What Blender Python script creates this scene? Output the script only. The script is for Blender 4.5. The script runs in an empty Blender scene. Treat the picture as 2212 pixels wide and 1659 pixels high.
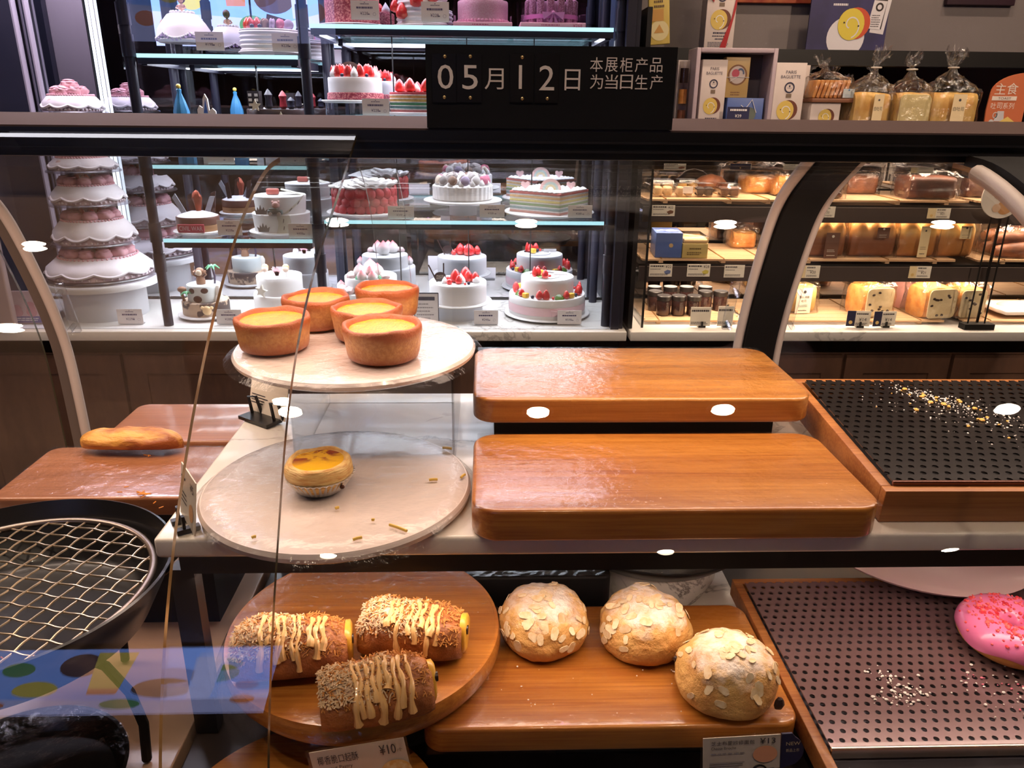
import bpy, math, random
from mathutils import Vector, Matrix, noise as mnoise
random.seed(7)
SC = bpy.context.scene
COL = SC.collection
pi = math.pi
# ------------------------------------------------------------------ camera
EYE = 1.45
FPX, CX, CY = 1660.0, 1106.0, 829.5
_p, _y, _r = math.radians(20.0), math.radians(2.0), math.radians(0.6)
FWD = Vector((math.sin(_y)*math.cos(_p), math.cos(_y)*math.cos(_p), -math.sin(_p)))
_r0 = Vector((math.cos(_y), -math.sin(_y), 0)); _u0 = _r0.cross(FWD)
RGT = _r0*math.cos(_r) + _u0*math.sin(_r); UPV = -_r0*math.sin(_r) + _u0*math.cos(_r)
cam = bpy.data.objects.new('camera', bpy.data.cameras.new('camera'))
COL.objects.link(cam)
cam.data.sensor_width = 36.0; cam.data.lens = 36.0*FPX/2212.0; cam.data.clip_start = 0.02
cam.matrix_world = Matrix(((RGT.x, UPV.x, -FWD.x, 0), (RGT.y, UPV.y, -FWD.y, 0), (RGT.z, UPV.z, -FWD.z, EYE), (0, 0, 0, 1)))
SC.camera = cam
def ray(px, py): return FWD + RGT*((px-CX)/FPX) - UPV*((py-CY)/FPX)
def at(px, py, Y):                       # the point of the place seen at a pixel, on the upright plane Y
    d = ray(px, py); return d*(Y/d.y) + Vector((0, 0, EYE))
def atz(px, py, z):                      # ... on the level plane z
    d = ray(px, py); return d*((z-EYE)/d.z) + Vector((0, 0, EYE))
def mpp(px, py, Y): return Y/ray(px, py).y/FPX   # metres per pixel
# ------------------------------------------------------------------ view, world
SC.view_settings.view_transform = 'Standard'; SC.view_settings.look = 'None'
SC.view_settings.gamma = 1.0; SC.view_settings.use_curve_mapping = False
SC.view_settings.exposure = 0.35
cy = SC.cycles
cy.max_bounces = 7; cy.diffuse_bounces = 2; cy.glossy_bounces = 4; cy.transmission_bounces = 4
cy.transparent_max_bounces = 40; cy.sample_clamp_indirect = 4.0; cy.sample_clamp_direct = 0
cy.caustics_reflective = False; cy.caustics_refractive = False; cy.use_denoising = True
w = bpy.data.worlds.new('world'); SC.world = w; w.use_nodes = True
w.node_tree.nodes['Background'].inputs[0].default_value = (0.9, 0.75, 0.68, 1)
w.node_tree.nodes['Background'].inputs[1].default_value = 0.05
WARM = (1.0, 0.74, 0.55); PINKW = (1.0, 0.74, 0.60); COOL = (0.86, 0.88, 1.0); LAV = (0.90, 0.80, 1.0)
def area(name, loc, sx, sy, watt, col, direc=(0, 0, -1), spread=pi):
    l = bpy.data.lights.new(name, 'AREA'); l.shape = 'RECTANGLE'; l.size = sx; l.size_y = sy; l.energy = watt; l.color = col; l.spread = spread
    o = bpy.data.objects.new(name, l); COL.objects.link(o); o.location = loc
    o.rotation_euler = Vector(direc).to_track_quat('-Z', 'Y').to_euler()
    return o
def spot(name, loc, watt, col, target, ang=100, blend=0.6, rad=0.04):
    l = bpy.data.lights.new(name, 'SPOT'); l.energy = watt; l.color = col; l.spot_size = math.radians(ang); l.spot_blend = blend; l.shadow_soft_size = rad
    o = bpy.data.objects.new(name, l); COL.objects.link(o); o.location = loc
    o.rotation_euler = (Vector(target)-Vector(loc)).to_track_quat('-Z', 'Y').to_euler()
    return o
# lamps built into the display case and the refrigerated cabinet (their strips are modelled below)
area('case_strip_light', (0.1, 0.965, 1.396), 2.6, 0.14, 11.0, PINKW)
area('lower_shelf_strip_light', (0.25, 0.735, 0.955), 1.15, 0.03, 1.0, PINKW, (0, -0.15, -1))
for n, x0, x1, z, e, c, sy in (('cake_bay_top_light', -1.0, 0.36, 2.18, 8, LAV, .12), ('cake_upper_light', -0.47, 0.36, 1.612, 3.4, COOL, .05), ('cake_upper_left_light', -0.93, -0.47, 1.54, 1.8, COOL, .05),
        ('cake_mid_light', -0.47, 0.36, 1.40, 3.2, COOL, .05), ('cake_mid_left_light', -0.93, -0.47, 1.28, 1.5, COOL, .05), ('cake_low_light', -0.47, 0.36, 1.14, 4.4, COOL, .05), ('cake_low_left_light', -0.93, -0.47, 1.09, 2.6, COOL, .05),
        ('cake_tower_light', -1.38, -0.98, 2.15, 7, LAV, .08)):
    area(n, ((x0+x1)/2, 2.20, z), x1-x0-.04, .16, e, c)
for n, z, e in (('bread_upper_light', 1.315, 5.0), ('bread_middle_light', 1.185, 5.0), ('bread_low_light', 1.025, 6.0)):
    area(n, (1.1, 2.12, z), 1.4, 0.04, e, (1.0, 0.73, 0.54), (0, 0.2, -1))
# ------------------------------------------------------------------ materials
def C(r, g, b):
    f = lambda v: (v/255/12.92) if v/255 <= 0.04045 else ((v/255+0.055)/1.055)**2.4
    return (f(r), f(g), f(b), 1.0)
class NT:
    def __init__(s, name):
        s.m = bpy.data.materials.new(name); s.m.use_nodes = True; s.t = s.m.node_tree; s.n = s.t.nodes; s.n.clear()
        s.out = s.n.new('ShaderNodeOutputMaterial')
    def add(s, typ, **kw):
        n = s.n.new(typ)
        for k, v in kw.items():
            if k.startswith('i_'):
                key = k[2:]; key = int(key) if key.isdigit() else key
                if hasattr(v, 'is_linked') or hasattr(v, 'links'): s.t.links.new(v, n.inputs[key])
                else: n.inputs[key].default_value = v
            else: setattr(n, k, v)
        return n
    def link(s, a, b): s.t.links.new(a, b)
    def math(s, op, a, b=0.0, c=None, clamp=False):
        n = s.n.new('ShaderNodeMath'); n.operation = op; n.use_clamp = clamp
        for i, v in enumerate((a, b) if c is None else (a, b, c)):
            if hasattr(v, 'links'): s.t.links.new(v, n.inputs[i])
            else: n.inputs[i].default_value = v
        return n.outputs[0]
    def mix(s, fac, a, b):
        n = s.n.new('ShaderNodeMix'); n.data_type = 'RGBA'
        for i, v in ((0, fac), (6, a), (7, b)):
            if hasattr(v, 'links'): s.t.links.new(v, n.inputs[i])
            else: n.inputs[i].default_value = v
        return n.outputs[2]
    def coord(s, scale=(1, 1, 1), kind='Object'):
        tc = s.n.new('ShaderNodeTexCoord'); mp = s.n.new('ShaderNodeMapping'); mp.inputs['Scale'].default_value = scale
        s.t.links.new(tc.outputs[kind], mp.inputs[0]); return mp.outputs[0]
    def noise(s, vec, scale, detail=3, rough=0.55, dist=0.0):
        n = s.n.new('ShaderNodeTexNoise'); n.inputs['Scale'].default_value = scale; n.inputs['Detail'].default_value = detail
        n.inputs['Roughness'].default_value = rough; n.inputs['Distortion'].default_value = dist
        s.t.links.new(vec, n.inputs['Vector']); return n.outputs[0]
    def ramp(s, fac, lo, hi): return s.math('SMOOTHSTEP', fac, lo, hi) if False else s.math('DIVIDE', s.math('SUBTRACT', fac, lo), hi-lo, clamp=True)
    def bump(s, h, strength=0.3, dist=0.002):
        n = s.n.new('ShaderNodeBump'); n.inputs['Strength'].default_value = strength; n.inputs['Distance'].default_value = dist
        s.t.links.new(h, n.inputs['Height']); return n.outputs[0]
    def bsdf(s, col, rough=0.5, metal=0.0, coat=0.0, bump=None, spec=0.5, coat_rough=0.06, sss=0):
        n = s.n.new('ShaderNodeBsdfPrincipled')
        for k, v in (('Base Color', col), ('Roughness', rough), ('Metallic', metal), ('Coat Weight', coat), ('Coat Roughness', coat_rough), ('Specular IOR Level', spec)):
            if hasattr(v, 'links'): s.t.links.new(v, n.inputs[k])
            else: n.inputs[k].default_value = v
        if bump is not None:
            s.t.links.new(bump, n.inputs['Normal'])
            if coat: s.t.links.new(bump, n.inputs['Coat Normal'])
        s.t.links.new(n.outputs[0], s.out.inputs[0]); return n
MATS = {}
def plain(name, col, rough=0.5, metal=0.0, coat=0.0, col2=None, scale=30.0, lo=0.4, hi=0.65, bump=0.0, bscale=80.0, bdist=0.002, spec=0.5, stretch=(1, 1, 1)):
    if name in MATS: return MATS[name]
    t = NT(name); v = t.coord(stretch); c = col
    if col2 is not None: c = t.mix(t.ramp(t.noise(v, scale), lo, hi), col, col2)
    b = t.bump(t.noise(v, bscale, 4), bump, bdist) if bump else None
    t.bsdf(c, rough, metal, coat, b, spec); MATS[name] = t.m; return t.m
def emit(name, col, k):
    if name in MATS: return MATS[name]
    t = NT(name); e = t.add('ShaderNodeEmission'); e.inputs[0].default_value = col; e.inputs[1].default_value = k
    t.link(e.outputs[0], t.out.inputs[0]); t.m.cycles.emission_sampling = 'NONE'; MATS[name] = t.m; return t.m
def glass(name, tint=(1, 1, 1, 1), f0=0.04, rough=0.0, bump=0.0, bscale=40, gain=1.0, power=5.0):
    if name in MATS: return MATS[name]
    t = NT(name); lw = t.add('ShaderNodeLayerWeight'); lw.inputs[0].default_value = 0.5
    g = t.add('ShaderNodeBsdfGlossy'); g.inputs['Roughness'].default_value = rough
    tr = t.add('ShaderNodeBsdfTransparent'); tr.inputs[0].default_value = tint
    if bump:
        b = t.bump(t.noise(t.coord(), bscale, 4), bump, 0.004); t.link(b, g.inputs['Normal']); t.link(b, lw.inputs['Normal'])
    f = t.math('ADD', t.math('MULTIPLY', t.math('POWER', lw.outputs['Facing'], power), (1-f0)*gain), f0, clamp=True)
    mx = t.add('ShaderNodeMixShader'); t.link(f, mx.inputs[0]); t.link(tr.outputs[0], mx.inputs[1]); t.link(g.outputs[0], mx.inputs[2])
    t.link(mx.outputs[0], t.out.inputs[0]); MATS[name] = t.m; return t.m
def wood(name, light, dark, grain=(3, 45, 45), coat=0.6, rough=0.35, wrinkle=0.0, plank=0.0):
    if name in MATS: return MATS[name]
    t = NT(name); v = t.coord(grain); n1 = t.noise(t.coord((grain[0]*2.2, grain[1]*6, grain[2]*6)), 1.0, 5, 0.65, 0.3); n2 = t.noise(t.coord((grain[0]*.6, grain[1]*.5, grain[2]*.5)), 1.0, 3, .6, .6)
    f = t.ramp(t.math('ADD', t.math('MULTIPLY', n1, 0.5), t.math('MULTIPLY', n2, 0.5)), 0.36, 0.64)
    h = t.noise(t.coord(), 60 if wrinkle else 120, 5)
    b = t.bump(h, wrinkle if wrinkle else 0.05, 0.004)
    t.bsdf(t.mix(f, dark, light), rough, 0, coat, b, 0.5, 0.08); MATS[name] = t.m; return t.m
def marble(name, base, vein, scale=3.0, rough=0.22, amt=0.5):
    t = NT(name); v = t.coord()
    n = t.noise(v, scale, 6, 0.6, 1.6); d = t.math('ABSOLUTE', t.math('SUBTRACT', n, 0.5))
    veins = t.math('MULTIPLY', t.math('SUBTRACT', 1.0, t.ramp(d, 0.0, 0.018)), t.ramp(t.noise(v, scale*.7, 2), 0.5, 0.62))
    t.bsdf(t.mix(t.math('MULTIPLY', veins, amt), base, vein), rough, 0, 0.2); MATS[name] = t.m; return t.m
BLACK = plain('black_metal', C(17, 15, 15), 0.38, 0, 0.15)
BLACKM = plain('black_matte', C(10, 9, 9), 0.6, spec=0.25)
FOIL = plain('foil', C(225, 220, 214), 0.38, 0.85)
PLAST = plain('black_plastic', C(20, 19, 19), 0.3)
TRIM = plain('bronze_trim', C(84, 66, 60), 0.8, 0.0, spec=0.2)
NAVY = plain('navy_metal', C(36, 36, 50), 0.4, 0.2)
CHROME = plain('steel', C(200, 190, 180), 0.25, 1.0)
RINGM = plain('ring_steel', C(150, 135, 125), 0.32, 0.9)
GLASS = glass('clear_glass', (0.96, 0.965, 0.955, 1), 0.04)
PANE = glass('cabinet_glass', (0.97, 0.98, 0.985, 1), 0.03)
ACRY = glass('acrylic', (0.93, 0.94, 0.95, 1), 0.05, gain=0.9, power=3.0)
FILM = glass('cling_film', (0.97, 0.97, 0.97, 1), 0.05, 0.12, 0.9, 45, 0.9, 3.5)
FILMF = glass('flat_film', (0.985, 0.985, 0.985, 1), 0.03, 0.16, 1.0, 34, 0.7, 3.6)
GEDGE = plain('glass_edge', C(70, 62, 42), 0.2, 0, 0.5)
GEDGE2 = plain('glass_edge_amber', C(190, 150, 95), 0.2, 0, 0.5)
SEAL = plain('door_seal', C(196, 182, 172), 0.45)
SEALG = plain('door_seal_grey', C(120, 108, 100), 0.35)
MARN = marble('case_marble', C(244, 234, 220), C(80, 60, 52), 3.2, amt=.8)
MARF = marble('counter_marble', C(236, 232, 228), C(140, 135, 132), 2.4, 0.2, 0.6)
PLATE = plain('plate_marble', C(236, 219, 209), 0.18, 0, 0.4, C(222, 203, 192), 9, 0.45, 0.7)
PLATW = plain('plate_white', C(240, 238, 238), 0.25)
BOARD = wood('board_wood', C(206, 136, 56), C(152, 80, 24), wrinkle=0.10)
BOARDW = wood('board_wood_wrinkled', C(206, 142, 68), C(158, 92, 36), wrinkle=0.35)
BOARDL = wood('board_wood_pale', C(172, 114, 76), C(140, 88, 56), wrinkle=0.06)
TRAYW = wood('tray_wood', C(186, 124, 66), C(140, 80, 36), coat=0.1, rough=0.5)
CABW = wood('cabinet_wood', C(112, 80, 62), C(88, 62, 50), (20, 3, 3), 0.0, 0.6)
BAMB = wood('bamboo', C(240, 206, 166), C(204, 160, 118), (3, 190, 60), 0.1, 0.5)
WHITE = plain('white_paper', C(246, 242, 240), 0.55)
CARDW = plain('card_white', C(244, 238, 240), 0.5)
INK = plain('print_ink', C(60, 55, 62), 0.6)
GREYI = plain('grey_print', C(150, 143, 148), 0.6)
LETW = plain('letter_white', C(238, 228, 216), 0.45)
BRASS = plain('brass', C(235, 205, 140), 0.25, 0.7)
CREAM = plain('white_cream', C(246, 243, 244), 0.5, bump=0.05, bscale=60)
PINKC = plain('pink_cream', C(236, 178, 186), 0.5)
LILAC = plain('lilac_cream', C(205, 178, 225), 0.5)
RED = plain('strawberry', C(214, 44, 44), 0.28, 0, 0.4, C(240, 110, 90), 90, 0.5, 0.7, 0.3, 260, 0.001)
BLUEB = plain('blueberry', C(36, 32, 58), 0.35)
CHOC = plain('chocolate', C(52, 30, 24), 0.35, 0, 0.2, bump=0.1)
LEAF = plain('leaf_green', C(90, 165, 120), 0.5)
NAVYP = plain('navy_print', C(34, 34, 66), 0.5)
# ------------------------------------------------------------------ mesh helpers
def nz(p, s, seed=0): return mnoise.noise(Vector(p)*s + Vector((seed*7.31, seed*3.7, seed*1.9)))
class B:
    """collects geometry for one mesh"""
    def __init__(s): s.v = []; s.f = []; s.mi = []; s.k = 0; s.M = Matrix()
    def _a(s, vs, fs):
        o = len(s.v); s.v += [tuple(s.M @ Vector(v)) for v in vs]; s.f += [tuple(o+i for i in f) for f in fs]; s.mi += [s.k]*len(fs); return s
    def mat(s, k): s.k = k; return s
    def at(s, loc=(0, 0, 0), rot=(0, 0, 0), sc=(1, 1, 1)):
        from mathutils import Euler
        s.M = Matrix.Translation(loc) @ Euler(rot).to_matrix().to_4x4() @ Matrix.Diagonal((*sc, 1)); return s
    def box(s, c, d):
        x, y, z = c; a, b, h = d[0]/2, d[1]/2, d[2]/2
        return s._a([(x+i*a, y+j*b, z+k*h) for k in (-1, 1) for i, j in ((-1, -1), (1, -1), (1, 1), (-1, 1))],
                    [(3, 2, 1, 0), (4, 5, 6, 7), (0, 1, 5, 4), (1, 2, 6, 5), (2, 3, 7, 6), (3, 0, 4, 7)])
    def rings(s, R, close=True, cap0=True, cap1=True):
        n = len(R[0]); vs = [p for r in R for p in r]; fs = []
        for i in range(len(R)-1):
            for j in range(n if close else n-1):
                a, b = i*n+j, i*n+(j+1) % n; fs.append((a, b, b+n, a+n))
        if cap0: fs.append(tuple(reversed(range(n))))
        if cap1: fs.append(tuple(range((len(R)-1)*n, len(R)*n)))
        return s._a(vs, fs)
    def rbox(s, c, d, r=0.01, f=0.003, seg=5, jit=None):
        """rounded-corner slab: corner radius r, edge fillet f"""
        x, y, z = c; hx, hy = d[0]/2, d[1]/2
        def ring(ins, zz):
            rr = max(r-ins, 0.0002); o = []
            for q, (sx, sy) in enumerate(((1, 1), (-1, 1), (-1, -1), (1, -1))):
                for k in range(seg+1):
                    a = q*pi/2 + k*pi/2/seg
                    o.append((x+sx*(hx-ins-rr)+rr*math.cos(a), y+sy*(hy-ins-rr)+rr*math.sin(a), zz))
            return o
        z0, z1 = z-d[2]/2, z+d[2]/2; R = []
        for k in range(4): a = k*pi/6; R.append(ring(f*(1-math.sin(a)), z0+f*(1-math.cos(a))))
        for k in range(4): a = k*pi/6; R.append(ring(f*(1-math.cos(a)), z1-f*(1-math.sin(a))))
        if jit: R = [[jit(p) for p in q] for q in R]
        return s.rings(R)
    def lathe(s, prof, c=(0, 0, 0), seg=40, wob=None, cap=True):
        R = []
        for i, (r, z) in enumerate(prof):
            q = []
            for j in range(seg):
                a = 2*pi*j/seg; dr, dz = wob(a, r, z, i) if wob else (0, 0)
                q.append((c[0]+(r+dr)*math.cos(a), c[1]+(r+dr)*math.sin(a), c[2]+z+dz))
            R.append(q)
        return s.rings(R, True, cap, cap)
    def cyl(s, c, r, h, seg=24, r2=None): return s.lathe([(r, 0), (r if r2 is None else r2, h)], c, seg)
    def sph(s, c, r, seg=12, sc=(1, 1, 1), wob=0.0, wf=60, seed=0):
        R = []
        n = max(4, seg//2)
        for i in range(n+1):
            th = -pi/2 + pi*i/n; q = []
            for j in range(seg):
                a = 2*pi*j/seg; p = Vector((math.cos(th)*math.cos(a)*sc[0], math.cos(th)*math.sin(a)*sc[1], math.sin(th)*sc[2]))*r
                if wob: p *= 1+wob*nz(p, wf, seed)
                q.append((c[0]+p.x, c[1]+p.y, c[2]+p.z))
            R.append(q)
        return s.rings(R, True, False, False)
    def tube(s, pts, r, seg=8, closed=False, cap=True):
        pts = [Vector(p) for p in pts]; n = len(pts); R = []; up = None
        for i, p in enumerate(pts):
            t = (pts[(i+1) % n]-pts[i-1]) if closed else (pts[min(i+1, n-1)]-pts[max(i-1, 0)])
            t = t.normalized() if t.length > 1e-9 else Vector((0, 0, 1))
            if up is None: up = Vector((0, 0, 1)) if abs(t.z) < 0.9 else Vector((1, 0, 0))
            e = t.cross(up).normalized(); up = e.cross(t).normalized(); rr = r(i/(n-1)) if callable(r) else r
            R.append([tuple(p+e*(rr*math.cos(2*pi*j/seg))+up*(rr*math.sin(2*pi*j/seg))) for j in range(seg)])
        if closed: R.append(R[0]); return s.rings(R, True, False, False)
        return s.rings(R, True, cap, cap)
    def prism(s, poly, y0, y1):
        """outline in (x, z) with thickness from y0 to y1"""
        n = len(poly); vs = [(x, y0, z) for x, z in poly]+[(x, y1, z) for x, z in poly]
        return s._a(vs, [tuple(range(n)), tuple(reversed(range(n, 2*n)))]+[(i+n, (i+1) % n+n, (i+1) % n, i) for i in range(n)])
    def sheet(s, prof, x0, x1, th, kedge=1):
        """curved pane: profile (Y, z) swept along X with thickness th"""
        P = [Vector((0, a, b)) for a, b in prof]; N = []
        for i in range(len(P)):
            t = (P[min(i+1, len(P)-1)]-P[max(i-1, 0)]).normalized(); N.append(Vector((0, -t.z, t.y)))
        R = []
        for p, n in zip(P, N):
            q = p+n*th; R.append([(x0, p.y, p.z), (x1, p.y, p.z), (x1, q.y, q.z), (x0, q.y, q.z)])
        m = len(R); vs = [p for r in R for p in r]; fs = []; ks = []
        for i in range(m-1):
            for j in range(4): a, b = i*4+j, i*4+(j+1) % 4; fs.append((a, b, b+4, a+4)); ks.append(0 if j in (0, 2) else kedge)
        fs += [(3, 2, 1, 0), tuple(range(m*4-4, m*4))]; ks += [0, 0]
        o = len(s.v); s.v += vs; s.f += [tuple(o+i for i in f) for f in fs]; s.mi += ks; return s
    def text(s, body, x0, z0, x1=None, z1=None, h=None, y=0.0, align='L', keep=False):
        """lettering in the (x, z) plane facing -Y, fitted to a box, or of height h from (x0, z0)"""
        V, F = glyphs(body)
        if not V: return s
        ax, bx = min(p[0] for p in V), max(p[0] for p in V); az, bz = min(p[1] for p in V), max(p[1] for p in V)
        if h is not None:
            k = h/(bz-az); kx = kz = k; wd = (bx-ax)*k
            if x1 is not None and wd > x1-x0: kx = (x1-x0)/(bx-ax); wd = x1-x0
            if align == 'C': x0 -= wd/2
            if align == 'R': x0 -= wd
        else: kx, kz = (x1-x0)/(bx-ax), (z1-z0)/(bz-az)
        return s._a([(x0+(p[0]-ax)*kx, y, z0+(p[1]-az)*kz) for p in V], F)
    def bars(s, x0, x1, z, n, dz, h, y=0.0, var=0.3, gap=0.0):
        """rows of fine print"""
        for i in range(n):
            e = x1-(x1-x0)*var*random.random(); x = x0
            while x < e:
                wd = min(e-x, (x1-x0)*(0.06+0.09*random.random())) if gap else e-x
                s._a([(x, y, z-i*dz), (x+wd, y, z-i*dz), (x+wd, y, z-i*dz+h), (x, y, z-i*dz+h)], [(0, 1, 2, 3)]); x += wd+gap
        return s
    def disc(s, cx, cz, r, y=0.0, seg=24, sx=1.0, a0=0, a1=2*pi, ri=None):
        n = seg; A = [a0+(a1-a0)*i/n for i in range(n+1)]
        if ri is None: return s._a([(cx+r*sx*math.cos(a), y, cz+r*math.sin(a)) for a in A[:-1] if True], [tuple(range(n))])
        vs = [(cx+q*sx*math.cos(a), y, cz+q*math.sin(a)) for a in A for q in (r, ri)]
        return s._a(vs, [(2*i, 2*i+2, 2*i+3, 2*i+1) for i in range(n)])
    def poly(s, pts, y=0.0): return s._a([(x, y, z) for x, z in pts], [tuple(range(len(pts)))])
    def build(s, name, mats, parent=None, loc=None, smooth=True, ang=38, rot=None):
        me = bpy.data.meshes.new(name); me.from_pydata(s.v, [], s.f)
        for m in (mats if isinstance(mats, (list, tuple)) else [mats]): me.materials.append(m)
        me.polygons.foreach_set('material_index', s.mi); me.update()
        if smooth: me.shade_smooth(); me.set_sharp_from_angle(angle=math.radians(ang))
        o = bpy.data.objects.new(name, me); COL.objects.link(o)
        if parent: o.parent = parent
        if loc is not None: o.location = loc
        if rot is not None: o.rotation_euler = rot
        return o
_GL = {}
def glyphs(body):
    if body not in _GL:
        c = bpy.data.curves.new('lettering', 'FONT'); c.body = body; c.resolution_u = 3
        o = bpy.data.objects.new('lettering', c); COL.objects.link(o)
        dg = bpy.context.evaluated_depsgraph_get(); m = bpy.data.meshes.new_from_object(o.evaluated_get(dg))
        _GL[body] = ([(v.co.x, v.co.y) for v in m.vertices], [tuple(p.vertices) for p in m.polygons])
        bpy.data.objects.remove(o); bpy.data.curves.remove(c); bpy.data.meshes.remove(m)
    return _GL[body]
def tag(o, label, cat, group=None, kind=None):
    if label: o['label'] = label
    if cat: o['category'] = cat
    if group: o['group'] = group
    if kind: o['kind'] = kind
    return o
def thing(name, label, cat, loc=(0, 0, 0), rz=0.0, group=None):
    o = bpy.data.objects.new(name, None); COL.objects.link(o); o.empty_display_size = 0.02
    o.location = loc; o.rotation_euler = (0, 0, rz); return tag(o, label, cat, group)
def struct(b, name, m, label=None, **kw):
    o = b.build(name, m, **kw); o['kind'] = 'structure'
    return o
def copy_obj(o, parent=None, **kw):
    c = o.copy(); COL.objects.link(c); c.parent = parent
    for ch in [q for q in o.children]: copy_obj(ch, c)
    return c
def catmull(P, n=8):
    Q = [(2*P[0][0]-P[1][0], 2*P[0][1]-P[1][1])]+list(P)+[(2*P[-1][0]-P[-2][0], 2*P[-1][1]-P[-2][1])]; o = []
    for i in range(1, len(Q)-2):
        a, b, c, d = Q[i-1:i+3]
        for k in range(n):
            t = k/n; o.append(tuple(.5*(2*b[q]+(c[q]-a[q])*t+(2*a[q]-5*b[q]+4*c[q]-d[q])*t*t+(-a[q]+3*b[q]-3*c[q]+d[q])*t**3) for q in (0, 1)))
    return o+[tuple(P[-1])]
def off(prof, d):
    o = []
    for i, p in enumerate(prof):
        a, b = prof[max(i-1, 0)], prof[min(i+1, len(prof)-1)]; t = Vector((b[0]-a[0], b[1]-a[1])).normalized()
        o.append((p[0]-t.y*d, p[1]+t.x*d))
    return o
# ------------------------------------------------------------------ room
FL = plain('floor_tile', C(120, 104, 92), 0.35, col2=C(104, 90, 80), scale=3)
WALLG = plain('wall_grey', C(126, 118, 116), 0.8, bump=0.1, bscale=300)
WALLD = plain('wall_brown', C(92, 66, 54), 0.7)
CEIL = plain('ceiling_paint', C(120, 92, 78), 0.9)
ZC = 3.40
struct(B().box((0, -1.3, -.05), (9.2, 8.3, .1)), 'floor', FL)
struct(B().box((0, -1.3, ZC+.05), (9.2, 8.3, .1)), 'ceiling', CEIL)
struct(B().box((0, 2.75, ZC/2), (9.2, .1, ZC)), 'wall_back', WALLG)
struct(B().box((0, -5.4, ZC/2), (9.2, .1, ZC)), 'wall_front', WALLD)
struct(B().box((-4.55, -1.3, ZC/2), (.1, 8.2, ZC)), 'wall_left', WALLD)
struct(B().box((4.55, -1.3, ZC/2), (.1, 8.2, ZC)), 'wall_right', WALLD)
struct(B().box((1.95, 2.645, 2.3), (3.0, .08, 1.62)), 'wall_bread', WALLG)
LAMP = emit('lamp_face', (1.0, 0.86, 0.70, 1), 70.0)
RINGW = plain('lamp_ring', C(230, 222, 214), 0.4)
LAMPS = [(-1.61, .86), (-.72, -.26), (.19, -.27), (.88, -.25), (1.96, -.25), (-.56, 1.72), (.15, 1.72), (.91, 1.72), (1.76, 1.74), (.91, -2.18), (-1.79, 2.11), (-.8, -2.2), (2.4, -2.2)]
WHERE = ['warm ceiling downlight nearest the left wall', 'leftmost warm downlight of the row over the customers', 'second warm downlight from the left over the customers', 'third warm downlight from the left over the customers', 'rightmost warm downlight of the row over the customers', 'warm ceiling downlight left of the date sign in the further row', 'warm ceiling downlight straight above the macaron cake side', 'warm ceiling downlight above the left end of the bread shelves', 'rightmost warm ceiling downlight in the further row', 'warm ceiling downlight behind the viewer, mirrored below the marble edge', 'warm ceiling downlight before the cake tower', 'warm ceiling downlight behind the viewer at left', 'unseen warm ceiling spot added behind the viewer to brighten the toast shelf']
for i, (x, y) in enumerate(LAMPS):
    t = thing('ceiling_downlight', WHERE[i], 'lamp', (x, y, ZC), 0, 'ceiling downlights')
    B().lathe([(.060, 0), (.060, -.008), (.042, -.010), (.042, -.002)], seg=28, cap=False).build('trim_ring', RINGW, t)
    B().lathe([(.042, -.004), (.0005, -.004)], seg=28).build('lens', LAMP, t)
    if x == 2.4: spot('downlight', (x, y, ZC-.02), 320, WARM, (1.45, 2.1, 1.56), 30, 0.8, 0.04); continue  # unseen lamp: strong narrow beam added to brighten the toast and upper bread
    spot('downlight', (x, y, ZC-.02), 25 if -1 < y < 1 else (36 if y > 1 else 20), WARM, (x, y+(1.3 if -1 < y < 0 else 0.0), 0), 110, 0.8, 0.04)
# wall mounted menu screen opposite the case: seen only as reflections in the glass and the cabinet mirror
SCRB = emit('screen_blue', (0.20, 0.34, 0.92, 1), 2.8); SCRL = emit('screen_pale', (0.46, 0.50, 0.95, 1), 2.4)
SCRG = emit('screen_green', (0.16, 0.40, 0.22, 1), 1.5); SCRY = emit('screen_yellow', (0.75, 0.62, 0.16, 1), 1.8); SCRD = emit('screen_dark', (0.16, 0.10, 0.14, 1), 1.2); SCRO = emit('screen_orange', (0.8, 0.3, 0.2, 1), 1.5)
t = thing('menu_screen', 'bright blue wall screen showing fruit drinks, mirrored in the glass', 'screen', (-2.78, -5.33, 2.68))
B().box((0, -.01, 0), (2.30, .05, 1.32)).build('housing', BLACK, t)
b = B(); b.at(rot=(0, 0, pi), sc=(1.55, 1, 1.55)); y = -.02
b.poly([(-.72, -.40), (.72, -.40), (.72, .40), (-.72, .40)], y)
b.mat(1).poly([(-.72, -.40), (.72, -.40), (.72, -.16), (-.3, -.22), (-.72, -.12)], y-.001)
for k, x, z, r, sx in ((2, -.45, .12, .10, 1), (2, .55, .18, .08, 1), (4, -.2, -.05, .12, 1.3), (1, -.2, -.04, .09, 1.3), (4, .25, .22, .13, .8), (3, .42, -.05, .10, 1.1), (5, -.6, -.2, .06, 1), (2, -.02, -.25, .07, 1.4), (5, .6, -.25, .05, 1.5)):
    b.mat(k).disc(x, z, r, y-.002-.0005*k, sx=sx)
b.mat(3).poly([(.02, -.12), (.16, -.12), (.19, .36), (-.01, .36)], y-.006); b.mat(5).poly([(.02, -.12), (.16, -.12), (.165, -.04), (.015, -.04)], y-.007)
b.mat(1).poly([(-.44, -.2), (-.33, -.2), (-.31, .3), (-.46, .3)], y-.006)
b.build('picture', [SCRB, SCRL, SCRG, SCRY, SCRD, SCRO], t)
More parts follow.
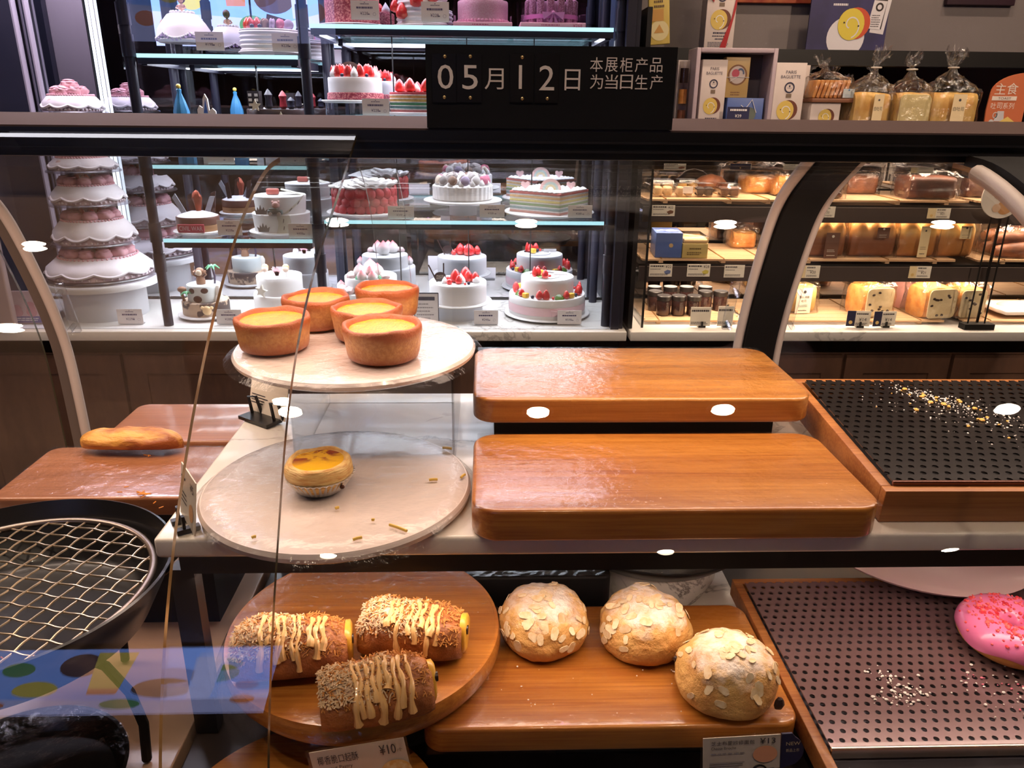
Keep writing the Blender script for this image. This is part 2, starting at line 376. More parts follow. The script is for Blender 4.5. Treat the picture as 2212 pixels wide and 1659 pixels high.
# ------------------------------------------------------------------ far side: counters and base cabinets
ZF = 0.872
XJ = 0.385
def counter(x0, x1, label):
    o = B().rbox(((x0+x1)/2, 2.30, ZF-.0135), (x1-x0, .60, .027), .003, .003).build('marble_counter', MARF)
    tag(o, label, 'counter'); return o
counter(-2.4, XJ-.004, 'white marble counter slab under the refrigerated cake cabinet')
counter(XJ+.006, 2.6, 'white marble counter slab under the bread shelves')
def cabinet(x0, x1, n, label):
    t = thing('base_cabinet', label, 'cabinet', ((x0+x1)/2, 2.32, 0))
    wd = x1-x0
    B().box((0, .02, .475), (wd, .52, .74)).build('carcass', CABW, t); B().box((0, .05, .05), (wd, .46, .10)).build('plinth', BLACKM, t)
    for i in range(n):
        cx = -wd/2+wd*(i+.5)/n; h, q = .66, wd/n-.012
        d = B(); d.box((cx, -.245, .455), (q, .01, h)); fr = .055
        for sx in (-1, 1): d.box((cx+sx*(q/2-fr/2), -.253, .455), (fr, .008, h))
        for sz in (-1, 1): d.box((cx, -.253, .455+sz*(h/2-fr/2)), (q-2*fr, .008, fr))
        d.build('door', CABW, t)
    B().box((0, -.235, .815), (wd, .01, .055)).build('top_rail', BLACKM, t)
    return t
cabinet(-2.4, XJ-.01, 6, 'brown panelled base cabinet below the cake cabinet')
cabinet(XJ+.01, 2.6, 7, 'brown panelled base cabinet below the bread shelves')
# mirror along the back of both
MIR = NT('mirror'); _g = MIR.add('ShaderNodeBsdfGlossy'); _g.inputs[0].default_value = (0.66, 0.67, 0.72, 1); _g.inputs['Roughness'].default_value = 0.0
MIR.link(_g.outputs[0], MIR.out.inputs[0]); MIR = MIR.m
t = thing('cake_cabinet', 'tall refrigerated glass cake cabinet with navy metal frame', 'cabinet', (0, 0, 0))
CL, CR = -1.40, 0.362
XP1 = at(305, 300, 2.06).x; XP2 = at(668, 250, 2.06).x
B().box(((CL+CR)/2, 2.37, 1.58), (CR-CL, .012, 1.40)).build('back_mirror', MIR, t)
b = B()
for x in (-1.1, XP1+.22, XP2+.18, -.055, .135): b.box((x, 2.361, 1.58), (.003, .003, 1.4))
b.box(((CL+CR)/2, 2.361, ZF+.004), (CR-CL, .004, .006)); b.build('mirror_seam', BLACK, t)
B().box(((CL+CR)/2, 2.2, 2.42), (CR-CL+.04, .40, .40)).build('canopy', NAVY, t); B().box((-.75, 1.997, 2.560), (1.9, .006, .011)).build('light_strip', emit('canopy_led', (.95, .93, 1, 1), 5.0), t)
for i, x in enumerate((XP1, XP2, at(1313, 600, 2.06).x)):
    b = B().cyl((x, 2.062, ZF), .0125, 1.34, 14)
    for z in (1.02, 1.10, 1.27, 1.55, 1.62, 1.69): b.cyl((x, 2.062, z), .0155, .05, 14)
    b.build('post', NAVY, t)
    b = B().cyl((x, 2.335, ZF), .0125, 1.34, 14); b.build('post', NAVY, t)
b = B().box((CR-.012, 2.036, ZF+.67), (.022, .03, 1.34)); b.box((CR+.006, 2.2, ZF+.67), (.010, .34, 1.34)); b.build('end_frame', NAVY, t)
b = B().box((CL, 2.036, ZF+.67), (.05, .03, 1.34)); b.box((CL, 2.2, ZF+.67), (.01, .34, 1.34)); b.build('end_frame', NAVY, t)
LEDW = emit('led_tube', (0.80, 0.86, 1.0, 1), 2.2); LEDC = emit('shelf_led', (0.50, 0.88, 1.0, 1), 1.15)
GRYP = plain('pale_post', C(196, 186, 200), 0.5)
for px in (213, 205): B().cyl((at(px, 120, 2.35).x, 2.35, ZF), .004, 1.34, 8).build('light_tube', LEDW, t)
for px in (48, 76): B().cyl((at(px, 120, 2.352).x, 2.352, ZF), .008, 1.34, 8).build('pale_post', GRYP, t)
for x0, x1 in ((CL+.03, XP1-.001), (XP1+.001, XP2-.001), (XP2+.001, CR-.024)):
    B().box(((x0+x1)/2, 2.026, ZF+.67), (x1-x0, .005, 1.34)).build('glass_pane', PANE, t)
SHELF = {}
def gshelf(key, x0, x1, z, label):
    s = thing('glass_shelf', label, 'shelf', ((x0+x1)/2, 2.20, z)); wd = x1-x0; SHELF[key] = z
    B().box((0, 0, -.004), (wd, .27, .008)).build('pane', PANE, s)
    B().box((0, -.1375, -.005), (wd, .005, .009)).build('led_edge', LEDC, s)
    B().box((0, -.131, -.017), (wd, .012, .014)).build('front_rail', NAVY, s)
    for sx in (-1, 1): B().box((sx*(wd/2-.012), 0, -.018), (.014, .26, .018)).build('bracket', NAVY, s)
gx = (XP1+.018, XP2-.018, XP2+.018, at(1313, 600, 2.06).x-.018)
gshelf('L1', gx[0], gx[1], 1.558, 'upper glass shelf carrying the white gown cake, left bay')
gshelf('Lm', gx[0], gx[1], 1.296, 'glass shelf with the dark chocolate cakes, left bay, mostly behind the case rail')
gshelf('L2', gx[0], gx[1], 1.108, 'lower glass shelf carrying the road and car cake, left bay')
gshelf('R1', gx[2], gx[3], 1.629, 'top glass shelf carrying the pink boxed cakes, right bay')
gshelf('Rm', gx[2], gx[3], 1.416, 'glass shelf behind the date sign with the strawberry ring cake')
gshelf('R2', gx[2], gx[3], 1.159, 'glass shelf carrying the red petal, macaron and rainbow cakes')
# pale info panel standing past the cabinet's end
o = B().rbox((at(8, 480, 2.02).x-.16, 2.00, 1.33), (.30, .02, .91), .006, .003).build('side_panel', plain('pale_panel', C(190, 172, 176), 0.5)); tag(o, 'tall pale grey panel standing left of the cake tower', 'panel')
# ------------------------------------------------------------------ bread shelving
BL, BR = .40, 2.5
t = thing('bread_shelving', 'dark framed bread shelving with mirrored back', 'shelving', (0, 0, 0))
B().box(((BL+BR)/2, 2.37, 1.2232), (BR-BL, .012, .70)).build('back_mirror', MIR, t)
B().box((BL-.006, 2.2, 1.2732), (.012, .34, .80)).build('side_panel', BLACK, t)
B().box((BR, 2.2, 1.2732), (.012, .34, .80)).build('side_panel', BLACK, t)
B().box(((BL+BR)/2, 2.36, 1.583), (BR-BL, .05, .04)).build('upper_beam', BLACK, t)
B().box(((BL+BR)/2, 2.48, 1.600), (BR-BL, .22, .012)).build('upper_board', BLACK, t)
ZB = {'top': 1.370, 'B1': 1.205, 'B2': 1.045, 'floor': ZF}
RAIL = plain('price_rail', C(70, 60, 56), 0.4)
for k, lab in (('top', 'dark shelf board holding the boxes and toast bags, behind the case rail'), ('B1', 'upper dark bread shelf with price rail, croissant boxes on it'), ('B2', 'lower dark bread shelf with price rail, four wrapped loaves on it')):
    s = thing('bread_shelf', lab, 'shelf', ((BL+BR)/2, 2.20, ZB[k])); wd = BR-BL-.03
    B().box((0, .015, -.008), (wd, .28, .014)).build('board', BLACK, s)
    B().box((0, -.135, -.026), (wd, .008, .040)).build('price_rail', RAIL, s)
def mat(x0, x1, z, label, y0=2.075, y1=2.335):
    m = thing('bamboo_mat', label, 'mat', ((x0+x1)/2, (y0+y1)/2, z)); wd, dp = x1-x0, y1-y0
    b = B(); n = 26
    for i in range(n):
        b.box((random.uniform(-.002, .002), -dp/2+dp*(i+.5)/n, .0095), (wd+random.uniform(-.006, .006), dp/n*.72, .005))
    b.build('slats', BAMB, m)
    for sx in (-.36, .1, .38): B().box((sx*wd, 0, .0035), (.012, dp-.01, .006)).build('crossbar', BAMB, m)
    for sx in (-.36, .1, .38):
        pts = [(sx*wd+.0012*(i % 2), -dp/2+dp*i/(2*n), .0125+.0012*(i % 2)) for i in range(2*n+1)]
        B().tube(pts, .0014, 5).build('cord', plain('cord_brown', C(150, 110, 60), 0.8), m)
ML, MR = .425, 1.30
mat(ML, .80, ZB['B1'], 'bamboo mat under the clear pastry boxes'); mat(.82, MR, ZB['B1'], 'bamboo mat on the upper bread shelf under the dark loaves')
mat(ML, .80, ZB['B2'], 'bamboo mat under the blue box'); mat(.82, MR, ZB['B2'], 'bamboo mat under the four wrapped loaves')
mat(ML+.02, .72, ZF, 'bamboo mat under the dark jars'); mat(.74, MR, ZF, 'bamboo mat under the raisin loaves on the counter'); mat(1.36, 1.9, ZF, 'bamboo mat right of the glass divider, on the counter')
mat(1.36, 1.9, ZB['B2'], 'bamboo mat under the baguette bag'); mat(1.33, 1.9, ZB['B1'], 'bamboo mat at the far right of the upper bread shelf')
for px, lab in ((1391, 'clear glass divider with dark edge left of the jars'), (2122, 'clear glass divider with dark edge right of the raisin loaves')):
    x = at(px, 640, 2.045).x
    t = thing('glass_divider', lab, 'divider', (x, 2.19, ZF))
    B().box((0, 0, .2375), (.005, .29, .475)).build('pane', PANE, t); B().box((0, -.147, .2375), (.006, .004, .475)).build('edge', BLACK, t)
# ------------------------------------------------------------------ the display case in front
NEAR = catmull([(.8185, 1.4195), (.714, 1.38), (.607, 1.341), (.529, 1.303), (.471, 1.256), (.425, 1.196), (.388, 1.139), (.357, 1.076), (.335, 1.0), (.325, .9), (.322, .74)], 6)
NEARB = catmull([(0.823, 1.399), (0.7783, 1.3943), (0.7349, 1.3826), (0.6931, 1.3658), (0.6532, 1.3451), (0.6149, 1.3214), (0.5783, 1.2952), (0.5434, 1.2669), (0.5104, 1.2363), (0.4795, 1.2036), (0.4511, 1.1687), (0.4257, 1.1315), (0.4038, 1.0923), (0.3856, 1.0511), (0.3716, 1.0084), (0.3617, 0.9645), (0.3558, 0.9199), (0.353, 0.875), (0.3522, 0.83), (0.352, 0.785), (0.352, 0.74)], 3)
FAR = catmull([(1.10, 1.40), (1.15, 1.37), (1.22, 1.322), (1.265, 1.269), (1.313, 1.168), (1.343, 1.085), (1.36, 1.0), (1.365, .844), (1.365, .74)], 6)
XC, XD = .478, .535
XN, XM = .502, .560
DK = 0.735                     # deck height
case = thing('display_case', 'black framed pastry display case with curved glass on both sides', 'display case', (0, 0, 0))
CX0, CX1 = -1.7, 1.7
top = [(.822, 1.4245), (.822, 1.397), (.834, 1.3955), (.836, 1.403), (1.128, 1.403), (1.13, 1.395), (1.14, 1.395), (1.14, 1.424)]
b = B(); R = [[(x, y, z) for y, z in top] for x in (CX0, CX1)]; b.rings(R); b.build('top_bar', BLACK, case)
b = B(); pr = [(.824, 1.4245), (1.138, 1.4245), (1.138, 1.4335), (.824, 1.4262)]; b.rings([[(x, y, z) for y, z in pr] for x in (CX0, CX1)]); b.build('top_trim', TRIM, case)
b = B()
for z in (1.4135, 1.4045): b.box((0, .8205, z), (CX1-CX0, .003, .002))
b.build('groove', plain('groove_grey', C(36, 34, 36), 0.3), case)
b = B(); b.box((0, .97, 1.400), (2.9, .13, .005)); b.build('light_housing', SEALG, case)
LEDP = [emit('case_led_white', (1, .86, .7, 1), 28), emit('case_led_pink', (1, .35, .9, 1), 20)]
b = B()
for i in range(74): b.mat(1 if i % 5 == 2 else 0).box((-.95+i*.03, .846, 1.4015), (.006, .006, .002))
b.build('led_strip', LEDP, case)
# curved posts both sides (black), with pale seals on the door edges
def band(name, x0, x1, prof, th, m, parent): return B().sheet(prof, x0, x1, th, 0).build(name, m, parent)
band('near_post', XN, XM, off(NEARB, -.006), .022, BLACKM, case); band('far_post', XC, XD, off(FAR, -.008), .018, BLACKM, case)
band('post_trim', XM+.001, XM+.014, off(NEARB, .004), .012, TRIM, case)
band('far_post', -.785, -.765, off(FAR, -.006), .010, plain('post_grey', C(92, 82, 76), .3), case)
# glass doors
def door(x0, x1, prof, shift, label, sides, handle=None, seals=(), edge=GEDGE, skip=2):
    p = off(prof, shift)
    d = B().sheet(p, x0, x1, .005).build('curved_glass_door', [GLASS, edge], case); d['label'] = label
    for x in seals:
        q = off(prof, shift+.0025); B().tube([(x, y, z) for y, z in q[3 if prof is NEARB else 2:]], .0085, 10).build('edge_seal', SEAL, d)
    if handle is not None:
        k = min(range(len(p)), key=lambda i: abs(p[i][1]-1.10)); a = Vector((handle, *p[k])); tdir = (Vector((0, *p[k+3]))-Vector((0, *p[k-3]))).normalized(); n = Vector((0, tdir.z, -tdir.y)); n = n if n.y > 0 else -n
        h = B(); q = []
        for s_ in (-.035, .035): q.append((a+tdir*s_, a+tdir*s_+n*.022))
        h.tube([q[0][0], q[0][1]], .0045, 8); h.tube([q[1][0], q[1][1]], .0045, 8)
        ang = math.atan2(tdir.y, tdir.z); h.at(tuple((q[0][1]+q[1][1])/2), (-ang, 0, 0)).rbox((0, 0, 0), (.016, .010, .10), .003, .002)
        h.build('handle', ACRY, d)
door(-1.68, -.131, NEAR, -.001, 'near curved glass door on the left, its dark edge crossing the pastries', 1)
door(-.211, XN-.012, NEARB, .002, 'near curved glass door in the middle with amber left edge', 1, None, (XN-.012,), GEDGE2)
door(XM+.015, 1.66, NEARB, .002, 'near curved glass door right of the black post', 1)
door(-.757, -.130, FAR, -.010, 'far curved glass door behind the tarts', 1, -.742, (-.757,))
door(-.186, XC-.009, FAR, .002, 'far curved glass door behind the wooden boards', 1, XC-.030, (XC-.009,))
door(XD+.009, 1.66, FAR, .002, 'far curved glass door right of the far black post', 1, XD+.030, (XD+.009,))
door(-1.68, -.806, FAR, .002, 'far curved glass door at the left end', 1)
# lower structure
b = B().box((-.0, .845, .645), (CX1-CX0, 1.06, .018)); b.box((0, .845, .30), (CX1-CX0, .96, .60)); b.build('base', BLACK, case)
ZS = EYE-.435; XS = -.353
b = B().box(((XS+.02+1.7)/2, .735, ZS-.0365), (1.7-XS-.02, .016, .026)); b.box(((XS+.02+1.7)/2, 1.135, ZS-.0365), (1.7-XS-.02, .016, .026)); b.box((XS+.03, .935, ZS-.0365), (.016, .40, .026)); b.build('shelf_frame', BLACK, case)
for y in (.745, 1.13): B().box((XS+.017, y, (DK+ZS-.05)/2+.001), (.026, .020, ZS-.052-DK)).build('shelf_leg', BLACK, case)
for y in (.745, 1.13): B().box((1.0, y, (DK+ZS-.05)/2+.001), (.034, .022, ZS-.052-DK)).build('shelf_leg', BLACK, case)
b = B()
for i in range(40): b.mat(1 if i % 4 == 1 else 0).box((-.3+i*.03, .752, ZS-.0445), (.006, .006, .002))
b.build('led_strip', LEDP, case)
o = B().rbox(((XS+1.68)/2, .935, ZS-.0115), (1.68-XS, .438, .023), .006, .004).build('marble_shelf', MARN); tag(o, 'thick cream marble shelf carrying the round plates and wooden boards', 'shelf')
DECKB = plain('deck_beige', C(196, 160, 134), 0.3, 0, 0.3, C(180, 146, 122), 4)
o = B().rbox((-1.02, .86, DK-.040), (1.32, .98, .08), .004, .002).build('deck_panel', DECKB); tag(o, 'beige lower deck panel at the left of the display case', 'deck')
o = B().rbox((.66, .86, DK-.040), (2.02, .98, .08), .004, .002).build('deck_panel', plain('deck_dark', C(58, 48, 44), 0.35, 0, 0.2)); tag(o, 'dark lower deck panel below the brioche board', 'deck')
DECKM = MARN
o = B().rbox((.04, 1.05, DK+.006), (.68, .56, .010), .003, .002).build('lower_marble', MARN); tag(o, 'pale marble slab on the lower deck behind the brioche', 'slab')
# date sign on the top rail
Ys = .8215
def wp(px, py): p = at(px, py, Ys); return p
a0, a1 = wp(918, 95), wp(1452, 270); cxs = (a0.x+a1.x)/2; zb = 1.4268; zt = a0.z
sg = thing('date_sign', 'black metal sign with white production date on the case rail', 'sign', (cxs, Ys, zb))
b = B().box((0, .003, (zt-zb)/2), (a1.x-a0.x, .006, zt-zb)); b.box((0, .028, .002), (a1.x-a0.x, .05, .004)); b.box((0, .012, zt-zb-.003), (a1.x-a0.x, .02, .006)); b.build('panel', BLACKM, sg)
def sx(px, py): p = wp(px, py); return p.x-cxs, p.z-zb
def fit(bb, ch, x0, y0, x1, y1, yy=-.0006):
    A = sx(x0, y1); D = sx(x1, y0); bb.text(ch, (A[0]+D[0])/2, A[1], h=D[1]-A[1], y=yy, align='C') if ch == '1' else bb.text(ch, A[0], A[1], D[0], D[1], y=yy)
b = B()
for ch, x0, y0, x1, y1 in (('0', 946, 140, 979, 192), ('5', 999, 141, 1032, 193), ('月', 1047, 148, 1088, 193), ('1', 1115, 141, 1133, 192), ('2', 1164, 142, 1198, 195), ('日', 1219, 150, 1254, 195)):
    fit(b, ch, x0, y0, x1, y1, -.0016 if ch in '0512' else -.0006)
b.build('date_lettering', LETW, sg)
b = B()
for row, yy in (('本展柜产品', (124, 155)), ('为当日生产', (161, 192))):
    for i, ch in enumerate(row):
        fit(b, ch, 1274+i*32.3, yy[0]+i*.3, 1303+i*32.3, yy[1]+i*.3)
b.build('notice_lettering', LETW, sg)
PLQ = plain('digit_plate', C(26, 24, 22), 0.3)
for x0, y0, x1, y1 in ((935, 116, 985, 221), (987, 116, 1040, 221), (1101, 116, 1153, 221), (1155, 115, 1208, 222)):
    A = sx(x0, y1); D = sx(x1, y0); B().box(((A[0]+D[0])/2, -.0006, (A[1]+D[1])/2), (D[0]-A[0], .0012, D[1]-A[1])).build('digit_plate', PLQ, sg)
for x, y in ((961, 122), (960, 210), (1016, 122), (1016, 211), (1128, 124), (1128, 213), (1182, 213)):
    A = sx(x, y); B().sph((A[0], -.0012, A[1]), .0017, 10, (1, .6, 1)).build('screw', BRASS, sg)
# ------------------------------------------------------------------ pastries and boards in the case
def crumple(p, amp, fr, seed=0): return amp*(nz(p, fr, seed)+.5*nz(p, fr*2.3, seed+1))
def round_plate(name, label, x, y, ztop, r, th, m, filmed=True, group=None):
    t = thing(name, label, 'plate' if 'plate' in name else 'board', (x, y, ztop-th), 0, group)
    B().lathe([(r*.2, 0), (r-.008, 0), (r-.001, th*.35), (r, th*.7), (r-.003, th), (r*.5, th), (.001, th)], seg=96).build('disc', m, t)
    if filmed:
        rr = r+.004; b = B(); Rr = []
        for k, q in enumerate((.15, .4, .62, .8, .93, 1.0, 1.02, 1.04)):
            ring = []
            for j in range(72):
                a = 2*pi*j/72; px, py = rr*q*math.cos(a), rr*q*math.sin(a); e = crumple((px, py, 0), .0011, 38, 3)
                zz = th+.0018+abs(e)*.8 if q < .99 else th*(.6-.55*(q-1.0)/.04)
                g = 1+(.03*max(0, nz((px, py, 0), 22, 9)) if q > 1.01 else 0)
                ring.append((px*g, py*g, zz))
            Rr.append(ring)
        b.rings(Rr, True, True, False); b.build('cling_film', FILMF, t)
    return t
PX_ = -.172
plate1 = round_plate('round_plate', 'pale stone plate holding five custard tarts, raised on a clear box', PX_, .978, 1.15, .157, .012, PLATE)
plate2 = round_plate('round_plate', 'pale stone plate holding one small egg tart, on the marble shelf', -.174, .812, ZS+.016, .155, .015, PLATE)
t = thing('acrylic_riser', 'clear acrylic box lifting the plate of five tarts', 'riser', (PX_+.03, 1.0, ZS))
b = B(); hh = 1.137-ZS
for c, d in (((0, -.11, hh/2), (.2, .003, hh)), ((0, .11, hh/2), (.2, .003, hh)), ((-.1, 0, hh/2), (.003, .22, hh)), ((.1, 0, hh/2), (.003, .22, hh)), ((0, 0, hh-.0015), (.2, .22, .003))): b.box(c, d)
b.build('walls', ACRY, t)
# tart shells
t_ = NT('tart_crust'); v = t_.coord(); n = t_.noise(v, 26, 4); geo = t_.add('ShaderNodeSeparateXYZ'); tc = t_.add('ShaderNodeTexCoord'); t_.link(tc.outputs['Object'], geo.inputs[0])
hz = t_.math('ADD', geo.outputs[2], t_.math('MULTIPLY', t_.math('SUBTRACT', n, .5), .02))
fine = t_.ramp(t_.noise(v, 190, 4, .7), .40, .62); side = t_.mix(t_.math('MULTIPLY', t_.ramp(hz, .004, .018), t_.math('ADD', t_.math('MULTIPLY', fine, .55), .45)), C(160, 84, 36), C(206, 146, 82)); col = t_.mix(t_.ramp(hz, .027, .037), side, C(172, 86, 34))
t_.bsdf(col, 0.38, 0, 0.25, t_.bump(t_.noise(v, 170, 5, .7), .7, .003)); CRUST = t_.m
t_ = NT('custard'); v = t_.coord(); t_.bsdf(t_.mix(t_.ramp(t_.noise(v, 120, 3), .45, .7), C(240, 160, 0), C(250, 184, 16)), .15, 0, .6, t_.bump(t_.noise(v, 420, 3), .6, .0015)); CUST = t_.m
def tart(px, py, rb, label, seed):
    z = 1.15; p = atz(px, py, z); loc = (p.x, p.y+rb*.93, z+.003)
    t = thing('custard_tart', label, 'tart', loc, random.uniform(0, 6), 'custard tarts on the raised plate')
    def wob(a, r, zz, i):
        e = nz((math.cos(a)*1.1, math.sin(a)*1.1, zz*8), 1.1, seed); f = nz((math.cos(a), math.sin(a), zz*30), 2.6, seed+5)
        k = min(1, zz/.03); return (r*.035*e*k+r*.010*f, .0035*e*k+.0015*f if zz > .02 else 0)
    R = rb*1.09
    prof = [(rb*.6, 0), (rb*.9, 0), (rb*.97, .002), (rb, .006), (rb*1.03, .014), (rb*1.05, .022), (rb*1.08, .030), (R*1.01, .0345), (R*1.01, .039), (R*.985, .0425), (R*.94, .0432), (R*.89, .0415), (R*.84, .037), (R*.80, .032)]
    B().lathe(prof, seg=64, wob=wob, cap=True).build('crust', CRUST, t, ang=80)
    def w2(a, r, zz, i): return (0, .0008*nz((r*math.cos(a), r*math.sin(a), 0), 90, seed))
    B().lathe([(R*.84, .0370), (R*.78, .0358), (R*.6, .0352), (R*.3, .0350), (.0006, .0350)], seg=48, wob=w2).build('custard', CUST, t, ang=80)
for a in ((577, 775, .0435, 'custard tart at the left edge of the raised plate', 1), (674, 722, .043, 'custard tart at the back left, behind the left edge tart', 2), (786, 750, .043, 'custard tart in the middle of the group of five', 3),
          (820, 797, .0445, 'frontmost custard tart of the five', 4), (832, 698, .043, 'custard tart furthest back on the right side of the plate', 5)): tart(*a)
# egg tart in foil cup
p = atz(683, 1078, ZS+.016); t = thing('egg_tart', 'small flaky egg tart with browned top in a silver foil cup', 'tart', (p.x, p.y+.024, ZS+.0185))
def wf(a, r, zz, i): return (.0012*math.sin(a*36)*(1 if zz > .001 else 0), 0)
B().lathe([(.012, .0), (.0255, 0), (.0275, .002), (.0345, .012), (.0385, .0185), (.0398, .0188), (.0398, .0196), (.0380, .0195)], seg=144, wob=wf).build('foil_cup', FOIL, t, ang=50)
t_ = NT('puff_pastry'); v = t_.coord((1, 1, 5)); t_.bsdf(t_.mix(t_.ramp(t_.noise(v, 60, 4), .35, .65), C(206, 146, 66), C(240, 204, 130)), .5, 0, .1, t_.bump(t_.noise(t_.coord((1, 1, 9)), 90, 4), .6, .003)); PUFF = t_.m
def wp_(a, r, zz, i): e = nz((math.cos(a), math.sin(a), zz*60), 1.6, 11); return (.0022*e, .0022*e if zz > .02 else 0)
B().lathe([(.020, .003), (.030, .006), (.0375, .0165), (.0385, .022), (.0382, .028), (.0365, .033), (.0330, .0362), (.0295, .0355), (.0270, .0325), (.0245, .029)], seg=72, wob=wp_).build('pastry_shell', PUFF, t, ang=80)
t_ = NT('baked_custard'); v = t_.coord(); m1 = t_.ramp(t_.noise(v, 42, 3, .6, .5), .45, .56)
sp = t_.add('ShaderNodeSeparateXYZ'); tc = t_.add('ShaderNodeTexCoord'); t_.link(tc.outputs['Object'], sp.inputs[0])
mk = t_.math('MULTIPLY', m1, t_.ramp(t_.math('ADD', sp.outputs[1], t_.math('MULTIPLY', sp.outputs[0], -.3)), -.012, .008)); col = t_.mix(mk, C(246, 186, 20), C(150, 62, 14))
t_.bsdf(col, .12, 0, .8, t_.bump(t_.noise(v, 160, 3), .35, .002)); BCUST = t_.m
def w3(a, r, zz, i): return (0, .0016*nz((r*math.cos(a), r*math.sin(a), 0), 60, 4))
B().lathe([(.0300, .0345), (.026, .0315), (.019, .0300), (.010, .0298), (.0005, .0302)], seg=48, wob=w3).build('custard', BCUST, t, ang=80)
B().sph((.030, -.024, .0125), .003, 8, (1, 1, .8)).build('burnt_drip', plain('burnt', C(70, 30, 12), .4), t)
# loose shreds on the plate and marble
SHR = plain('cheese_shred', C(226, 184, 84), .5); b = B()
for px, py, l, a, zz in ((860, 1140, .022, -.5, 0), (936, 1036, .010, .1, 0), (772, 1163, .009, .4, 0), (1000, 1028, .008, 1.0, 0), (728, 1097, .004, .5, 0), (806, 1123, .003, 0, 0), (966, 968, .012, -.2, 0), (548, 1160, .004, .5, 0)):
    q = atz(px, py, ZS+.0195); d = Vector((math.cos(a), math.sin(a)*1.2, 0))*l*.5; b.tube([q-d, q+Vector((0, 0, .0004)), q+d], .0016, 6)
o = b.build('pastry_shreds', SHR); tag(o, 'yellow pastry shreds scattered on the single egg tart plate', 'crumbs', kind='stuff')
# wooden boards
def board(label, x0, x1, y0, y1, ztop, th, m, r=.028, film=False, rz=0):
    t = thing('wooden_board', label, 'board', ((x0+x1)/2, (y0+y1)/2, ztop-th), rz); wd, dp = x1-x0, y1-y0
    B().rbox((0, 0, th/2), (wd, dp, th), r, .004, 8).build('plank', m, t)
    if film:
        j = lambda p: (p[0]*1.004, p[1]*1.006, p[2]+crumple(p, .0008, 45, 5))
        bb = B(); R = []
        nx, ny = 46, 20; V = []; F = []
        for i in range(nx+1):
            for k in range(ny+1):
                x, y = -wd*.49+wd*.98*i/nx, -dp*.485+dp*.97*k/ny; V.append((x, y, th+.0015+abs(crumple((x, y, film), .0012, 40, film))))
        for i in range(nx):
            for k in range(ny): q = i*(ny+1)+k; F.append((q, q+ny+1, q+ny+2, q+1))
        bb._a(V, F)
        V = []; F = []
        for i in range(nx+1):
            x = -wd*.49+wd*.98*i/nx
            for k in range(4): V.append((x, -dp*.5-.0015-abs(crumple((x, k*.01, 3), .0012, 50, film)), th*(1-k*.32)))
        for i in range(nx):
            for k in range(3): q = i*4+k; F.append((q, q+1, q+5, q+4))
        bb._a(V, F); bb.build('cling_film', FILMF, t)
    return t
board('upper empty wooden board wrapped in film, raised behind the other', -.018, .428, .918, 1.14, EYE-.355, .034, BOARDW, .03, 3)
t = thing('board_riser', 'black block lifting the upper empty wooden board', 'riser', (.2, 1.04, ZS)); B().box((0, 0, .0225), (.38, .17, .045)).build('block', BLACKM, t)
board('lower empty wooden board on the marble shelf edge', -.0165, .4235, .704, .905, EYE-.397, .037, BOARD, .03, 8)
# perforated trays in wooden frames
def perforated(name, base, hole, pitch, rad):
    t = NT(name); v = t.coord((1/pitch, 1/pitch, 1)); s = t.add('ShaderNodeSeparateXYZ'); t.link(v, s.inputs[0])
    row = t.math('FLOOR', s.outputs[1]); sh = t.math('MULTIPLY', t.math('MODULO', t.math('ABSOLUTE', row), 2.0), .5)
    fx = t.math('SUBTRACT', t.math('FRACT', t.math('ADD', s.outputs[0], sh)), .5); fy = t.math('SUBTRACT', t.math('FRACT', s.outputs[1]), .5)
    d = t.math('SQRT', t.math('ADD', t.math('MULTIPLY', fx, fx), t.math('MULTIPLY', fy, fy)))
    msk = t.math('LESS_THAN', d, rad)
    n = t.add('ShaderNodeBsdfPrincipled'); n.inputs['Base Color'].default_value = base; n.inputs['Metallic'].default_value = .35; n.inputs['Roughness'].default_value = .3; n.inputs['Coat Weight'].default_value = .5
    h = t.add('ShaderNodeBsdfTransparent'); mx = t.add('ShaderNodeMixShader'); t.link(msk, mx.inputs[0]); t.link(n.outputs[0], mx.inputs[1]); t.link(h.outputs[0], mx.inputs[2]); t.link(mx.outputs[0], t.out.inputs[0])
    return t.m
PERF = perforated('perforated_black', C(26, 22, 22), None, .0140, .24); PERF2 = perforated('perforated_brown', C(124, 98, 98), None, .0128, .24)
UNDER = plain('tray_underside', C(62, 60, 62), .5); UNDER2 = plain('tray_bottom', C(84, 82, 92), .5)
def tray(label, loc, wd, dp, h, m, under, tilt, rz=0):
    t = thing('baking_tray', label, 'tray', loc, rz); t.rotation_euler = (tilt, 0, rz)
    b = B()
    for c, d in (((0, -dp/2+.006, h/2), (wd, .012, h)), ((0, dp/2-.006, h/2), (wd, .012, h)), ((-wd/2+.006, 0, h/2), (.012, dp-.024, h)), ((wd/2-.006, 0, h/2), (.012, dp-.024, h))): b.rbox(c, d, .001, .001)
    b.box((0, 0, .004), (wd-.02, dp-.02, .004)); b.mat(1).box((0, 0, .012), (wd-.025, dp-.025, .002)); b.build('wooden_frame', [TRAYW, under], t)
    fo = .030 if m is PERF2 else 0
    b = B().box((0, fo/2, h+.004), (wd-.026, dp-.030-fo, .0016)); b.build('perforated_sheet', m, t)
    B().rbox((0, -dp/2+.014+fo, h-.002), (wd-.026, .004, .014), .001, .001).build('sheet_lip', CHROME if m is PERF2 else plain('lip_brown', C(110, 72, 60), .25, .6), t)
    return t
T1 = tray('framed black perforated tray dusted with sugar and crumbs, on the marble shelf', (.4385+.28, .736+.151, ZS+.0130), .56, .300, .040, PERF, UNDER, math.radians(4.7), math.radians(-.6))
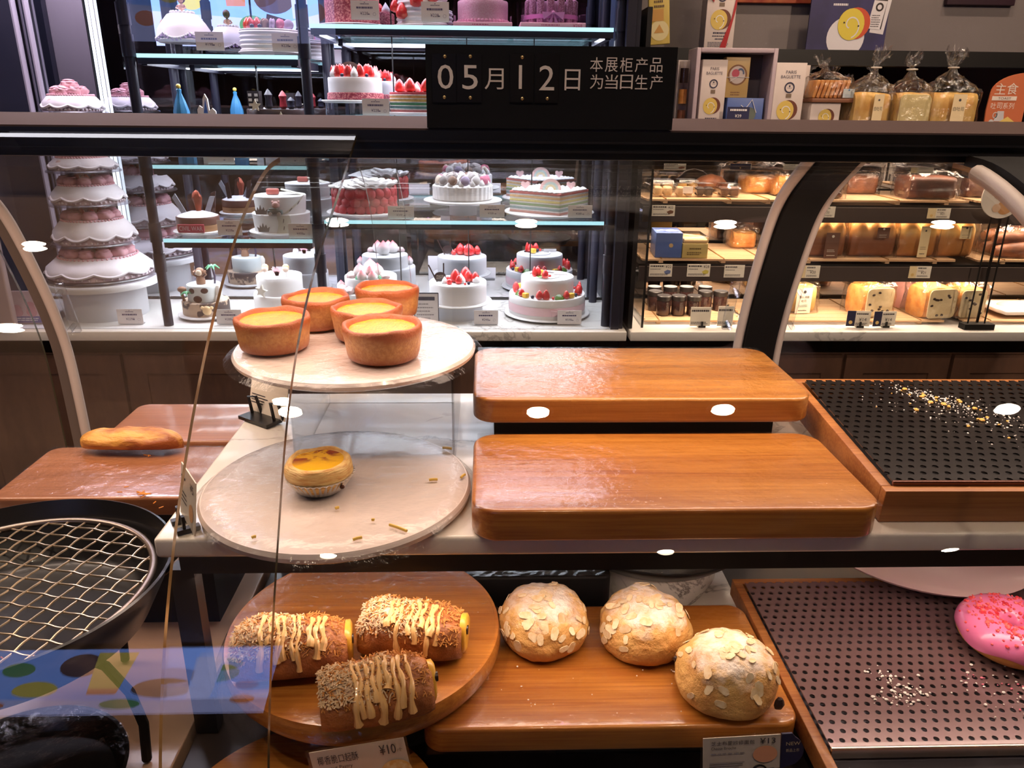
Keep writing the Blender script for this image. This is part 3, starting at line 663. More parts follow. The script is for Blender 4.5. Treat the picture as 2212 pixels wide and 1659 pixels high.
t = thing('tray_riser', 'black strip propping up the back of the dusted black tray', 'riser', (.72, 1.02, ZS)); B().box((0, 0, .0105), (.4, .02, .0205)).build('block', BLACKM, t)
def scatter(name, label, tr, h, n, area_, m, r0, r1, streak=None, parent=None):
    b = B()
    for i in range(n):
        if streak: a, c_, sp_ = random.choice(streak); f = random.random(); x = a[0]+(c_[0]-a[0])*f+random.gauss(0, sp_); y = a[1]+(c_[1]-a[1])*f+random.gauss(0, sp_*.7)
        else: x, y = random.uniform(*area_[:2]), random.uniform(*area_[2:])
        r = random.uniform(r0, r1); b.sph((x, y, h+r*.5), r, 6, (random.uniform(.7, 1.5), random.uniform(.7, 1.3), .7), .3, 300, i)
    o = b.build(name, m); o.location = tr.location; o.rotation_euler = tr.rotation_euler; tag(o, label, 'crumbs', kind='stuff'); return o
SUGAR = plain('icing_sugar', C(250, 240, 230), .8); CRUMB = plain('golden_crumb', C(232, 180, 90), .6)
random.seed(3)
STR = [((-.16, .125), (.02, -.09), .012), ((-.13, .10), (-.08, .05), .01), ((-.17, .06), (-.02, .03), .03), ((0, -.03), (.09, -.10), .016), ((-.10, .02), (.02, -.05), .035)]
scatter('sugar_dusting', 'white icing sugar dusting on the black perforated tray', T1, .0447, 520, None, SUGAR, .0004, .0012, STR)
scatter('golden_crumbs', 'golden pastry crumbs on the black perforated tray', T1, .0447, 46, None, CRUMB, .001, .0032, STR)
# lower shelf: round board, brioche board, tray with doughnut
RZ = EYE-.60
plate3 = round_plate('round_board', 'thick round wooden board with three coconut pastries', -.149, .787, RZ, .166, .031, BOARDL if False else BOARD, True)
t = thing('board_riser', 'black drum carrying the round pastry board', 'riser', (-.157, .80, DK)); B().cyl((0, 0, 0), .11, RZ-.031-DK, 40).build('drum', BLACKM, t)
HZ = EYE-.634
board('wooden board with three almond brioche buns', -.07, .3445, .652, .868, HZ, .033, BOARD, .022, 12)
t = thing('board_riser', 'black block carrying the brioche board', 'riser', (.20, .77, DK)); B().box((0, 0, (HZ-.033-DK)/2), (.24, .15, HZ-.033-DK)).build('block', BLACKM, t)
T2 = tray('framed brown perforated tray with the pink doughnut', (.349+.24, .575+.175, HZ-.028), .48, .350, .026, PERF2, UNDER2, math.radians(1.0))
t = thing('tray_riser', 'black block under the doughnut tray', 'riser', (.62, .78, DK)); B().box((0, 0, (HZ-.031-DK)/2), (.34, .18, HZ-.031-DK)).build('block', BLACKM, t)
scatter('sugar_dusting', 'white icing sugar spilled on the brown tray near the doughnut', T2, .0315, 150, None, SUGAR, .0005, .0018, [((-.13, -.02), (-.09, -.06), .008), ((-.15, -.06), (-.09, -.06), .012), ((-.02, -.03), (.03, -.09), .03)])
scatter('berry_crumbs', 'pink icing crumbs spilled on the brown tray', T2, .0315, 40, None, plain('pink_crumb', C(240, 130, 150), .6), .0006, .0018, [((-.02, -.03), (.06, -.07), .008), ((0, -.08), (.08, -.12), .02)])
t = thing('board_riser', 'black base under the lowest round board', 'riser', (-.17, .60, DK)); B().cyl((0, 0, 0), .09, .004, 30).build('drum', BLACKM, t)
round_plate('round_board', 'lowest round wooden board, mostly below the picture', -.185, .575, DK+.030, .145, .026, BOARD, False)
# coconut pastries
def powder(name, base, base2, pw, lo=.35, hi=.6, axis_bias=(0, 0, 1), zlo=0.01, zhi=.04, glaze=.35, bscale=70, nsc=55):
    t = NT(name); v = t.coord(); geo = t.add('ShaderNodeNewGeometry'); sp = t.add('ShaderNodeSeparateXYZ'); tc = t.add('ShaderNodeTexCoord'); t.link(tc.outputs['Object'], sp.inputs[0])
    hgt = t.ramp(t.math('ADD', sp.outputs[2], t.math('MULTIPLY', sp.outputs[0], axis_bias[0])), zlo, zhi)
    msk = t.ramp(t.math('MULTIPLY', t.noise(v, nsc, 5, .65), t.math('ADD', t.math('MULTIPLY', hgt, .9), .25)), lo, hi)
    col = t.mix(msk, t.mix(t.ramp(t.noise(v, 22, 3), .38, .65), base, base2), pw)
    t.bsdf(col, .5, 0, glaze, t.bump(t.noise(v, bscale, 5, .65), .8, .006)); return t.m
PAST = powder('glazed_pastry', C(190, 118, 58), C(134, 72, 32), C(232, 206, 176), .42, .66, (-.25, 0, 0), .02, .065, .3, 70)
COCO = plain('coconut_shred', C(208, 142, 70), .6); COCW = plain('coconut_sugared', C(226, 196, 158), .7); ICE = plain('cream_drizzle', C(236, 188, 122), .4, 0, .2); FILL = plain('yellow_filling', C(232, 176, 60), .4, 0, .3)
def pastry(px, py, rz, L, W, H, label, seed, z=RZ+.003):
    p = atz(px, py, z); random.seed(seed)
    t = thing('coconut_pastry', label, 'pastry', p, rz, 'coconut pastries on the round board')
    R = []; n = 40; m = 22
    def surf(u, a):                                    # u along the roll -1..1, a around
        e = 2.25; c, s_ = math.cos(a), math.sin(a); k = (abs(u)**5)*.30
        y = math.copysign(abs(c)**(2/e), c)*W/2*(1-k); zz = (math.copysign(abs(s_)**(2/e), s_)*.5+.5)*H*(1-k*.7)*(1+.06*math.sin(u*2.2+seed)); y *= 1.12-.22*zz/H
        q = Vector((u*L/2, y, zz)); d = 1+.09*nz(q, 24, seed)+.05*nz(q, 70, seed+3); return Vector((q.x, q.y*d, max(q.z*d, 0)))
    for i in range(m+1):
        u = -1+2*i/m; R.append([tuple(surf(u, 2*pi*j/n)) for j in range(n)])
    B().rings(R).build('crust', PAST, t, ang=70)
    for sx in (1,):                                    # open end of the roll with filling
        q = B().at((sx*L*.495, .004, H*.44), (0, pi/2*1, 0)); q.lathe([(W*.30, -.002), (W*.30, .003), (W*.24, .0055), (.001, .006)], seg=20, wob=lambda a, r, zz, i: (.10*r*math.sin(3*a+seed), 0)); q.build('filling', FILL, t, ang=70)
        q = B().at((sx*L*.505, -.006, H*.62), (0, pi/2, 0)); q.cyl((0, 0, -.01), .0052, .016, 12); q.build('chocolate_stick', CHOC, t)
    b = B()
    for k in range(9):                                # zig-zag drizzle across the roll
        u = -.42+1.26*k/10+random.uniform(-.05, .05); pts = []; en = random.uniform(60, 130)
        for j in range(12):
            a = math.radians(72)+math.radians(en)*j/11
            pts.append(surf(u+.022*math.sin(j*.8+k*.7+seed)+.010*random.random(), a)+Vector((0, -.0006, .0012)))
        b.tube(pts, lambda f, q=.0014+.0014*random.random(), w_=random.uniform(0, 6): q*(1+.9*f**3+.35*math.sin(f*17+w_)), 7)
    b.build('drizzle', ICE, t)
    for nm, cnt, m_, u0, u1, rr in (('coconut_shreds', 420, COCO, -.95, .95, .00062), ('sugared_coconut', 420, COCW, -.98, .25, .00075)):
        b = B()
        for i in range(cnt):
            u = random.uniform(u0, u1) if nm == 'coconut_shreds' else u0+(u1-u0)*random.random()**1.5; a = random.uniform(.35, 2.9) if nm == 'coconut_shreds' else random.uniform(.9, 2.75)
            q = surf(u, a)+Vector((0, 0, .001)); d = Vector((random.gauss(0, 1), random.gauss(0, 1), random.gauss(0, .5))).normalized()*random.uniform(.004, .010)
            b.tube([q-d*.5, q+Vector((0, 0, .0012)), q+d*.5], rr, 4)
        o = b.build(nm, m_, t); o['kind'] = 'stuff'
    return t
pastry(634, 1438, math.radians(8), .124, .076, .054, 'coconut pastry at the left, half behind the dark door edge', 21)
pastry(893, 1398, math.radians(-6), .118, .074, .054, 'coconut pastry at the back right with thick cream drizzle', 22)
pastry(815, 1535, math.radians(14), .114, .070, .057, 'frontmost coconut pastry above the price card', 23)
# brioche buns
BRIO = powder('brioche_crust', C(232, 184, 108), C(206, 146, 76), C(246, 230, 214), .32, .56, (0, 0, 0), .026, .068, .05, 90, 38)
ALM = plain('almond_flake', C(238, 216, 176), .55, col2=C(226, 190, 136), scale=160); RAIS = plain('raisin', C(54, 34, 26), .5)
def brioche(px, py, r, hgt, label, seed, z=HZ+.0025):
    p = atz(px, py, z); random.seed(seed); t = thing('almond_brioche', label, 'bun', (p.x, p.y+r*.80, z), random.uniform(-.4, .4), 'almond brioche on the board')
    def wob(a, rr, zz, i): q = (rr*math.cos(a), rr*math.sin(a), zz); e = 1.0*nz(q, 22, seed)+.5*nz(q, 60, seed+1)+.25*nz(q, 130, seed+2); return (.0042*e, .0032*e if zz > .01 else 0)
    prof = [(r*.70, 0), (r*.86, .002), (r*.965, .010), (r, .020), (r*.985, .030), (r*.93, hgt*.60), (r*.82, hgt*.77), (r*.64, hgt*.90), (r*.40, hgt*.975), (r*.18, hgt), (.0006, hgt)]
    dense = catmull(prof, 4); B().lathe(dense, seg=72, wob=wob).build('bun', BRIO, t, ang=85)
    b = B()
    def srf(f, a):
        k = min(int(f*(len(dense)-1)), len(dense)-2); g = f*(len(dense)-1)-k; rr = dense[k][0]*(1-g)+dense[k+1][0]*g; zz = dense[k][1]*(1-g)+dense[k+1][1]*g
        dr, dz = wob(a, rr, zz, 0); return Vector(((rr+dr)*math.cos(a), (rr+dr)*math.sin(a), zz+dz))
    for i in range(46):
        a = random.uniform(0, 2*pi) if i % 3 else random.uniform(3.4, 6.0); f = random.uniform(.30, .97)
        p0 = srf(f, a); nrm = (srf(f, a+.06)-srf(f, a-.06)).cross(srf(min(f+.03, 1), a)-srf(f-.03, a))
        nrm = nrm.normalized(); nrm = nrm if nrm.dot(Vector((p0.x, p0.y, .02))) > 0 else -nrm
        nrm = (nrm+Vector((random.gauss(0, .14), random.gauss(0, .14), random.gauss(0, .1)))).normalized()
        M = Matrix.Translation(p0+nrm*.0010) @ nrm.to_track_quat('Z', 'Y').to_matrix().to_4x4() @ Matrix.Rotation(random.uniform(0, 6), 4, 'Z')
        s_ = random.uniform(.0040, .0066); b.M = M; b.lathe([(s_, -.0004), (s_, .0005)], seg=12, wob=lambda a2, r2, z2, i2: (r2*.32*math.cos(2*a2)-.10*r2*math.cos(a2), 0))
    o = b.build('almond_flakes', ALM, t); o['kind'] = 'stuff'
    b = B()
    for i in range(1): a = random.uniform(2.6, 3.4); b.at((r*.98*math.cos(a), r*.98*math.sin(a), .022+.01*random.random())); b.sph((0, 0, 0), .0045, 8, (1, .8, .9), .3, 200, i)
    b.build('raisin', RAIS, t)
    return t
brioche(1180, 1428, .0555, .064, 'almond brioche bun nearest the round board', 31); brioche(1403, 1439, .0555, .064, 'almond brioche bun in the middle at the back of the board', 32)
bt = brioche(1590, 1555, .0575, .063, 'frontmost and palest almond brioche bun, raisin poking out at right', 33)
b = B().sph((.047, -.040, .014), .006, 10, (1, .8, 1.3), .3, 200, 1); b.build('raisin', RAIS, bt)
scatter('sugar_specks', 'fine sugar specks on the brioche board', bpy.data.objects['wooden_board.002'], .0352, 36, (-.15, .15, -.09, .0), SUGAR, .0004, .001)
# doughnut
p = atz(2178, 1416, HZ+.007); t = thing('pink_doughnut', 'ring doughnut with pink icing and red berry crumbs', 'doughnut', (p.x+.012, p.y+.02, HZ+.0050))
DOUGH = plain('doughnut_dough', C(222, 158, 80), .5, col2=C(196, 122, 52), scale=25, bump=.15, bscale=120); ICEP = plain('pink_icing', C(232, 122, 168), .25, 0, .4, bump=.1, bscale=60); BERRY = plain('berry_crumb', C(214, 44, 60), .5, col2=C(240, 120, 110), scale=200)
def torus(bm, Rm, rm, a0, a1, zc, sq=1.0, wv=0, n=56, m=20, infl=0):
    R = []
    for i in range(n+1):
        A = 2*pi*i/n; q = []
        for j in range(m+1 if a1-a0 < 6.2 else m):
            ph = a0+(a1-a0)*j/m; rr = rm+infl; x = Rm+rr*math.cos(ph); zz = zc+rr*sq*math.sin(ph)
            if wv and j in (0, m): zz += wv*math.sin(5*A+j)
            q.append((x*math.cos(A), x*math.sin(A), zz))
        R.append(q)
    return bm.rings(R, a1-a0 > 6.2, False, False)
torus(B(), .033, .0235, 0, 2*pi, .0205, .87).build('ring', DOUGH, t); torus(B(), .033, .0235, -.25, pi+.25, .0212, .87, .003, infl=.0012).build('icing', ICEP, t)
b = B(); random.seed(5)
for i in range(420):
    A = random.uniform(0, 2*pi); ph = random.gauss(pi/2, .5); x = .033+.0250*math.cos(ph); r = random.uniform(.0006, .0024)
    b.sph((x*math.cos(A), x*math.sin(A), .0212+.0250*.87*math.sin(ph)), r, 6, (1, 1.2, .8), .4, 250, i)
o = b.build('berry_crumbs', BERRY, t); o['kind'] = 'stuff'; t.scale = (1.08, 1.08, 1.08)
# ------------------------------------------------------------------ things at the back of the lower deck
p = atz(1130, 1255, EYE-.60)
t = thing('black_tray', 'black tray wrapped in crinkled film behind the first brioche', 'tray', (.045, .99, DK+.011)); B().rbox((0, 0, .05), (.25, .2, .10), .012, .004).build('body', BLACKM, t)
b = B(); V = []; F = []
for i in range(31):
    for k in range(25):
        x, y = -.125+.25*i/30, -.10+.2*k/24; V.append((x, y, .1015+abs(crumple((x, y, 2), .004, 55, 2))))
for i in range(30):
    for k in range(24): q = i*25+k; F.append((q, q+25, q+26, q+1))
b._a(V, F).build('cling_film', FILM, t, smooth=False)
t = thing('black_pan', 'black round pan wrapped in film on a pale bowl', 'pan', (.255, 1.03, DK+.085)); B().lathe([(.10, 0), (.125, .006), (.15, .03), (.152, .034), (.148, .034), (.122, .010), (.001, .008)], seg=64).build('body', PLAST, t)
b = B().lathe([(.15, .0355), (.12, .037), (.09, .0365), (.05, .038), (.001, .037)], seg=48, wob=lambda a, r, z, i: (0, .004*nz((r*math.cos(a), r*math.sin(a), 0), 60, 2))); b.build('cling_film', FILM, t, smooth=False)
t = thing('pale_bowl', 'pale footed bowl under the black pan', 'bowl', (.255, 1.03, DK+.011)); B().lathe([(.03, 0), (.085, 0), (.10, .03), (.098, .074)], seg=48).build('body', MARN, t)
t = thing('round_plate', 'white plate with pink rim glimpsed under the marble shelf at right', 'plate', (.64, .985, HZ+.012)); B().lathe([(.06, 0), (.10, .0), (.155, .020), (.158, .024), (.150, .022), (.10, .006), (.001, .005)], seg=72).build('disc', plain('plate_pinkish', C(240, 206, 206), .25, 0, .3), t)
# ------------------------------------------------------------------ left end: board with bread, pan with grid, stand
LB = EYE-.50
t = board('wooden board with a long bread at the left end', -.665, -.362, .93, 1.095, LB, .028, BOARDL, .02, 15)
board('second wooden board under the long bread, further back', -.60, -.362, 1.10, 1.26, LB+.006, .028, BOARDL, .02)
t = thing('board_riser', 'black riser under the left end wooden boards', 'riser', (-.50, 1.08, DK)); B().box((0, 0, (LB-.028-DK)/2), (.22, .26, LB-.028-DK)).build('block', BLACKM, t)
p = atz(270, 985, LB+.006); t = thing('long_bread', 'long flaky golden bread at the back of the left board', 'bread', (p.x, p.y+.028, LB+.007), math.radians(-1))
LBM = plain('flaky_bread', C(220, 160, 72), .5, 0, .15, C(150, 78, 28), 26, .42, .6, .9, 60, .006, stretch=(.5, 1.2, 1.2)); R = []
for i in range(29):
    u = -1+2*i/28; k = (1-abs(u)**3.2)**.5 if abs(u) < 1 else 0; k = max(k, .12); q = []
    for j in range(28):
        a = 2*pi*j/28; v = Vector((u*.076, math.cos(a)*.026*k, (math.sin(a)*.5+.5)*.030*(.4+.6*k))); d = 1+.10*nz(v, 35, 1)+.05*nz(v, 90, 2); q.append((v.x, v.y*d, max(0, v.z*d)))
    R.append(q)
B().rings(R).build('loaf', LBM, t, ang=80)
SHO = plain('orange_shred', C(232, 140, 40), .5); b = B(); random.seed(9)
for px, py, n in ((312, 1066, 16), (262, 1050, 2), (340, 1095, 2), (322, 985, 3)):
    for i in range(n):
        q = atz(px+random.gauss(0, 9), py+random.gauss(0, 4), LB+.0035); d = Vector((random.gauss(0, 1), random.gauss(0, .5), 0)).normalized()*.003; b.tube([q-d, q+d], .0007, 5)
o = b.build('bread_shreds', SHO); tag(o, 'orange bread shreds on the left wooden board', 'crumbs', kind='stuff')
# pan with wire grid
ZR = EYE-.487
pc = atz(4, 1245, ZR); PCX, PCY = pc.x, pc.y
t = thing('frying_pan', 'deep black pan with a wire grid at the left edge', 'pan', (PCX, PCY, ZR-.075))
B().lathe([(.04, 0), (.125, 0), (.14, .01), (.163, .055), (.171, .074), (.173, .076), (.170, .077), (.160, .056), (.136, .013), (.12, .006), (.001, .006)], seg=96).build('body', plain('pan_black', C(16, 15, 15), .35, 0, .2), t)
b = B().lathe([(.08, .0), (.085, -.012), (.08, -.012)], seg=48); b.build('foot', BLACKM, t)
p = atz(350, 1215, EYE-.49); b = B(); hb = Vector((p.x-PCX, p.y-PCY, .062))
b.tube([(.160, .02, .060), (.170, .03, .066), (.176, .05, .068), (.170, .075, .068), (.152, .075, .062)], .003, 8); b.build('handle', plain('handle_steel', C(70, 62, 60), .3, .8), t)
g = thing('wire_grid', 'round steel wire grid resting in the black pan', 'grid', (PCX, PCY-.004, ZR-.016)); RG = .150
b = B(); b.tube([(RG*math.cos(2*pi*i/72), RG*math.sin(2*pi*i/72), 0) for i in range(72)], .0042, 10, True); b.build('ring', RINGM, g)
WIRE = plain('wire_steel', C(190, 170, 140), .3, .85); b = B(); ga = math.radians(-14)
for s_ in (0, 1):
    for k in range(-7, 8):
        o_ = k*.0215+.004; half = math.sqrt(max(0, RG*RG-o_*o_)); n = int(half*2/.0032)
        if n < 4: continue
        pts = []
        for i in range(n+1):
            u = -half+2*half*i/n; ph = pi*u/.0215+(k % 2)*pi+(s_*pi)
            zz = .0007*math.sin(ph+pi/2); ww = .0004*math.sin(ph*2); v = (u, o_+ww) if s_ == 0 else (o_+ww, u)
            pts.append((v[0]*math.cos(ga)-v[1]*math.sin(ga), v[0]*math.sin(ga)+v[1]*math.cos(ga), zz))
        b.tube(pts, .00125, 6)
b.build('wire_mesh', WIRE, g)
b = B(); random.seed(12)
for i in range(26): q = Vector((.00+random.gauss(.02, .022), -.085+random.gauss(0, .014), .009)); d = Vector((random.gauss(0, 1), random.gauss(0, 1), 0)).normalized()*random.uniform(.001, .006); b.tube([q-d, q+d], .0007, 4)
o = b.build('pan_crumbs', SHO, loc=(PCX, PCY, ZR-.075)); tag(o, 'orange crumbs lying in the bottom of the black pan', 'crumbs', kind='stuff')
t = thing('pan_stand', 'black bent rod stand under the gridded pan', 'stand', (PCX, PCY, DK)); hh = ZR-.087-DK
b = B(); b.tube([(.085*math.cos(2*pi*i/40), .085*math.sin(2*pi*i/40), hh-.005) for i in range(40)], .005, 8, True); b.build('top_ring', BLACKM, t)
for a in (-.25, 1.3, 2.8):
    c_, s_ = math.cos(a), math.sin(a); B().tube([(.085*c_, .085*s_, hh-.006), (.11*c_, .11*s_, hh*.92), (.135*c_, .135*s_, hh*.7), (.145*c_, .145*s_, hh*.4), (.14*c_, .14*s_, .004)], .0055, 8).build('leg', BLACKM, t)
# dark domed pan lower left
p = atz(52, 1664, DK+.03); t = thing('dark_dish', 'dark round dish wrapped in film at the lower left corner', 'dish', (p.x, p.y-.02, DK))
B().lathe([(.06, 0), (.095, .004), (.110, .028), (.112, .034), (.108, .034), (.095, .012), (.001, .010)], seg=64).build('body', PLAST, t)
b = B().lathe([(.113, .0350), (.09, .037), (.06, .0365), (.03, .038), (.001, .037)], seg=44, wob=lambda a, r, z, i: (0, .003*nz((r*math.cos(a), r*math.sin(a), 0), 60, 6))); b.build('cling_film', FILM, t, smooth=False)
# ------------------------------------------------------------------ price cards in the case
CARDN = plain('card_cream', C(240, 226, 206), .35, 0, .3); SLEEVE = glass('card_sleeve', (.97, .97, .97, 1), .06, .05)
def case_card(label, px0, py0, px1, py1, Y, rotz, roll, hgt):
    A, D = at(px0, py0, Y), at(px1, py1, Y); wd = (D-A).length; t = thing('price_card', label, 'price card', A); t.rotation_euler = (math.radians(-8), roll, rotz)
    B().box((wd/2, .0006, -hgt/2), (wd, .0010, hgt)).build('card', CARDN, t); B().rbox((wd/2, -.0004, -hgt/2), (wd+.006, .0004, hgt+.006), .0001, .0001).build('sleeve', SLEEVE, t)
    return t, wd
t, wd = case_card('white price card for coconut pastry at 10 yuan', 667, 1627, 869, 1587, .605, 0, math.radians(-10.6), .075); H_ = .075
b = B(); y = -.0012
b.text('椰香脆口起酥', .05*wd+.002, -.0155, .50*wd, -.0055, y=y); b.text('¥10', .73*wd, -.0145, .90*wd, -.0035, y=y); b.text('/个', .91*wd, -.0135, .965*wd, -.0095, y=y); b.text('Coconut Pastry', .06*wd, -.0235, .42*wd, -.0182, y=y)
b.build('lettering', INK, t); b = B().disc(.86*wd, -.034, .012, y, sx=1.3); b.build('pastry_picture', plain('print_pastry', C(224, 170, 92), .5, col2=C(240, 214, 160), scale=150), t)
b = B().box((wd*.5, .006, -H_-.0), (.03, .012, .03)); b.build('holder', PLAST, t)
t, wd = case_card('price card for cheese brioche at 13 yuan with navy NEW end', 1519, 1596, 1687, 1578, .622, 0, math.radians(-3.0), .040)
b = B(); b.text('芝士布里欧修面包', .10*wd, -.0085, .66*wd, -.0035, y=y); b.text('¥13', .73*wd, -.0090, .93*wd, -.0022, y=y); b.text('Cheese Brioche', .10*wd, -.0135, .42*wd, -.0102, y=y); b.build('lettering', INK, t)
b = B(); b.bars(.1*wd, .55*wd, -.019, 1, .003, .0012, y, .1, .0012); b.bars(.08*wd, .6*wd, -.030, 3, .0026, .0010, y, .3); b.build('fine_print', GREYI, t); B().disc(.80*wd, -.0215, .010, y, sx=1.3).build('bun_picture', plain('print_bun', C(226, 160, 120), .5), t)
pts = [(wd, -.040)]+[(wd+.0245*math.cos(a)*1.0, -.0195+.0205*math.sin(a)) for a in [-.9+i*.2 for i in range(10)]]+[(wd+.012, .0012), (wd+.001, .0010)]
B().prism(pts, -.0012, .0012).build('new_tab', NAVYP, t); b = B(); b.text('NEW', wd+.0055, -.0125, wd+.0205, -.0085, y=-.0016); b.text('新品上市', wd+.0055, -.0205, wd+.0195, -.0165, y=-.0016); b.build('tab_lettering', plain('letter_gold', C(206, 186, 150), .4), t)
b = B(); b.at((wd*.72, -.004, -.040)); b.tube([(.0075*math.cos(2*pi*i/24), 0, .0075*math.sin(2*pi*i/24)) for i in range(24)], .0011, 8, True); b.at(); b.box((wd*.62, .003, -.0445), (.05, .012, .010)); b.box((wd*.62, .006, -.062), (.02, .012, .03)); b.build('holder', PLAST, t)
# two cards left of the plates, nearly edge-on
p = atz(407, 1140, ZS); t = thing('price_card', 'price card seen edge-on left of the single egg tart plate', 'price card', (p.x, p.y, ZS+.001), math.radians(-57))
b = B().at((0, 0, .003), (math.radians(-8), 0, 0)); b.box((0, 0, .031), (.062, .0012, .060)); b.build('card', CARDN, t)
b = B().at((0, 0, .003), (math.radians(-8), 0, 0)); b.text('¥5', .010, .044, .024, .053, y=-.001); b.bars(-.028, -.006, .046, 1, .004, .003, -.001); b.bars(-.028, .0, .030, 3, .005, .0016, -.001); b.mat(1).disc(.016, .020, .010, -.001, sx=.9); b.build('print', [INK, plain('print_tart', C(226, 170, 120), .5)], t)
b = B()
for x in (-.014, .010): b.box((x, -.006, .010), (.006, .003, .020)); b.box((x, -.002, .003), (.008, .024, .005))
b.build('holder', PLAST, t)
p = atz(592, 905, ZS); t = thing('price_card', 'price card in a black holder under the raised tart plate', 'price card', (p.x-.01, p.y, ZS+.001), math.radians(-36))
b = B().at((0, 0, .004), (math.radians(-14), 0, 0)); b.box((0, 0, .034), (.080, .0012, .068)); b.build('card', CARDN, t)
b = B().at((0, 0, .004), (math.radians(-14), 0, 0)); b.text('芋泥布丁', -.036, .054, -.006, .062, y=-.001); b.bars(-.036, -.010, .048, 1, .004, .002, -.001); b.bars(-.036, .0, .026, 4, .004, .0014, -.001); b.build('print', INK, t)
b = B()
for x in (-.024, .024):
    b.tube([(x, -.006, .002), (x, -.010, .032), (x+.009, -.004, .032), (x+.011, .002, .004)], .0026, 6)
b.box((0, -.012, .003), (.062, .028, .005)); b.build('holder', PLAST, t)
# ------------------------------------------------------------------ cakes in the refrigerated cabinet
def mesh_of(name, b, m):
    o = b.build(name, m, ang=60); me = o.data; bpy.data.objects.remove(o); return me
def inst(name, me, parent, loc, rot=(0, 0, 0), sc=1.0):
    o = bpy.data.objects.new(name, me); COL.objects.link(o); o.parent = parent; o.location = loc; o.rotation_euler = rot
    o.scale = (sc, sc, sc) if not isinstance(sc, tuple) else sc; return o
def tricol(name, stops, rough=.4, coat=.1):
    t = NT(name); tc = t.add('ShaderNodeTexCoord'); s = t.add('ShaderNodeSeparateXYZ'); t.link(tc.outputs['Object'], s.inputs[0])
    r = t.add('ShaderNodeValToRGB'); el = r.color_ramp.elements; el[0].position, el[0].color = stops[0]; el[1].position, el[1].color = stops[-1]
    for p, c in stops[1:-1]: e = el.new(p); e.color = c
    t.link(s.outputs[2], r.inputs[0]); t.bsdf(r.outputs[0], rough, 0, coat); return t.m
PEACHM = tricol('peach_skin', [(0.0, C(250, 244, 240)), (.42, C(250, 236, 232)), (.9, C(236, 84, 96))])
STRAW = mesh_of('strawberry', B().lathe([(.004, 0), (.0095, .003), (.0105, .009), (.0085, .016), (.0045, .0225), (.0006, .0255)], seg=12), RED)
HALF = mesh_of('strawberry_slice', B().lathe([(.007, 0), (.0095, .005), (.0088, .013), (.005, .021), (.0006, .0255)], seg=12, wob=lambda a, r, z, i: (-r*.45*abs(math.sin(a)), 0)), RED)
DOLL = mesh_of('cream_dollop', B().lathe([(.007, 0), (.0098, .003), (.0088, .009), (.005, .015), (.0018, .0195), (.0004, .022)], seg=14, wob=lambda a, r, z, i: (.06*r*math.cos(6*a), 0)), CREAM)
BLUE = mesh_of('blueberry', B().sph((0, 0, .0045), .0052, 10), BLUEB)
GRAPE = mesh_of('red_berry', B().sph((0, 0, .006), .0072, 12), RED)
ROSE = mesh_of('cream_rose', B().lathe([(.010, 0), (.0145, .004), (.0150, .009), (.0125, .012), (.0130, .0135), (.0090, .0155), (.0095, .0170), (.0050, .0185), (.0004, .019)], seg=20, wob=lambda a, r, z, i: (.10*r*math.cos(5*a+i*1.1), 0)), PINKC)
MACC = {k: plain('macaron_'+k, c, .55) for k, c in (('pink', C(206, 110, 140)), ('pale', C(222, 214, 214)), ('lilac', C(176, 158, 190)), ('brown', C(150, 118, 104)), ('grey', C(170, 160, 160)), ('cream', C(232, 214, 198)))}
def mac(k):
    b = B()
    for z0 in (0, .0065): b.lathe([(.008, z0), (.011, z0+.001), (.0112, z0+.003), (.0085, z0+.005), (.0005, z0+.0056)] if z0 else [(.0005, -.0006), (.0085, 0), (.0112, .0022), (.011, .0045), (.008, .005)], seg=16)
    b.cyl((0, 0, .0045), .0098, .0024, 16); return mesh_of('macaron', b, MACC[k])
MACS = [mac(k) for k in MACC]
PEACH = mesh_of('peach', B().lathe([(.006, 0), (.013, .003), (.0175, .011), (.0178, .019), (.0135, .028), (.006, .035), (.0004, .041)], seg=18), tricol('peach_bun', [(0.0, C(250, 246, 242)), (.018, C(250, 240, 238)), (.040, C(236, 74, 92))]))
YCU = mesh_of('mango_cube', B().rbox((0, 0, .006), (.015, .012, .012), .002, .002), plain('mango', C(250, 200, 70), .3, 0, .3))
KIWI = mesh_of('kiwi_slice', B().lathe([(.010, 0), (.0115, .0015), (.010, .003)], seg=16), plain('kiwi', C(86, 120, 40), .3, 0, .3))
PETW = mesh_of('white_petal', B().lathe([(.001, .004), (.007, .001), (.014, .002), (.0175, .006), (.0172, .0068), (.012, .004), (.001, .006)], seg=14, wob=lambda a, r, z, i: (.12*r*math.cos(3*a), .0015*math.cos(2*a))), CREAM)
PETR = mesh_of('red_petal', B().sph((0, 0, 0), .015, 14, (1, .45, .95)), plain('red_petal', C(176, 34, 44), .5, col2=C(206, 60, 66), scale=60))
def base(px, pyfb, wpx, Y=2.19):
    s = mpp(px, pyfb, Y); r = wpx*s/2; return at(px, pyfb, Y).x, at(px, pyfb, Y-r).z, r, s
STANDC = plain('stand_grey', C(204, 204, 208), .4)
def plate_on(label, x, Y, ztop, r, zshelf, ped=.5, m=None, clear=False):
    t = thing('cake_plate', label, 'plate', (x, Y, zshelf)); h = ztop-zshelf; th = min(.008, h-.0005)
    B().lathe([(r*.9, h-th), (r, h-th*.4), (r, h-th*.2), (r-.002, h), (.001, h)], seg=56).build('disc', m or PLATW, t)
    if h > .016: B().lathe([(r*ped, .0), (r*ped, h-th)], seg=40).build('pedestal', ACRY if clear else STANDC, t)
    return t
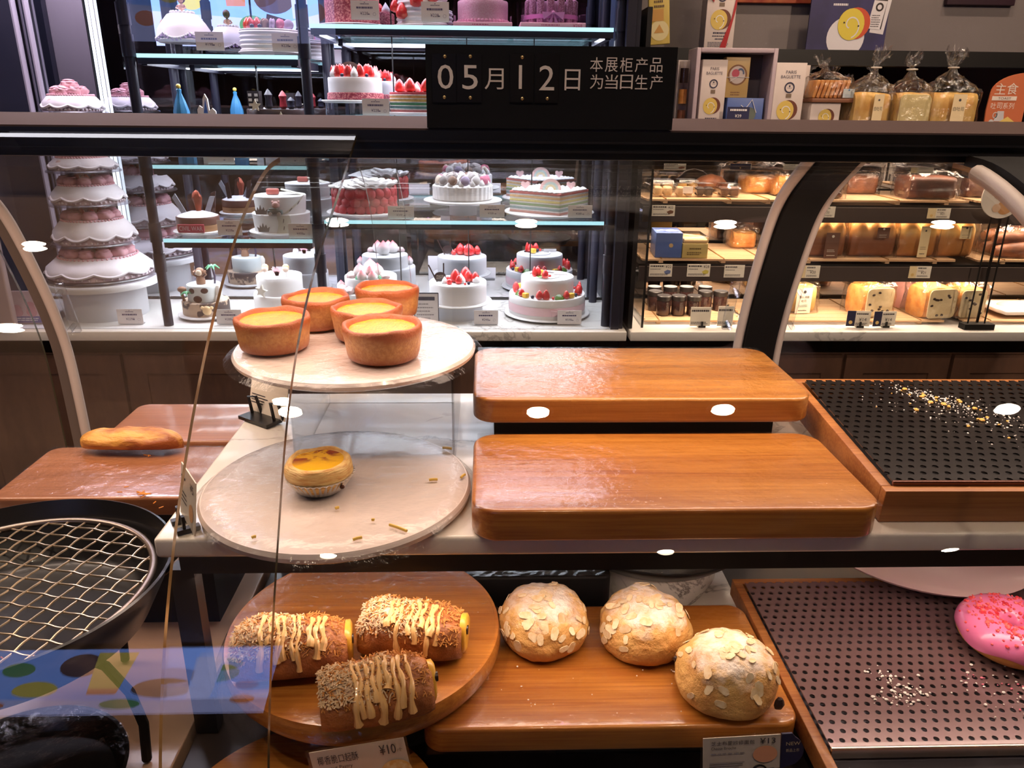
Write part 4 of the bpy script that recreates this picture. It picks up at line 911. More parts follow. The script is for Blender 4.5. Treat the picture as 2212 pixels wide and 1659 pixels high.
def tier(t, r, h, m, z=0, name='tier', ribs=0, x=0, y=0, nm=None, taper=1.0, amp=.002):
    prof = [(.001, z), (r*taper, z), (r*taper+.0002, z+.001)]
    n = 36 if ribs else 4
    for i in range(1, n): f = i/n; prof.append((r*(taper+(1-taper)*f)+(amp*math.sin(f*ribs*2*pi) if ribs else 0), z+f*h))
    prof += [(r, z+h-.002), (r-.0015, z+h), (.001, z+h)]
    return B().lathe(prof, (x, y, 0), 64).build(name, m, t)
def ring_of(me, name, t, r, z, n, a0=0, sc=1.0, rz=True, j=0.0, tilt=0.0):
    for i in range(n):
        a = a0+2*pi*i/n; inst(name, me, t, (r*math.cos(a)+random.uniform(-j, j), r*math.sin(a)+random.uniform(-j, j), z), (tilt*math.sin(a), -tilt*math.cos(a), a if rz else 0), sc*random.uniform(.92, 1.06))
def beads(r, z, n, rb, wave=0.0, lobes=8, m=None, name='piped_trim', t=None, drop=0, bulge=0.0):
    b = B()
    for i in range(n):
        a = 2*pi*i/n; w_ = abs(math.sin(a*lobes/2)); b.sph(((r+bulge*w_)*math.cos(a), (r+bulge*w_)*math.sin(a), z-wave*w_), rb, 8)
    return b.build(name, m or CREAM, t)
random.seed(11)
# --- tall skirted cakes on a tiered stand
CLOTHC = plain('skirt_icing', C(246, 238, 242), .45); ROSEB = plain('rose_badge', C(238, 206, 196), .5)
TX = at(222, 600, 2.19).x
tw = [(160, 241, 118, 205, 'topmost small pink and white skirted cake with one big pink rose crown'), (184, 371, 130, 338, 'skirted pink and white cake second from the top, cut by the case rail'), (197, 445, 142, 396, 'skirted cake with pink cream roses in the middle of the tower'), (209, 533, 158, 470, 'skirted cake with pink cream roses second from the bottom of the tower'), (222, 613, 208, 548, 'widest bottom skirted cake of the tower with strawberries')]
st = thing('tiered_cake_stand', 'clear tiered stand holding the tower of five skirted cakes', 'stand', (TX, 2.19, ZF))
zz_ = []
for px, pyb, w_, pyt, lab in tw:
    s = mpp(px, pyb, 2.19); R_ = min(w_*s/2, .135); zb_ = at(px, pyb, 2.19-R_).z; zt_ = at(px, pyt, 2.19).z; zz_.append((zb_, R_, zt_-zb_, lab, s))
for i, (zb_, R_, h_, lab, s) in enumerate(zz_):
    b = B().lathe([(R_*.6, zb_-ZF-.008), (R_+.010, zb_-ZF-.006), (R_+.011, zb_-ZF-.003), (R_+.008, zb_-ZF), (.001, zb_-ZF)], seg=64); b.build('tier_plate', glass('frosty', (.86, .84, .88, 1), .10, .25), st)
    if i > 0: b = B().cyl((0, 0, zb_-ZF+h_+.004), .006, zz_[i-1][0]-zb_-h_-.0125, 12); b.build('pole', ACRY, st)
zb_, R_ = zz_[-1][0], zz_[-1][1]
B().lathe([(R_*.8, zb_-ZF-.030), (R_+.013, zb_-ZF-.028), (R_+.015, zb_-ZF-.016), (R_+.012, zb_-ZF-.010), (.001, zb_-ZF-.010)], seg=64).build('turntable', PLATW, st)
B().cyl((0, 0, 0), R_*.80, zb_-ZF-.030, 56).build('drum', STANDC, st)
for i, (zb_, R_, h_, lab, s) in enumerate(zz_):
    t = thing('skirted_cake', lab, 'cake', (TX, 2.19, zb_+.0006), 0, 'skirted cakes on the tower'); lobes = 10
    B().lathe([(.001, 0), (R_*.97, .0), (R_*.96, .006), (R_*.90, h_*.40), (R_*.80, h_*.75), (R_*.73, h_*.9), (R_*.70, h_), (.001, h_)], seg=64).build('body', PINKC if False else plain('blush_icing', C(240, 214, 222), .5), t)
    wv = lambda a, r, z, k: ((R_*.035)*(abs(math.sin(a*lobes/2)))*(1 if k < 3 else .2), -(h_*.17)*abs(math.sin(a*lobes/2)) if k < 2 else 0)
    B().lathe([(R_*1.0, h_*.36), (R_*1.0, h_*.40), (R_*.965, h_*.50), (R_*.90, h_*.68), (R_*.80, h_*.88), (R_*.74, h_*.95)], seg=120, wob=wv, cap=False).build('skirt', CLOTHC, t)
    b = B(); b.tube([((R_*1.0+R_*.04*abs(math.sin(2*pi*k/160*lobes/2)))*math.cos(2*pi*k/160), (R_*1.0+R_*.04*abs(math.sin(2*pi*k/160*lobes/2)))*math.sin(2*pi*k/160), h_*.37-h_*.17*abs(math.sin(2*pi*k/160*lobes/2))) for k in range(160)], .0035, 6, True); b.build('scalloped_hem', CLOTHC, t)
    beads(R_*.745, h_*.97, 54, .0032, m=PINKC, t=t, name='rope_trim'); beads(R_*.985, h_*.05+.002, 46, .0035, m=plain('pearl', C(238, 224, 230), .3), t=t, name='pearl_trim')
    inst('rose_badge', mesh_of('rose_badge', B().lathe([(.010, 0), (.010, .003), (.006, .005), (.0006, .005)], seg=18), ROSEB), t, (-R_*.36, -R_*.80, h_*.52), (math.radians(62), 0, -.3))
    if i == 0:
        for k in range(7): a = 2*pi*k/7; inst('cream_rose', ROSE, t, (R_*.42*math.cos(a), R_*.42*math.sin(a), h_), (.3*math.sin(a), -.3*math.cos(a), a), 1.15)
        inst('cream_rose', ROSE, t, (0, 0, h_+.010), (0, 0, 0), 1.5)
    elif i > 1 or True:
        ring_of(ROSE, 'cream_rose', t, R_*.55, h_-.002, 9 if i < 4 else 11, .2, 1.1+.10*i)
        for k in range(6): inst('strawberry', STRAW, t, (R_*.26*math.cos(k*1.05), R_*.26*math.sin(k*1.05), h_+.006), (0, 0, k), .8)
# --- left bay, upper shelf: gown cake
x, z, r, s = base(400, 82, 112, 2.18)
plate_on('thin plate on a clear stand under the white gown cake', x, 2.18, z, r*1.05, SHELF['L1'], .55, None, True)
t = thing('gown_cake', 'white domed gown cake with lilac frill and small figurine on top', 'cake', (x, 2.18, z)); h_ = (82-30)*s
B().lathe([(.001, 0), (r*.94, 0), (r*.93, .006), (r*.86, h_*.3), (r*.74, h_*.6), (r*.5, h_*.9), (r*.36, h_*.98), (.001, h_)], seg=56).build('body', plain('pale_lilac', C(232, 214, 234), .5), t)
B().lathe([(r*1.0, h_*.20), (r*.97, h_*.26), (r*.92, h_*.38), (r*.80, h_*.64), (r*.56, h_*.94), (r*.36, h_*1.02), (.001, h_*1.03)], seg=90, wob=lambda a, q, zz, k: (.003*abs(math.sin(a*3)) if k < 3 else 0, -.012*abs(math.sin(a*3)) if k < 2 else 0), cap=False).build('overskirt', CLOTHC, t)
b = B().lathe([(r*1.0, h_*.06), (r*1.04, h_*.10), (r*.95, h_*.26)], seg=160, wob=lambda a, q, zz, k: (.003*math.sin(a*40), -.010*abs(math.sin(a*3))), cap=False); b.build('frill', LILAC, t)
beads(r*1.0, h_*.20, 84, .0026, .012, 6, t=t, bulge=.003); beads(r*.40, h_*1.02, 18, .0045, t=t, name='neck_beads')
for k in range(6):
    a = -pi/2+.5*(k-2.5); q = r*(.72-.1*(k % 2)); inst('silver_bead', mesh_of('bead', B().sph((0, 0, 0), .0028, 8), plain('silver_bead', C(170, 160, 165), .3, .8)), t, (q*math.cos(a), q*math.sin(a), h_*(.66+.12*(k % 2))))
SKIN = plain('fig_skin', C(226, 178, 150), .5); HAIR = plain('fig_hair', C(96, 56, 38), .5)
b = B().lathe([(.008, 0), (.006, .006), (.0085, .014), (.007, .018), (.0028, .021), (.0028, .024)], (0, 0, h_*1.03), 14)
for sx in (-1, 1): b.tube([(sx*.008, 0, h_*1.03+.017), (sx*.012, -.004, h_*1.03+.010), (sx*.004, -.010, h_*1.03+.008)], .002, 6)
f = b.build('figurine', SKIN, t); B().sph((0, 0, h_*1.03+.031), .0085, 14, (1, 1, 1.1)).build('head', SKIN, f); B().sph((0, .003, h_*1.03+.033), .0105, 14, (1, 1, 1.15)).build('hair', HAIR, f)
# --- ribbed macaron cake on the same shelf
x, z, r, s = base(588, 109, 128, 2.19); z = max(z, SHELF['L1']+.008)
plate_on('white plate under the ribbed cake on the upper left shelf', x, 2.19, z, r*1.1, SHELF['L1'])
t = thing('ribbed_cake', 'white ribbed cake topped with macarons and strawberries, upper left shelf', 'cake', (x, 2.19, z)); h_ = 43*s; tier(t, r, h_, CREAM, ribs=5)
for k, (dx, dy, m_) in enumerate(((-.050, -.03, STRAW), (-.038, -.045, STRAW), (-.022, -.040, STRAW), (-.058, .0, STRAW), (-.03, -.062, BLUE), (-.010, -.064, BLUE), (.005, -.052, MACS[3]), (.024, -.048, MACS[2]), (.040, -.036, MACS[0]), (.052, -.012, MACS[2]), (.03, .03, MACS[4]), (-.02, .04, MACS[0]))):
    nm = 'strawberry' if m_ is STRAW else ('blueberry' if m_ is BLUE else 'macaron'); inst(nm, m_, t, (dx*r/.078, dy*r/.078, h_+(.011 if nm == 'macaron' else 0)), (pi/2*.9 if nm == 'macaron' else 0, 0, k*.7), 1.1)
B().at((.006, .02, h_), (.3, .25, .2)).box((0, 0, .018), (.05, .003, .036)).build('chocolate_plaque', CHOC, t)
# --- middle left shelf: dark chocolate cakes with generic decorations
x, z, r, s = base(598, 250, 122, 2.19); z = SHELF['Lm']+.05; h_ = at(598, 236, 2.19-r).z-z
plate_on('plate under the dark chocolate cake behind the case rail', x, 2.19, z, r*1.05, SHELF['Lm'])
t = thing('chocolate_cake', 'dark chocolate cake with tower and cream stars, just above the case rail', 'cake', (x, 2.19, z)); tier(t, r, h_, CHOC)
b = B(); b.box((-.048, -.02, h_+.022), (.03, .03, .044)); b.mat(1)
for k in range(6): b.box((-.056+.016*(k % 2), -.036, h_+.010+.012*(k//2)), (.008, .002, .007))
b.build('tower', [plain('tower_brown', C(40, 30, 30), .5), plain('tower_window', C(190, 180, 170), .5)], t)
for k, (dx, dz, m_) in enumerate(((-.018, .05, C(36, 30, 40)), (.022, .046, C(150, 40, 50)), (.045, .03, C(40, 40, 60)))):
    B().lathe([(.006, 0), (.010, .006), (.008, dz*.5), (.011, dz*.7), (.005, dz*.9), (.0005, dz)], (dx, -.01*k, h_), 12).build('candy_figure', plain('candy%d' % k, m_, .4), t)
STARP = [(.016*(1 if k % 2 == 0 else .45)*math.sin(k*pi/5), .016*(1 if k % 2 == 0 else .45)*math.cos(k*pi/5)) for k in range(10)]
B().at((.03, -r*.98, h_*.75)).prism(STARP, -.003, 0).build('cream_star', plain('cream_deco', C(232, 226, 205), .5), t)
B().at((-.035, -r*.9, h_+.008)).prism(STARP, -.003, 0).build('cream_star', plain('cream_deco', C(232, 226, 205), .5), t)
x0 = at(445, 244, 2.12).x; zc = at(445, 244, 2.12).z
t = thing('cookie_castle', 'white castle shaped cookie with blue icing left of the chocolate cake', 'cookie', (x0, 2.12, SHELF['Lm'])); hz = zc-SHELF['Lm']
cp = [(-.02, 0), (.026, 0), (.026, hz+.004), (.018, hz+.012), (.010, hz+.006), (.008, hz+.034), (.002, hz+.046), (-.004, hz+.034), (-.006, hz+.012), (-.014, hz+.018), (-.02, hz+.008)]
B().prism(cp, -.003, .003).build('cutout', WHITE, t); B().prism([(-.004, hz), (.006, hz), (.003, hz+.034)], -.0045, -.003).build('blue_icing', plain('blue_icing', C(70, 110, 190), .4), t)
x0 = at(392, 240, 2.13).x
t = thing('blue_gown_topper', 'blue gown shaped cake topper beside the pole', 'cake topper', (x0, 2.13, SHELF['Lm'])); hz = at(392, 240, 2.13).z-SHELF['Lm']
B().lathe([(.022, 0), (.019, hz), (.012, hz+.025), (.005, hz+.044), (.006, hz+.052), (.0005, hz+.056)], seg=24, wob=lambda a, r, z, i: (.06*r*math.sin(9*a), 0)).build('gown', plain('blue_gown', C(60, 130, 176), .4), t); B().sph((0, 0, hz+.060), .006, 12).build('head', plain('blond', C(226, 196, 90), .5), t)
# --- lower left shelf
x, z, r, s = base(432, 507, 88, 2.17); z = max(z, SHELF['L2']+.008)
plate_on('plate under the chocolate shard cake', x, 2.17, z, r*1.2, SHELF['L2'])
t = thing('chocolate_shard_cake', 'round chocolate cake with shards and pink lettered plaque', 'cake', (x, 2.17, z)); h_ = 30*s
tier(t, r, h_*.45, plain('cake_tan', C(170, 128, 90), .6), name='sponge'); tier(t, r, h_*.55, plain('choc_band', C(96, 56, 44), .4), z=h_*.45, name='chocolate_band')
B().lathe([(r*.95, h_), (r*.7, h_+.006), (r*.3, h_+.012), (.001, h_+.013)], seg=40).build('sugar_top', plain('grey_cream', C(206, 204, 210), .6), t)
for k, (dx, a, l, m_) in enumerate(((-.035, -.5, .055, 'g'), (-.008, .1, .062, 'c'), (.022, .35, .05, 'g'), (.034, .1, .058, 'c'), (-.022, -.15, .05, 'c'))):
    b = B().at((dx, .0+.008*k, h_+.006), (0, a, 0)); b.prism([(-.007, 0), (.007, 0), (.009, l), (-.004, l*.9)], -.002, .002); b.build('shard', CHOC if m_ == 'c' else plain('grey_shard', C(130, 128, 136), .5), t)
B().at((.004, 0, h_+.008)).lathe([(.006, 0), (.009, .02), (.012, .04), (.007, .055), (.001, .06)], seg=10, wob=lambda a, r, z, i: (.25*r*math.sin(3*a+i), 0)).build('copper_curl', plain('copper', C(140, 66, 48), .3, .6), t)
b = B().rbox((0, -r-.002, h_*.30), (.070, .004, .022), .001, .001); b.mat(1).text('CIVIL WAR', -.031, h_*.30-.006, .031, h_*.30+.006, y=-r-.0045); b.build('plaque', [plain('plaque_red', C(196, 70, 90), .5), plain('plaque_light', C(244, 206, 214), .5)], t)
x, z, r, s = base(613, 517, 120, 2.19); z = max(z, SHELF['L2']+.007)
plate_on('wide plate under the two tier road cake', x, 2.19, z, r*1.15, SHELF['L2'])
t = thing('road_cake', 'two tier white cake with grey crowns, road strip and green toy car', 'cake', (x, 2.19, z)); h1 = 37*s; h2 = 36*s; r2 = r*.90
tier(t, r, h1, CREAM, taper=.94); tier(t, r2, h2, CREAM, z=h1, name='upper_tier', taper=.95)
ROAD = plain('road_strip', C(214, 210, 196), .6); DASH = plain('road_dash', C(110, 104, 100), .6)
b = B(); R = []
for i in range(9): R.append([((r+.0018)*math.cos(a), (r+.0018)*math.sin(a), h1*(1-i/8)) for a in [-pi/2+.08+.05*math.sin(i*.5)+k*.06 for k in range(8)]])
b.rings(R, False, False, False); R = []
for i in range(9):
    f = i/8; R.append([((r2+.002)*math.cos(a), (r2+.002)*math.sin(a), h1+h2*f*.95+k*.0012) for k, a in enumerate([-pi/2+.25+f*.9+k*.05 for k in range(6)])])
b.rings(R, False, False, False); b.build('road', ROAD, t)
b = B()
for i in range(2): b.at(((r+.003)*math.cos(-pi/2+.30), (r+.003)*math.sin(-pi/2+.30), h1*(.3+.4*i)), (0, .2, .3)).box((0, 0, 0), (.0022, .001, .010))
for i in range(2): a = -pi/2+.60+i*.35; b.at(((r2+.003)*math.cos(a), (r2+.003)*math.sin(a), h1+h2*(.28+.36*i)), (0, .8, a+pi/2)).box((0, 0, 0), (.0022, .001, .011))
b.build('road_dashes', DASH, t)
CRN = [(-.013, 0), (.013, 0), (.017, .014), (.010, .009), (.007, .019), (.002, .011), (-.001, .024), (-.005, .011), (-.009, .019), (-.011, .009), (-.017, .014)]
for dx, dz, sc in ((-.032, h1*.06, 1), (-.036, h1, 1.05)): B().at((dx, -math.sqrt(max(0, (r if dz < h1*.5 else r2+.004)**2-dx*dx))-.003, dz+.001), (0, 0, 0), (sc, sc, sc)).prism(CRN, -.001, .001).build('grey_crown', plain('grey_sugar', C(132, 128, 124), .6), t)
b = B().at((.004, -r+.004, h1+.001)); b.rbox((0, -.004, .008), (.040, .016, .012), .006, .003); b.rbox((-.004, -.004, .015), (.024, .014, .008), .005, .003); c_ = b.build('toy_car', plain('car_green', C(92, 112, 112), .35, 0, .2), t)
for sx in (-.011, .012): B().at((.004+sx, -r-.010, h1+.005), (pi/2, 0, 0)).cyl((0, 0, -.002), .0048, .004, 14).build('wheel', plain('wheel_light', C(200, 190, 186), .5), c_)
b = B().at((.007, -r+.001, h1+.028)); b.sph((0, 0, 0), .010, 14, (1.1, .9, .9)); b.sph((-.008, 0, .007), .004, 8); b.sph((.008, 0, .007), .004, 8); b.build('animal_head', plain('pig_pink', C(226, 176, 170), .5), c_)
b = B().rbox((-.016, -.01, h1+h2+.009), (.034, .018, .016), .006, .004); b.build('red_car', plain('car_red', C(172, 84, 74), .4), t)
B().at((.03, 0, h1+h2+.002), (0, math.radians(15), .2)).box((0, 0, .006), (.055, .03, .002)).build('road_ramp', ROAD, t)
# --- left floor: animal cake and angel cake
x, z, r, s = base(449, 686, 96, 2.16); z = max(z, ZF+.010)
plate_on('round white plate under the animal cake', x, 2.16, z, r*1.22, ZF)
t = thing('animal_cake', 'two tier cake with monkey, palm tree and dark spots', 'cake', (x, 2.16, z)); h1 = 28*s; h2 = 34*s; r2 = r*.72
tier(t, r, h1, plain('trunk_cake', C(196, 170, 146), .6, col2=C(70, 62, 62), scale=26, lo=.5, hi=.56)); tier(t, r2, h2, plain('mint_cream', C(226, 234, 234), .5), z=h1, name='upper_tier')
for a, dz, sc in ((-pi/2-.45, .72, 1), (-pi/2+.35, .74, 1), (-pi/2-.1, .22, 1.25)): B().at((r2*1.0*math.cos(a), r2*1.0*math.sin(a), h1+h2*dz), (pi/2, 0, a+pi/2), (sc, sc, 1)).sph((0, 0, 0), .010, 12, (1, .8, .2)).build('dark_spot', CHOC, t)
MONK = plain('monkey_brown', C(140, 100, 76), .6); zt = h1+h2
b = B().lathe([(.012, 0), (.013, .008), (.010, .018), (.006, .024)], (-.004, -.006, zt), 16); b.sph((-.004, -.006, zt+.034), .0125, 16)
for sx in (-1, 1): b.sph((-.004+sx*.014, -.006, zt+.035), .0045, 10); b.tube([(-.004+sx*.008, -.006, zt+.020), (-.004+sx*.018, -.01, zt+.028), (-.004+sx*.014, -.012, zt+.036)], .003, 6)
m_ = b.build('monkey', MONK, t); B().sph((-.004, -.0155, zt+.033), .0088, 12, (1, .5, 1)).build('face', plain('monkey_face', C(232, 206, 180), .6), m_)
b = B().tube([(.032, 0, zt), (.034, 0, zt+.02), (.030, 0, zt+.045)], .003, 8); p_ = b.build('palm_tree', plain('palm_trunk', C(60, 56, 80), .5), t)
b = B()
for k in range(6): a = k*1.05; b.at((.030, 0, zt+.047), (0, 0, a)); b.tube([(0, 0, 0), (.010, 0, .004), (.020, 0, -.004)], lambda f: .0045*(1-f*.7), 6)
b.build('fronds', LEAF, p_)
b = B(); b.tube([(-r*.8, -r*.35, h1), (-r*.86, -r*.4, h1+.025), (-r*.75, -r*.4, h1+.035)], .004, 8); b.sph((-r*.8, -r*.45, h1+.034), .011, 10, (1.2, .8, .8)); b.build('tree_stump', MONK, t)
b = B()
for k in range(5): b.at((-r*.55, -r*.62, h1+.026), (0, 0, k*1.25)); b.tube([(0, 0, 0), (.009, 0, .003), (.017, 0, -.004)], lambda f: .004*(1-f*.7), 6)
b.build('leaf_sprig', LEAF, t)
b = B().lathe([(.014, 0), (.012, .012), (.008, .018), (.009, .032), (.004, .044)], (r*.72, -r*.30, h1), 14, wob=lambda a, q, z_, i: (.15*q*math.sin(3*a+i), 0)); b.build('white_giraffe', plain('ivory', C(238, 232, 222), .5), t)
b = B().sph((.025, -r-.003, h1*.55), .013, 14, (1, .6, 1)); b.sph((.012, -r-.001, h1*.75), .005, 8); b.sph((.038, -r-.001, h1*.75), .005, 8); b.build('animal_face', plain('lion_tan', C(232, 198, 150), .5), t)
x, z, r, s = base(612, 690, 112, 2.21); z = ZF+.010
plate_on('round white plate under the angel cake', x, 2.21, z, r*1.15, ZF)
t = thing('angel_cake', 'two tier white cake with little angels and cream star behind the left tarts', 'cake', (x, 2.21, z)); h1 = 36*s; h2 = 38*s; r2 = r*.84
tier(t, r, h1, CREAM); tier(t, r2, h2, CREAM, z=h1, name='upper_tier')
for dx in (-.030, .028):
    a_ = B().lathe([(.010, 0), (.009, .010), (.005, .016)], (dx, -.03, h1+h2), 14).build('angel', WHITE, t); B().sph((dx, -.031, h1+h2+.022), .0095, 12).build('head', plain('angel_skin', C(244, 214, 196), .5), a_); B().sph((dx, -.028, h1+h2+.026), .0098, 12).build('hair', plain('angel_hair', C(222, 176, 130), .5), a_)
b = B()
for k in range(7): b.at((0, -.02, h1+h2), (0, -.6+.2*k, 0)); b.prism([(-.004, 0), (.004, 0), (0, .026)], -.002, .002)
b.build('pink_crystals', plain('crystal_pink', C(244, 190, 200), .3), t)
B().at((-.035, -r2-.004, h1+.018), (0, .2, -.3), (1.2, 1.2, 1.2)).prism(STARP, -.003, .003).build('cream_star', plain('ivory', C(238, 232, 222), .5), t)
# --- right bay, top shelf
x, z, r, s = base(762, 44, 116, 2.19); z = SHELF['R1']+.008
plate_on('plate under the red crumb cake on the top shelf', x, 2.19, z, r*1.3, SHELF['R1'])
CRB = plain('red_crumbs', C(170, 60, 84), .6, col2=C(236, 150, 150), scale=240, lo=.45, hi=.6, bump=.9, bscale=260, bdist=.004)
t = thing('crumb_cake', 'tall cake coated in red crumbs on the top shelf', 'cake', (x, 2.19, z)); h_ = 52*s; tier(t, r, h_, CRB); ring_of(DOLL, 'cream_dollop', t, r*.7, h_, 6, .3, 1.3); ring_of(STRAW, 'strawberry', t, r*.4, h_, 4, 0, 1.1)
x, z, r, s = base(912, 44, 108, 2.19); z = SHELF['R1']+.008
plate_on('plate under the layered strawberry cake on the top shelf', x, 2.19, z, r*1.25, SHELF['R1'])
t = thing('layered_cake', 'ribbed white cake with large strawberries on its side, top shelf', 'cake', (x, 2.19, z)); h_ = 60*s; tier(t, r, h_, CREAM, ribs=6)
for a, dz, sc in ((-pi/2-.75, .012, 1.5), (-pi/2-.12, .038, 1.6), (-pi/2+.5, .05, 1.4), (-pi/2-1.3, .03, 1.3)): inst('strawberry', STRAW, t, ((r+.004)*math.cos(a), (r+.004)*math.sin(a), dz), (0, 0, a), sc)
PINKG = plain('pink_glitter', C(238, 184, 208), .5, col2=C(252, 226, 236), scale=500, bump=.6, bscale=420); TRAYP = plain('pink_tray', C(250, 190, 214), .5); PBOX = glass('pink_clear_box', (1.0, .95, .97, 1), .05, .04)
for px, w_, lab, kind in ((1043, 124, 'clear cake box with pink glitter cake on the top shelf', 0), (1190, 138, 'clear cake box with lilac bow cake at the right of the top shelf', 1)):
    x = at(px, 48, 2.19).x; s = mpp(px, 48, 2.19); wd = w_*s; z = SHELF['R1']
    t = thing('cake_box', lab, 'cake box', (x, 2.19, z)); B().rbox((0, 0, .0075), (wd, wd*.95, .014), .004, .002).build('base_tray', TRAYP, t)
    b = B()
    for c, d in (((0, -wd*.47, .056), (wd*.98, .0015, .083)), ((0, wd*.47, .056), (wd*.98, .0015, .083)), ((-wd*.49, 0, .056), (.0015, wd*.93, .083)), ((wd*.49, 0, .056), (.0015, wd*.93, .083)), ((0, 0, .098), (wd*.98, wd*.94, .0015))): b.box(c, d)
    b.build('clear_cover', PBOX, t)
    b = B()
    if kind == 1: b.text('¥268', wd*.30, .004, wd*.44, .011, y=-wd*.476)
    b.bars(-wd*.18, wd*.10, .0075, 1, .003, .0022, -wd*.476, .05, .0015); b.build('print', plain('pink_print', C(200, 70, 120), .5), t)
    k_ = thing('boxed_cake', 'pink glitter cake inside the clear box' if kind == 0 else 'lilac biscuit ring cake tied with a bow inside the clear box', 'cake', (x, 2.19, z+.0151)); r = wd*.435
    if kind == 0: tier(k_, r, .052, PINKG); beads(r, .004, 44, .0045, m=plain('pink_bead', C(248, 190, 214), .5), t=k_); tier(k_, r*.8, .022, PINKG, z=.052, name='upper_tier')
    else:
        tier(k_, r*.8, .05, plain('lilac_filling', C(200, 160, 200), .5))
        FING = mesh_of('biscuit_finger', B().rbox((0, 0, .028), (.019, .012, .056), .005, .004), plain('cocoa_finger', C(150, 100, 130), .7, col2=C(206, 170, 196), scale=300))
        for k in range(15): a = 2*pi*k/15; inst('biscuit_finger', FING, k_, (r*.87*math.cos(a), r*.87*math.sin(a), 0), (0, 0, a+pi/2))
        RIB = plain('lilac_ribbon', C(226, 150, 214), .35, 0, .3); B().lathe([(r*.97, .010), (r*.975, .020)], seg=48, cap=False).build('ribbon', RIB, k_)
        b = B()
        for sx in (-1, 1): b.at((0, -r-.002, .022), (0, sx*.35, 0)); b.prism([(0, 0), (sx*.026, .011), (sx*.028, -.007)], -.006, .002); b.prism([(0, 0), (sx*.022, -.020), (sx*.012, -.022)], -.004, .0)
        b.at((0, -r-.004, .022)).sph((0, 0, 0), .005, 10); b.build('bow', RIB, k_)
# --- right bay, shelf behind the sign
x, z, r, s = base(769, 216, 114, 2.18)
plate_on('white cake plate on legs under the strawberry ring cake', x, 2.18, z, r*1.28, SHELF['Rm'], .9, None, True)
t = thing('strawberry_ring_cake', 'white cake with strawberry ring and red crumb base left of the date sign', 'cake', (x, 2.18, z)); h_ = 45*s; tier(t, r, h_, CREAM)
b = B().lathe([(r+.001, 0), (r+.004, .002), (r+.003, .016), (r+.0005, .018)], seg=64, cap=False); b.build('crumb_band', CRB, t)
for k in range(22):
    a = 2*pi*k/22; nm, me, sc = (('strawberry_slice', HALF, 1.15), ('cream_dollop', DOLL, 1.15), ('strawberry_slice', HALF, 1.2), ('blueberry', BLUE, .95))[k % 4]; inst(nm, me, t, (r*.82*math.cos(a), r*.82*math.sin(a), h_), (0, 0, a+pi/2), sc)
ring_of(HALF, 'strawberry_slice', t, r*.52, h_+.002, 10, .2, 1.2); B().at((-.012, .0, h_), (-.2, 0, .2)).prism([(.022*math.cos(i*.524), .026+.014*math.sin(i*.524)) for i in range(12)], -.002, .002).build('chocolate_plaque', CHOC, t)
x, z, r, s = base(912, 252, 136, 2.19); z = SHELF['Rm']+.012
plate_on('plate under the rainbow layer cake beside the date sign', x, 2.19, z, r*1.1, SHELF['Rm'])
t = thing('rainbow_layer_cake', 'round rainbow layer cake with strawberries, half behind the date sign', 'cake', (x, 2.19, z)); h_ = at(912, 199, 2.19-r).z-z
RBW = [C(214, 130, 130), C(240, 236, 234), C(110, 150, 150), C(240, 236, 234), C(90, 150, 110), C(240, 236, 234), C(222, 184, 110), C(240, 236, 234), C(226, 170, 110), C(240, 236, 234), C(216, 90, 100)]
zc = 0
for k, c in enumerate(RBW):
    th = h_*(.12 if k % 2 == 0 else .056); b = B().lathe([(.001, zc), (r-.001, zc), (r+(.001 if k % 2 else 0), zc+th*.5), (r-.001, zc+th), (.001, zc+th)], seg=56); b.build('layer', plain('layer%d' % k, c, .65, col2=tuple(v*.8 for v in c[:3])+(1,), scale=120), t); zc += th
ring_of(STRAW, 'strawberry', t, r*.72, zc, 9, .1, 1.35); ring_of(DOLL, 'cream_dollop', t, r*.5, zc, 6, .3, 1.1)
# --- right bay, lower shelf: petal, macaron, rainbow square cakes
x, z, r, s = base(790, 468, 142, 2.20); z = max(z, SHELF['R2']+.008)
plate_on('white plate under the red petal cake', x, 2.20, z, r*1.15, SHELF['R2'])
t = thing('petal_cake', 'red rose petal cake with white petal top', 'cake', (x, 2.20, z)); h_ = 52*s; tier(t, r*.86, h_*.92, plain('deep_red', C(150, 28, 38), .5))
for row in range(3):
    for k in range(20): a = 2*pi*(k+.5*(row % 2))/20; inst('red_petal', PETR, t, (r*.90*math.cos(a), r*.90*math.sin(a), h_*(.17+.30*row)), (.25*math.sin(a), -.25*math.cos(a), a+pi/2), random.uniform(.95, 1.2))
for row, (q, n) in enumerate(((.82, 16), (.58, 11), (.34, 7), (.08, 2))):
    for k in range(n): a = 2*pi*(k+.5*(row % 2))/n; inst('white_petal', PETW, t, (r*q*math.cos(a), r*q*math.sin(a), h_*.93+.003+.004*row), (.3*math.sin(a), -.3*math.cos(a), a), random.uniform(.95, 1.2))
x, z, r, s = base(1000, 437, 128, 2.19)
plate_on('white cake plate on a low stand under the macaron cake', x, 2.19, z, r*1.32, SHELF['R2'], .35)
t = thing('macaron_cake', 'white fluted cake piled with pastel macarons', 'cake', (x, 2.19, z)); h_ = 30*s
B().lathe([(.001, 0), (r*.96, 0), (r, .003), (r, h_-.002), (r-.002, h_), (.001, h_)], seg=160, wob=lambda a, q, zz, i: (.0011*math.sin(a*34+zz*30) if 0 < i < 4 else 0, 0)).build('tier', CREAM, t)
random.seed(4)
for k in range(13): a = 2*pi*k/13; inst('macaron', MACS[(k*5) % 6], t, (r*.74*math.cos(a), r*.74*math.sin(a), h_+.012), (pi/2*.75, 0, a+pi/2+random.uniform(-.4, .4)), 1.12)
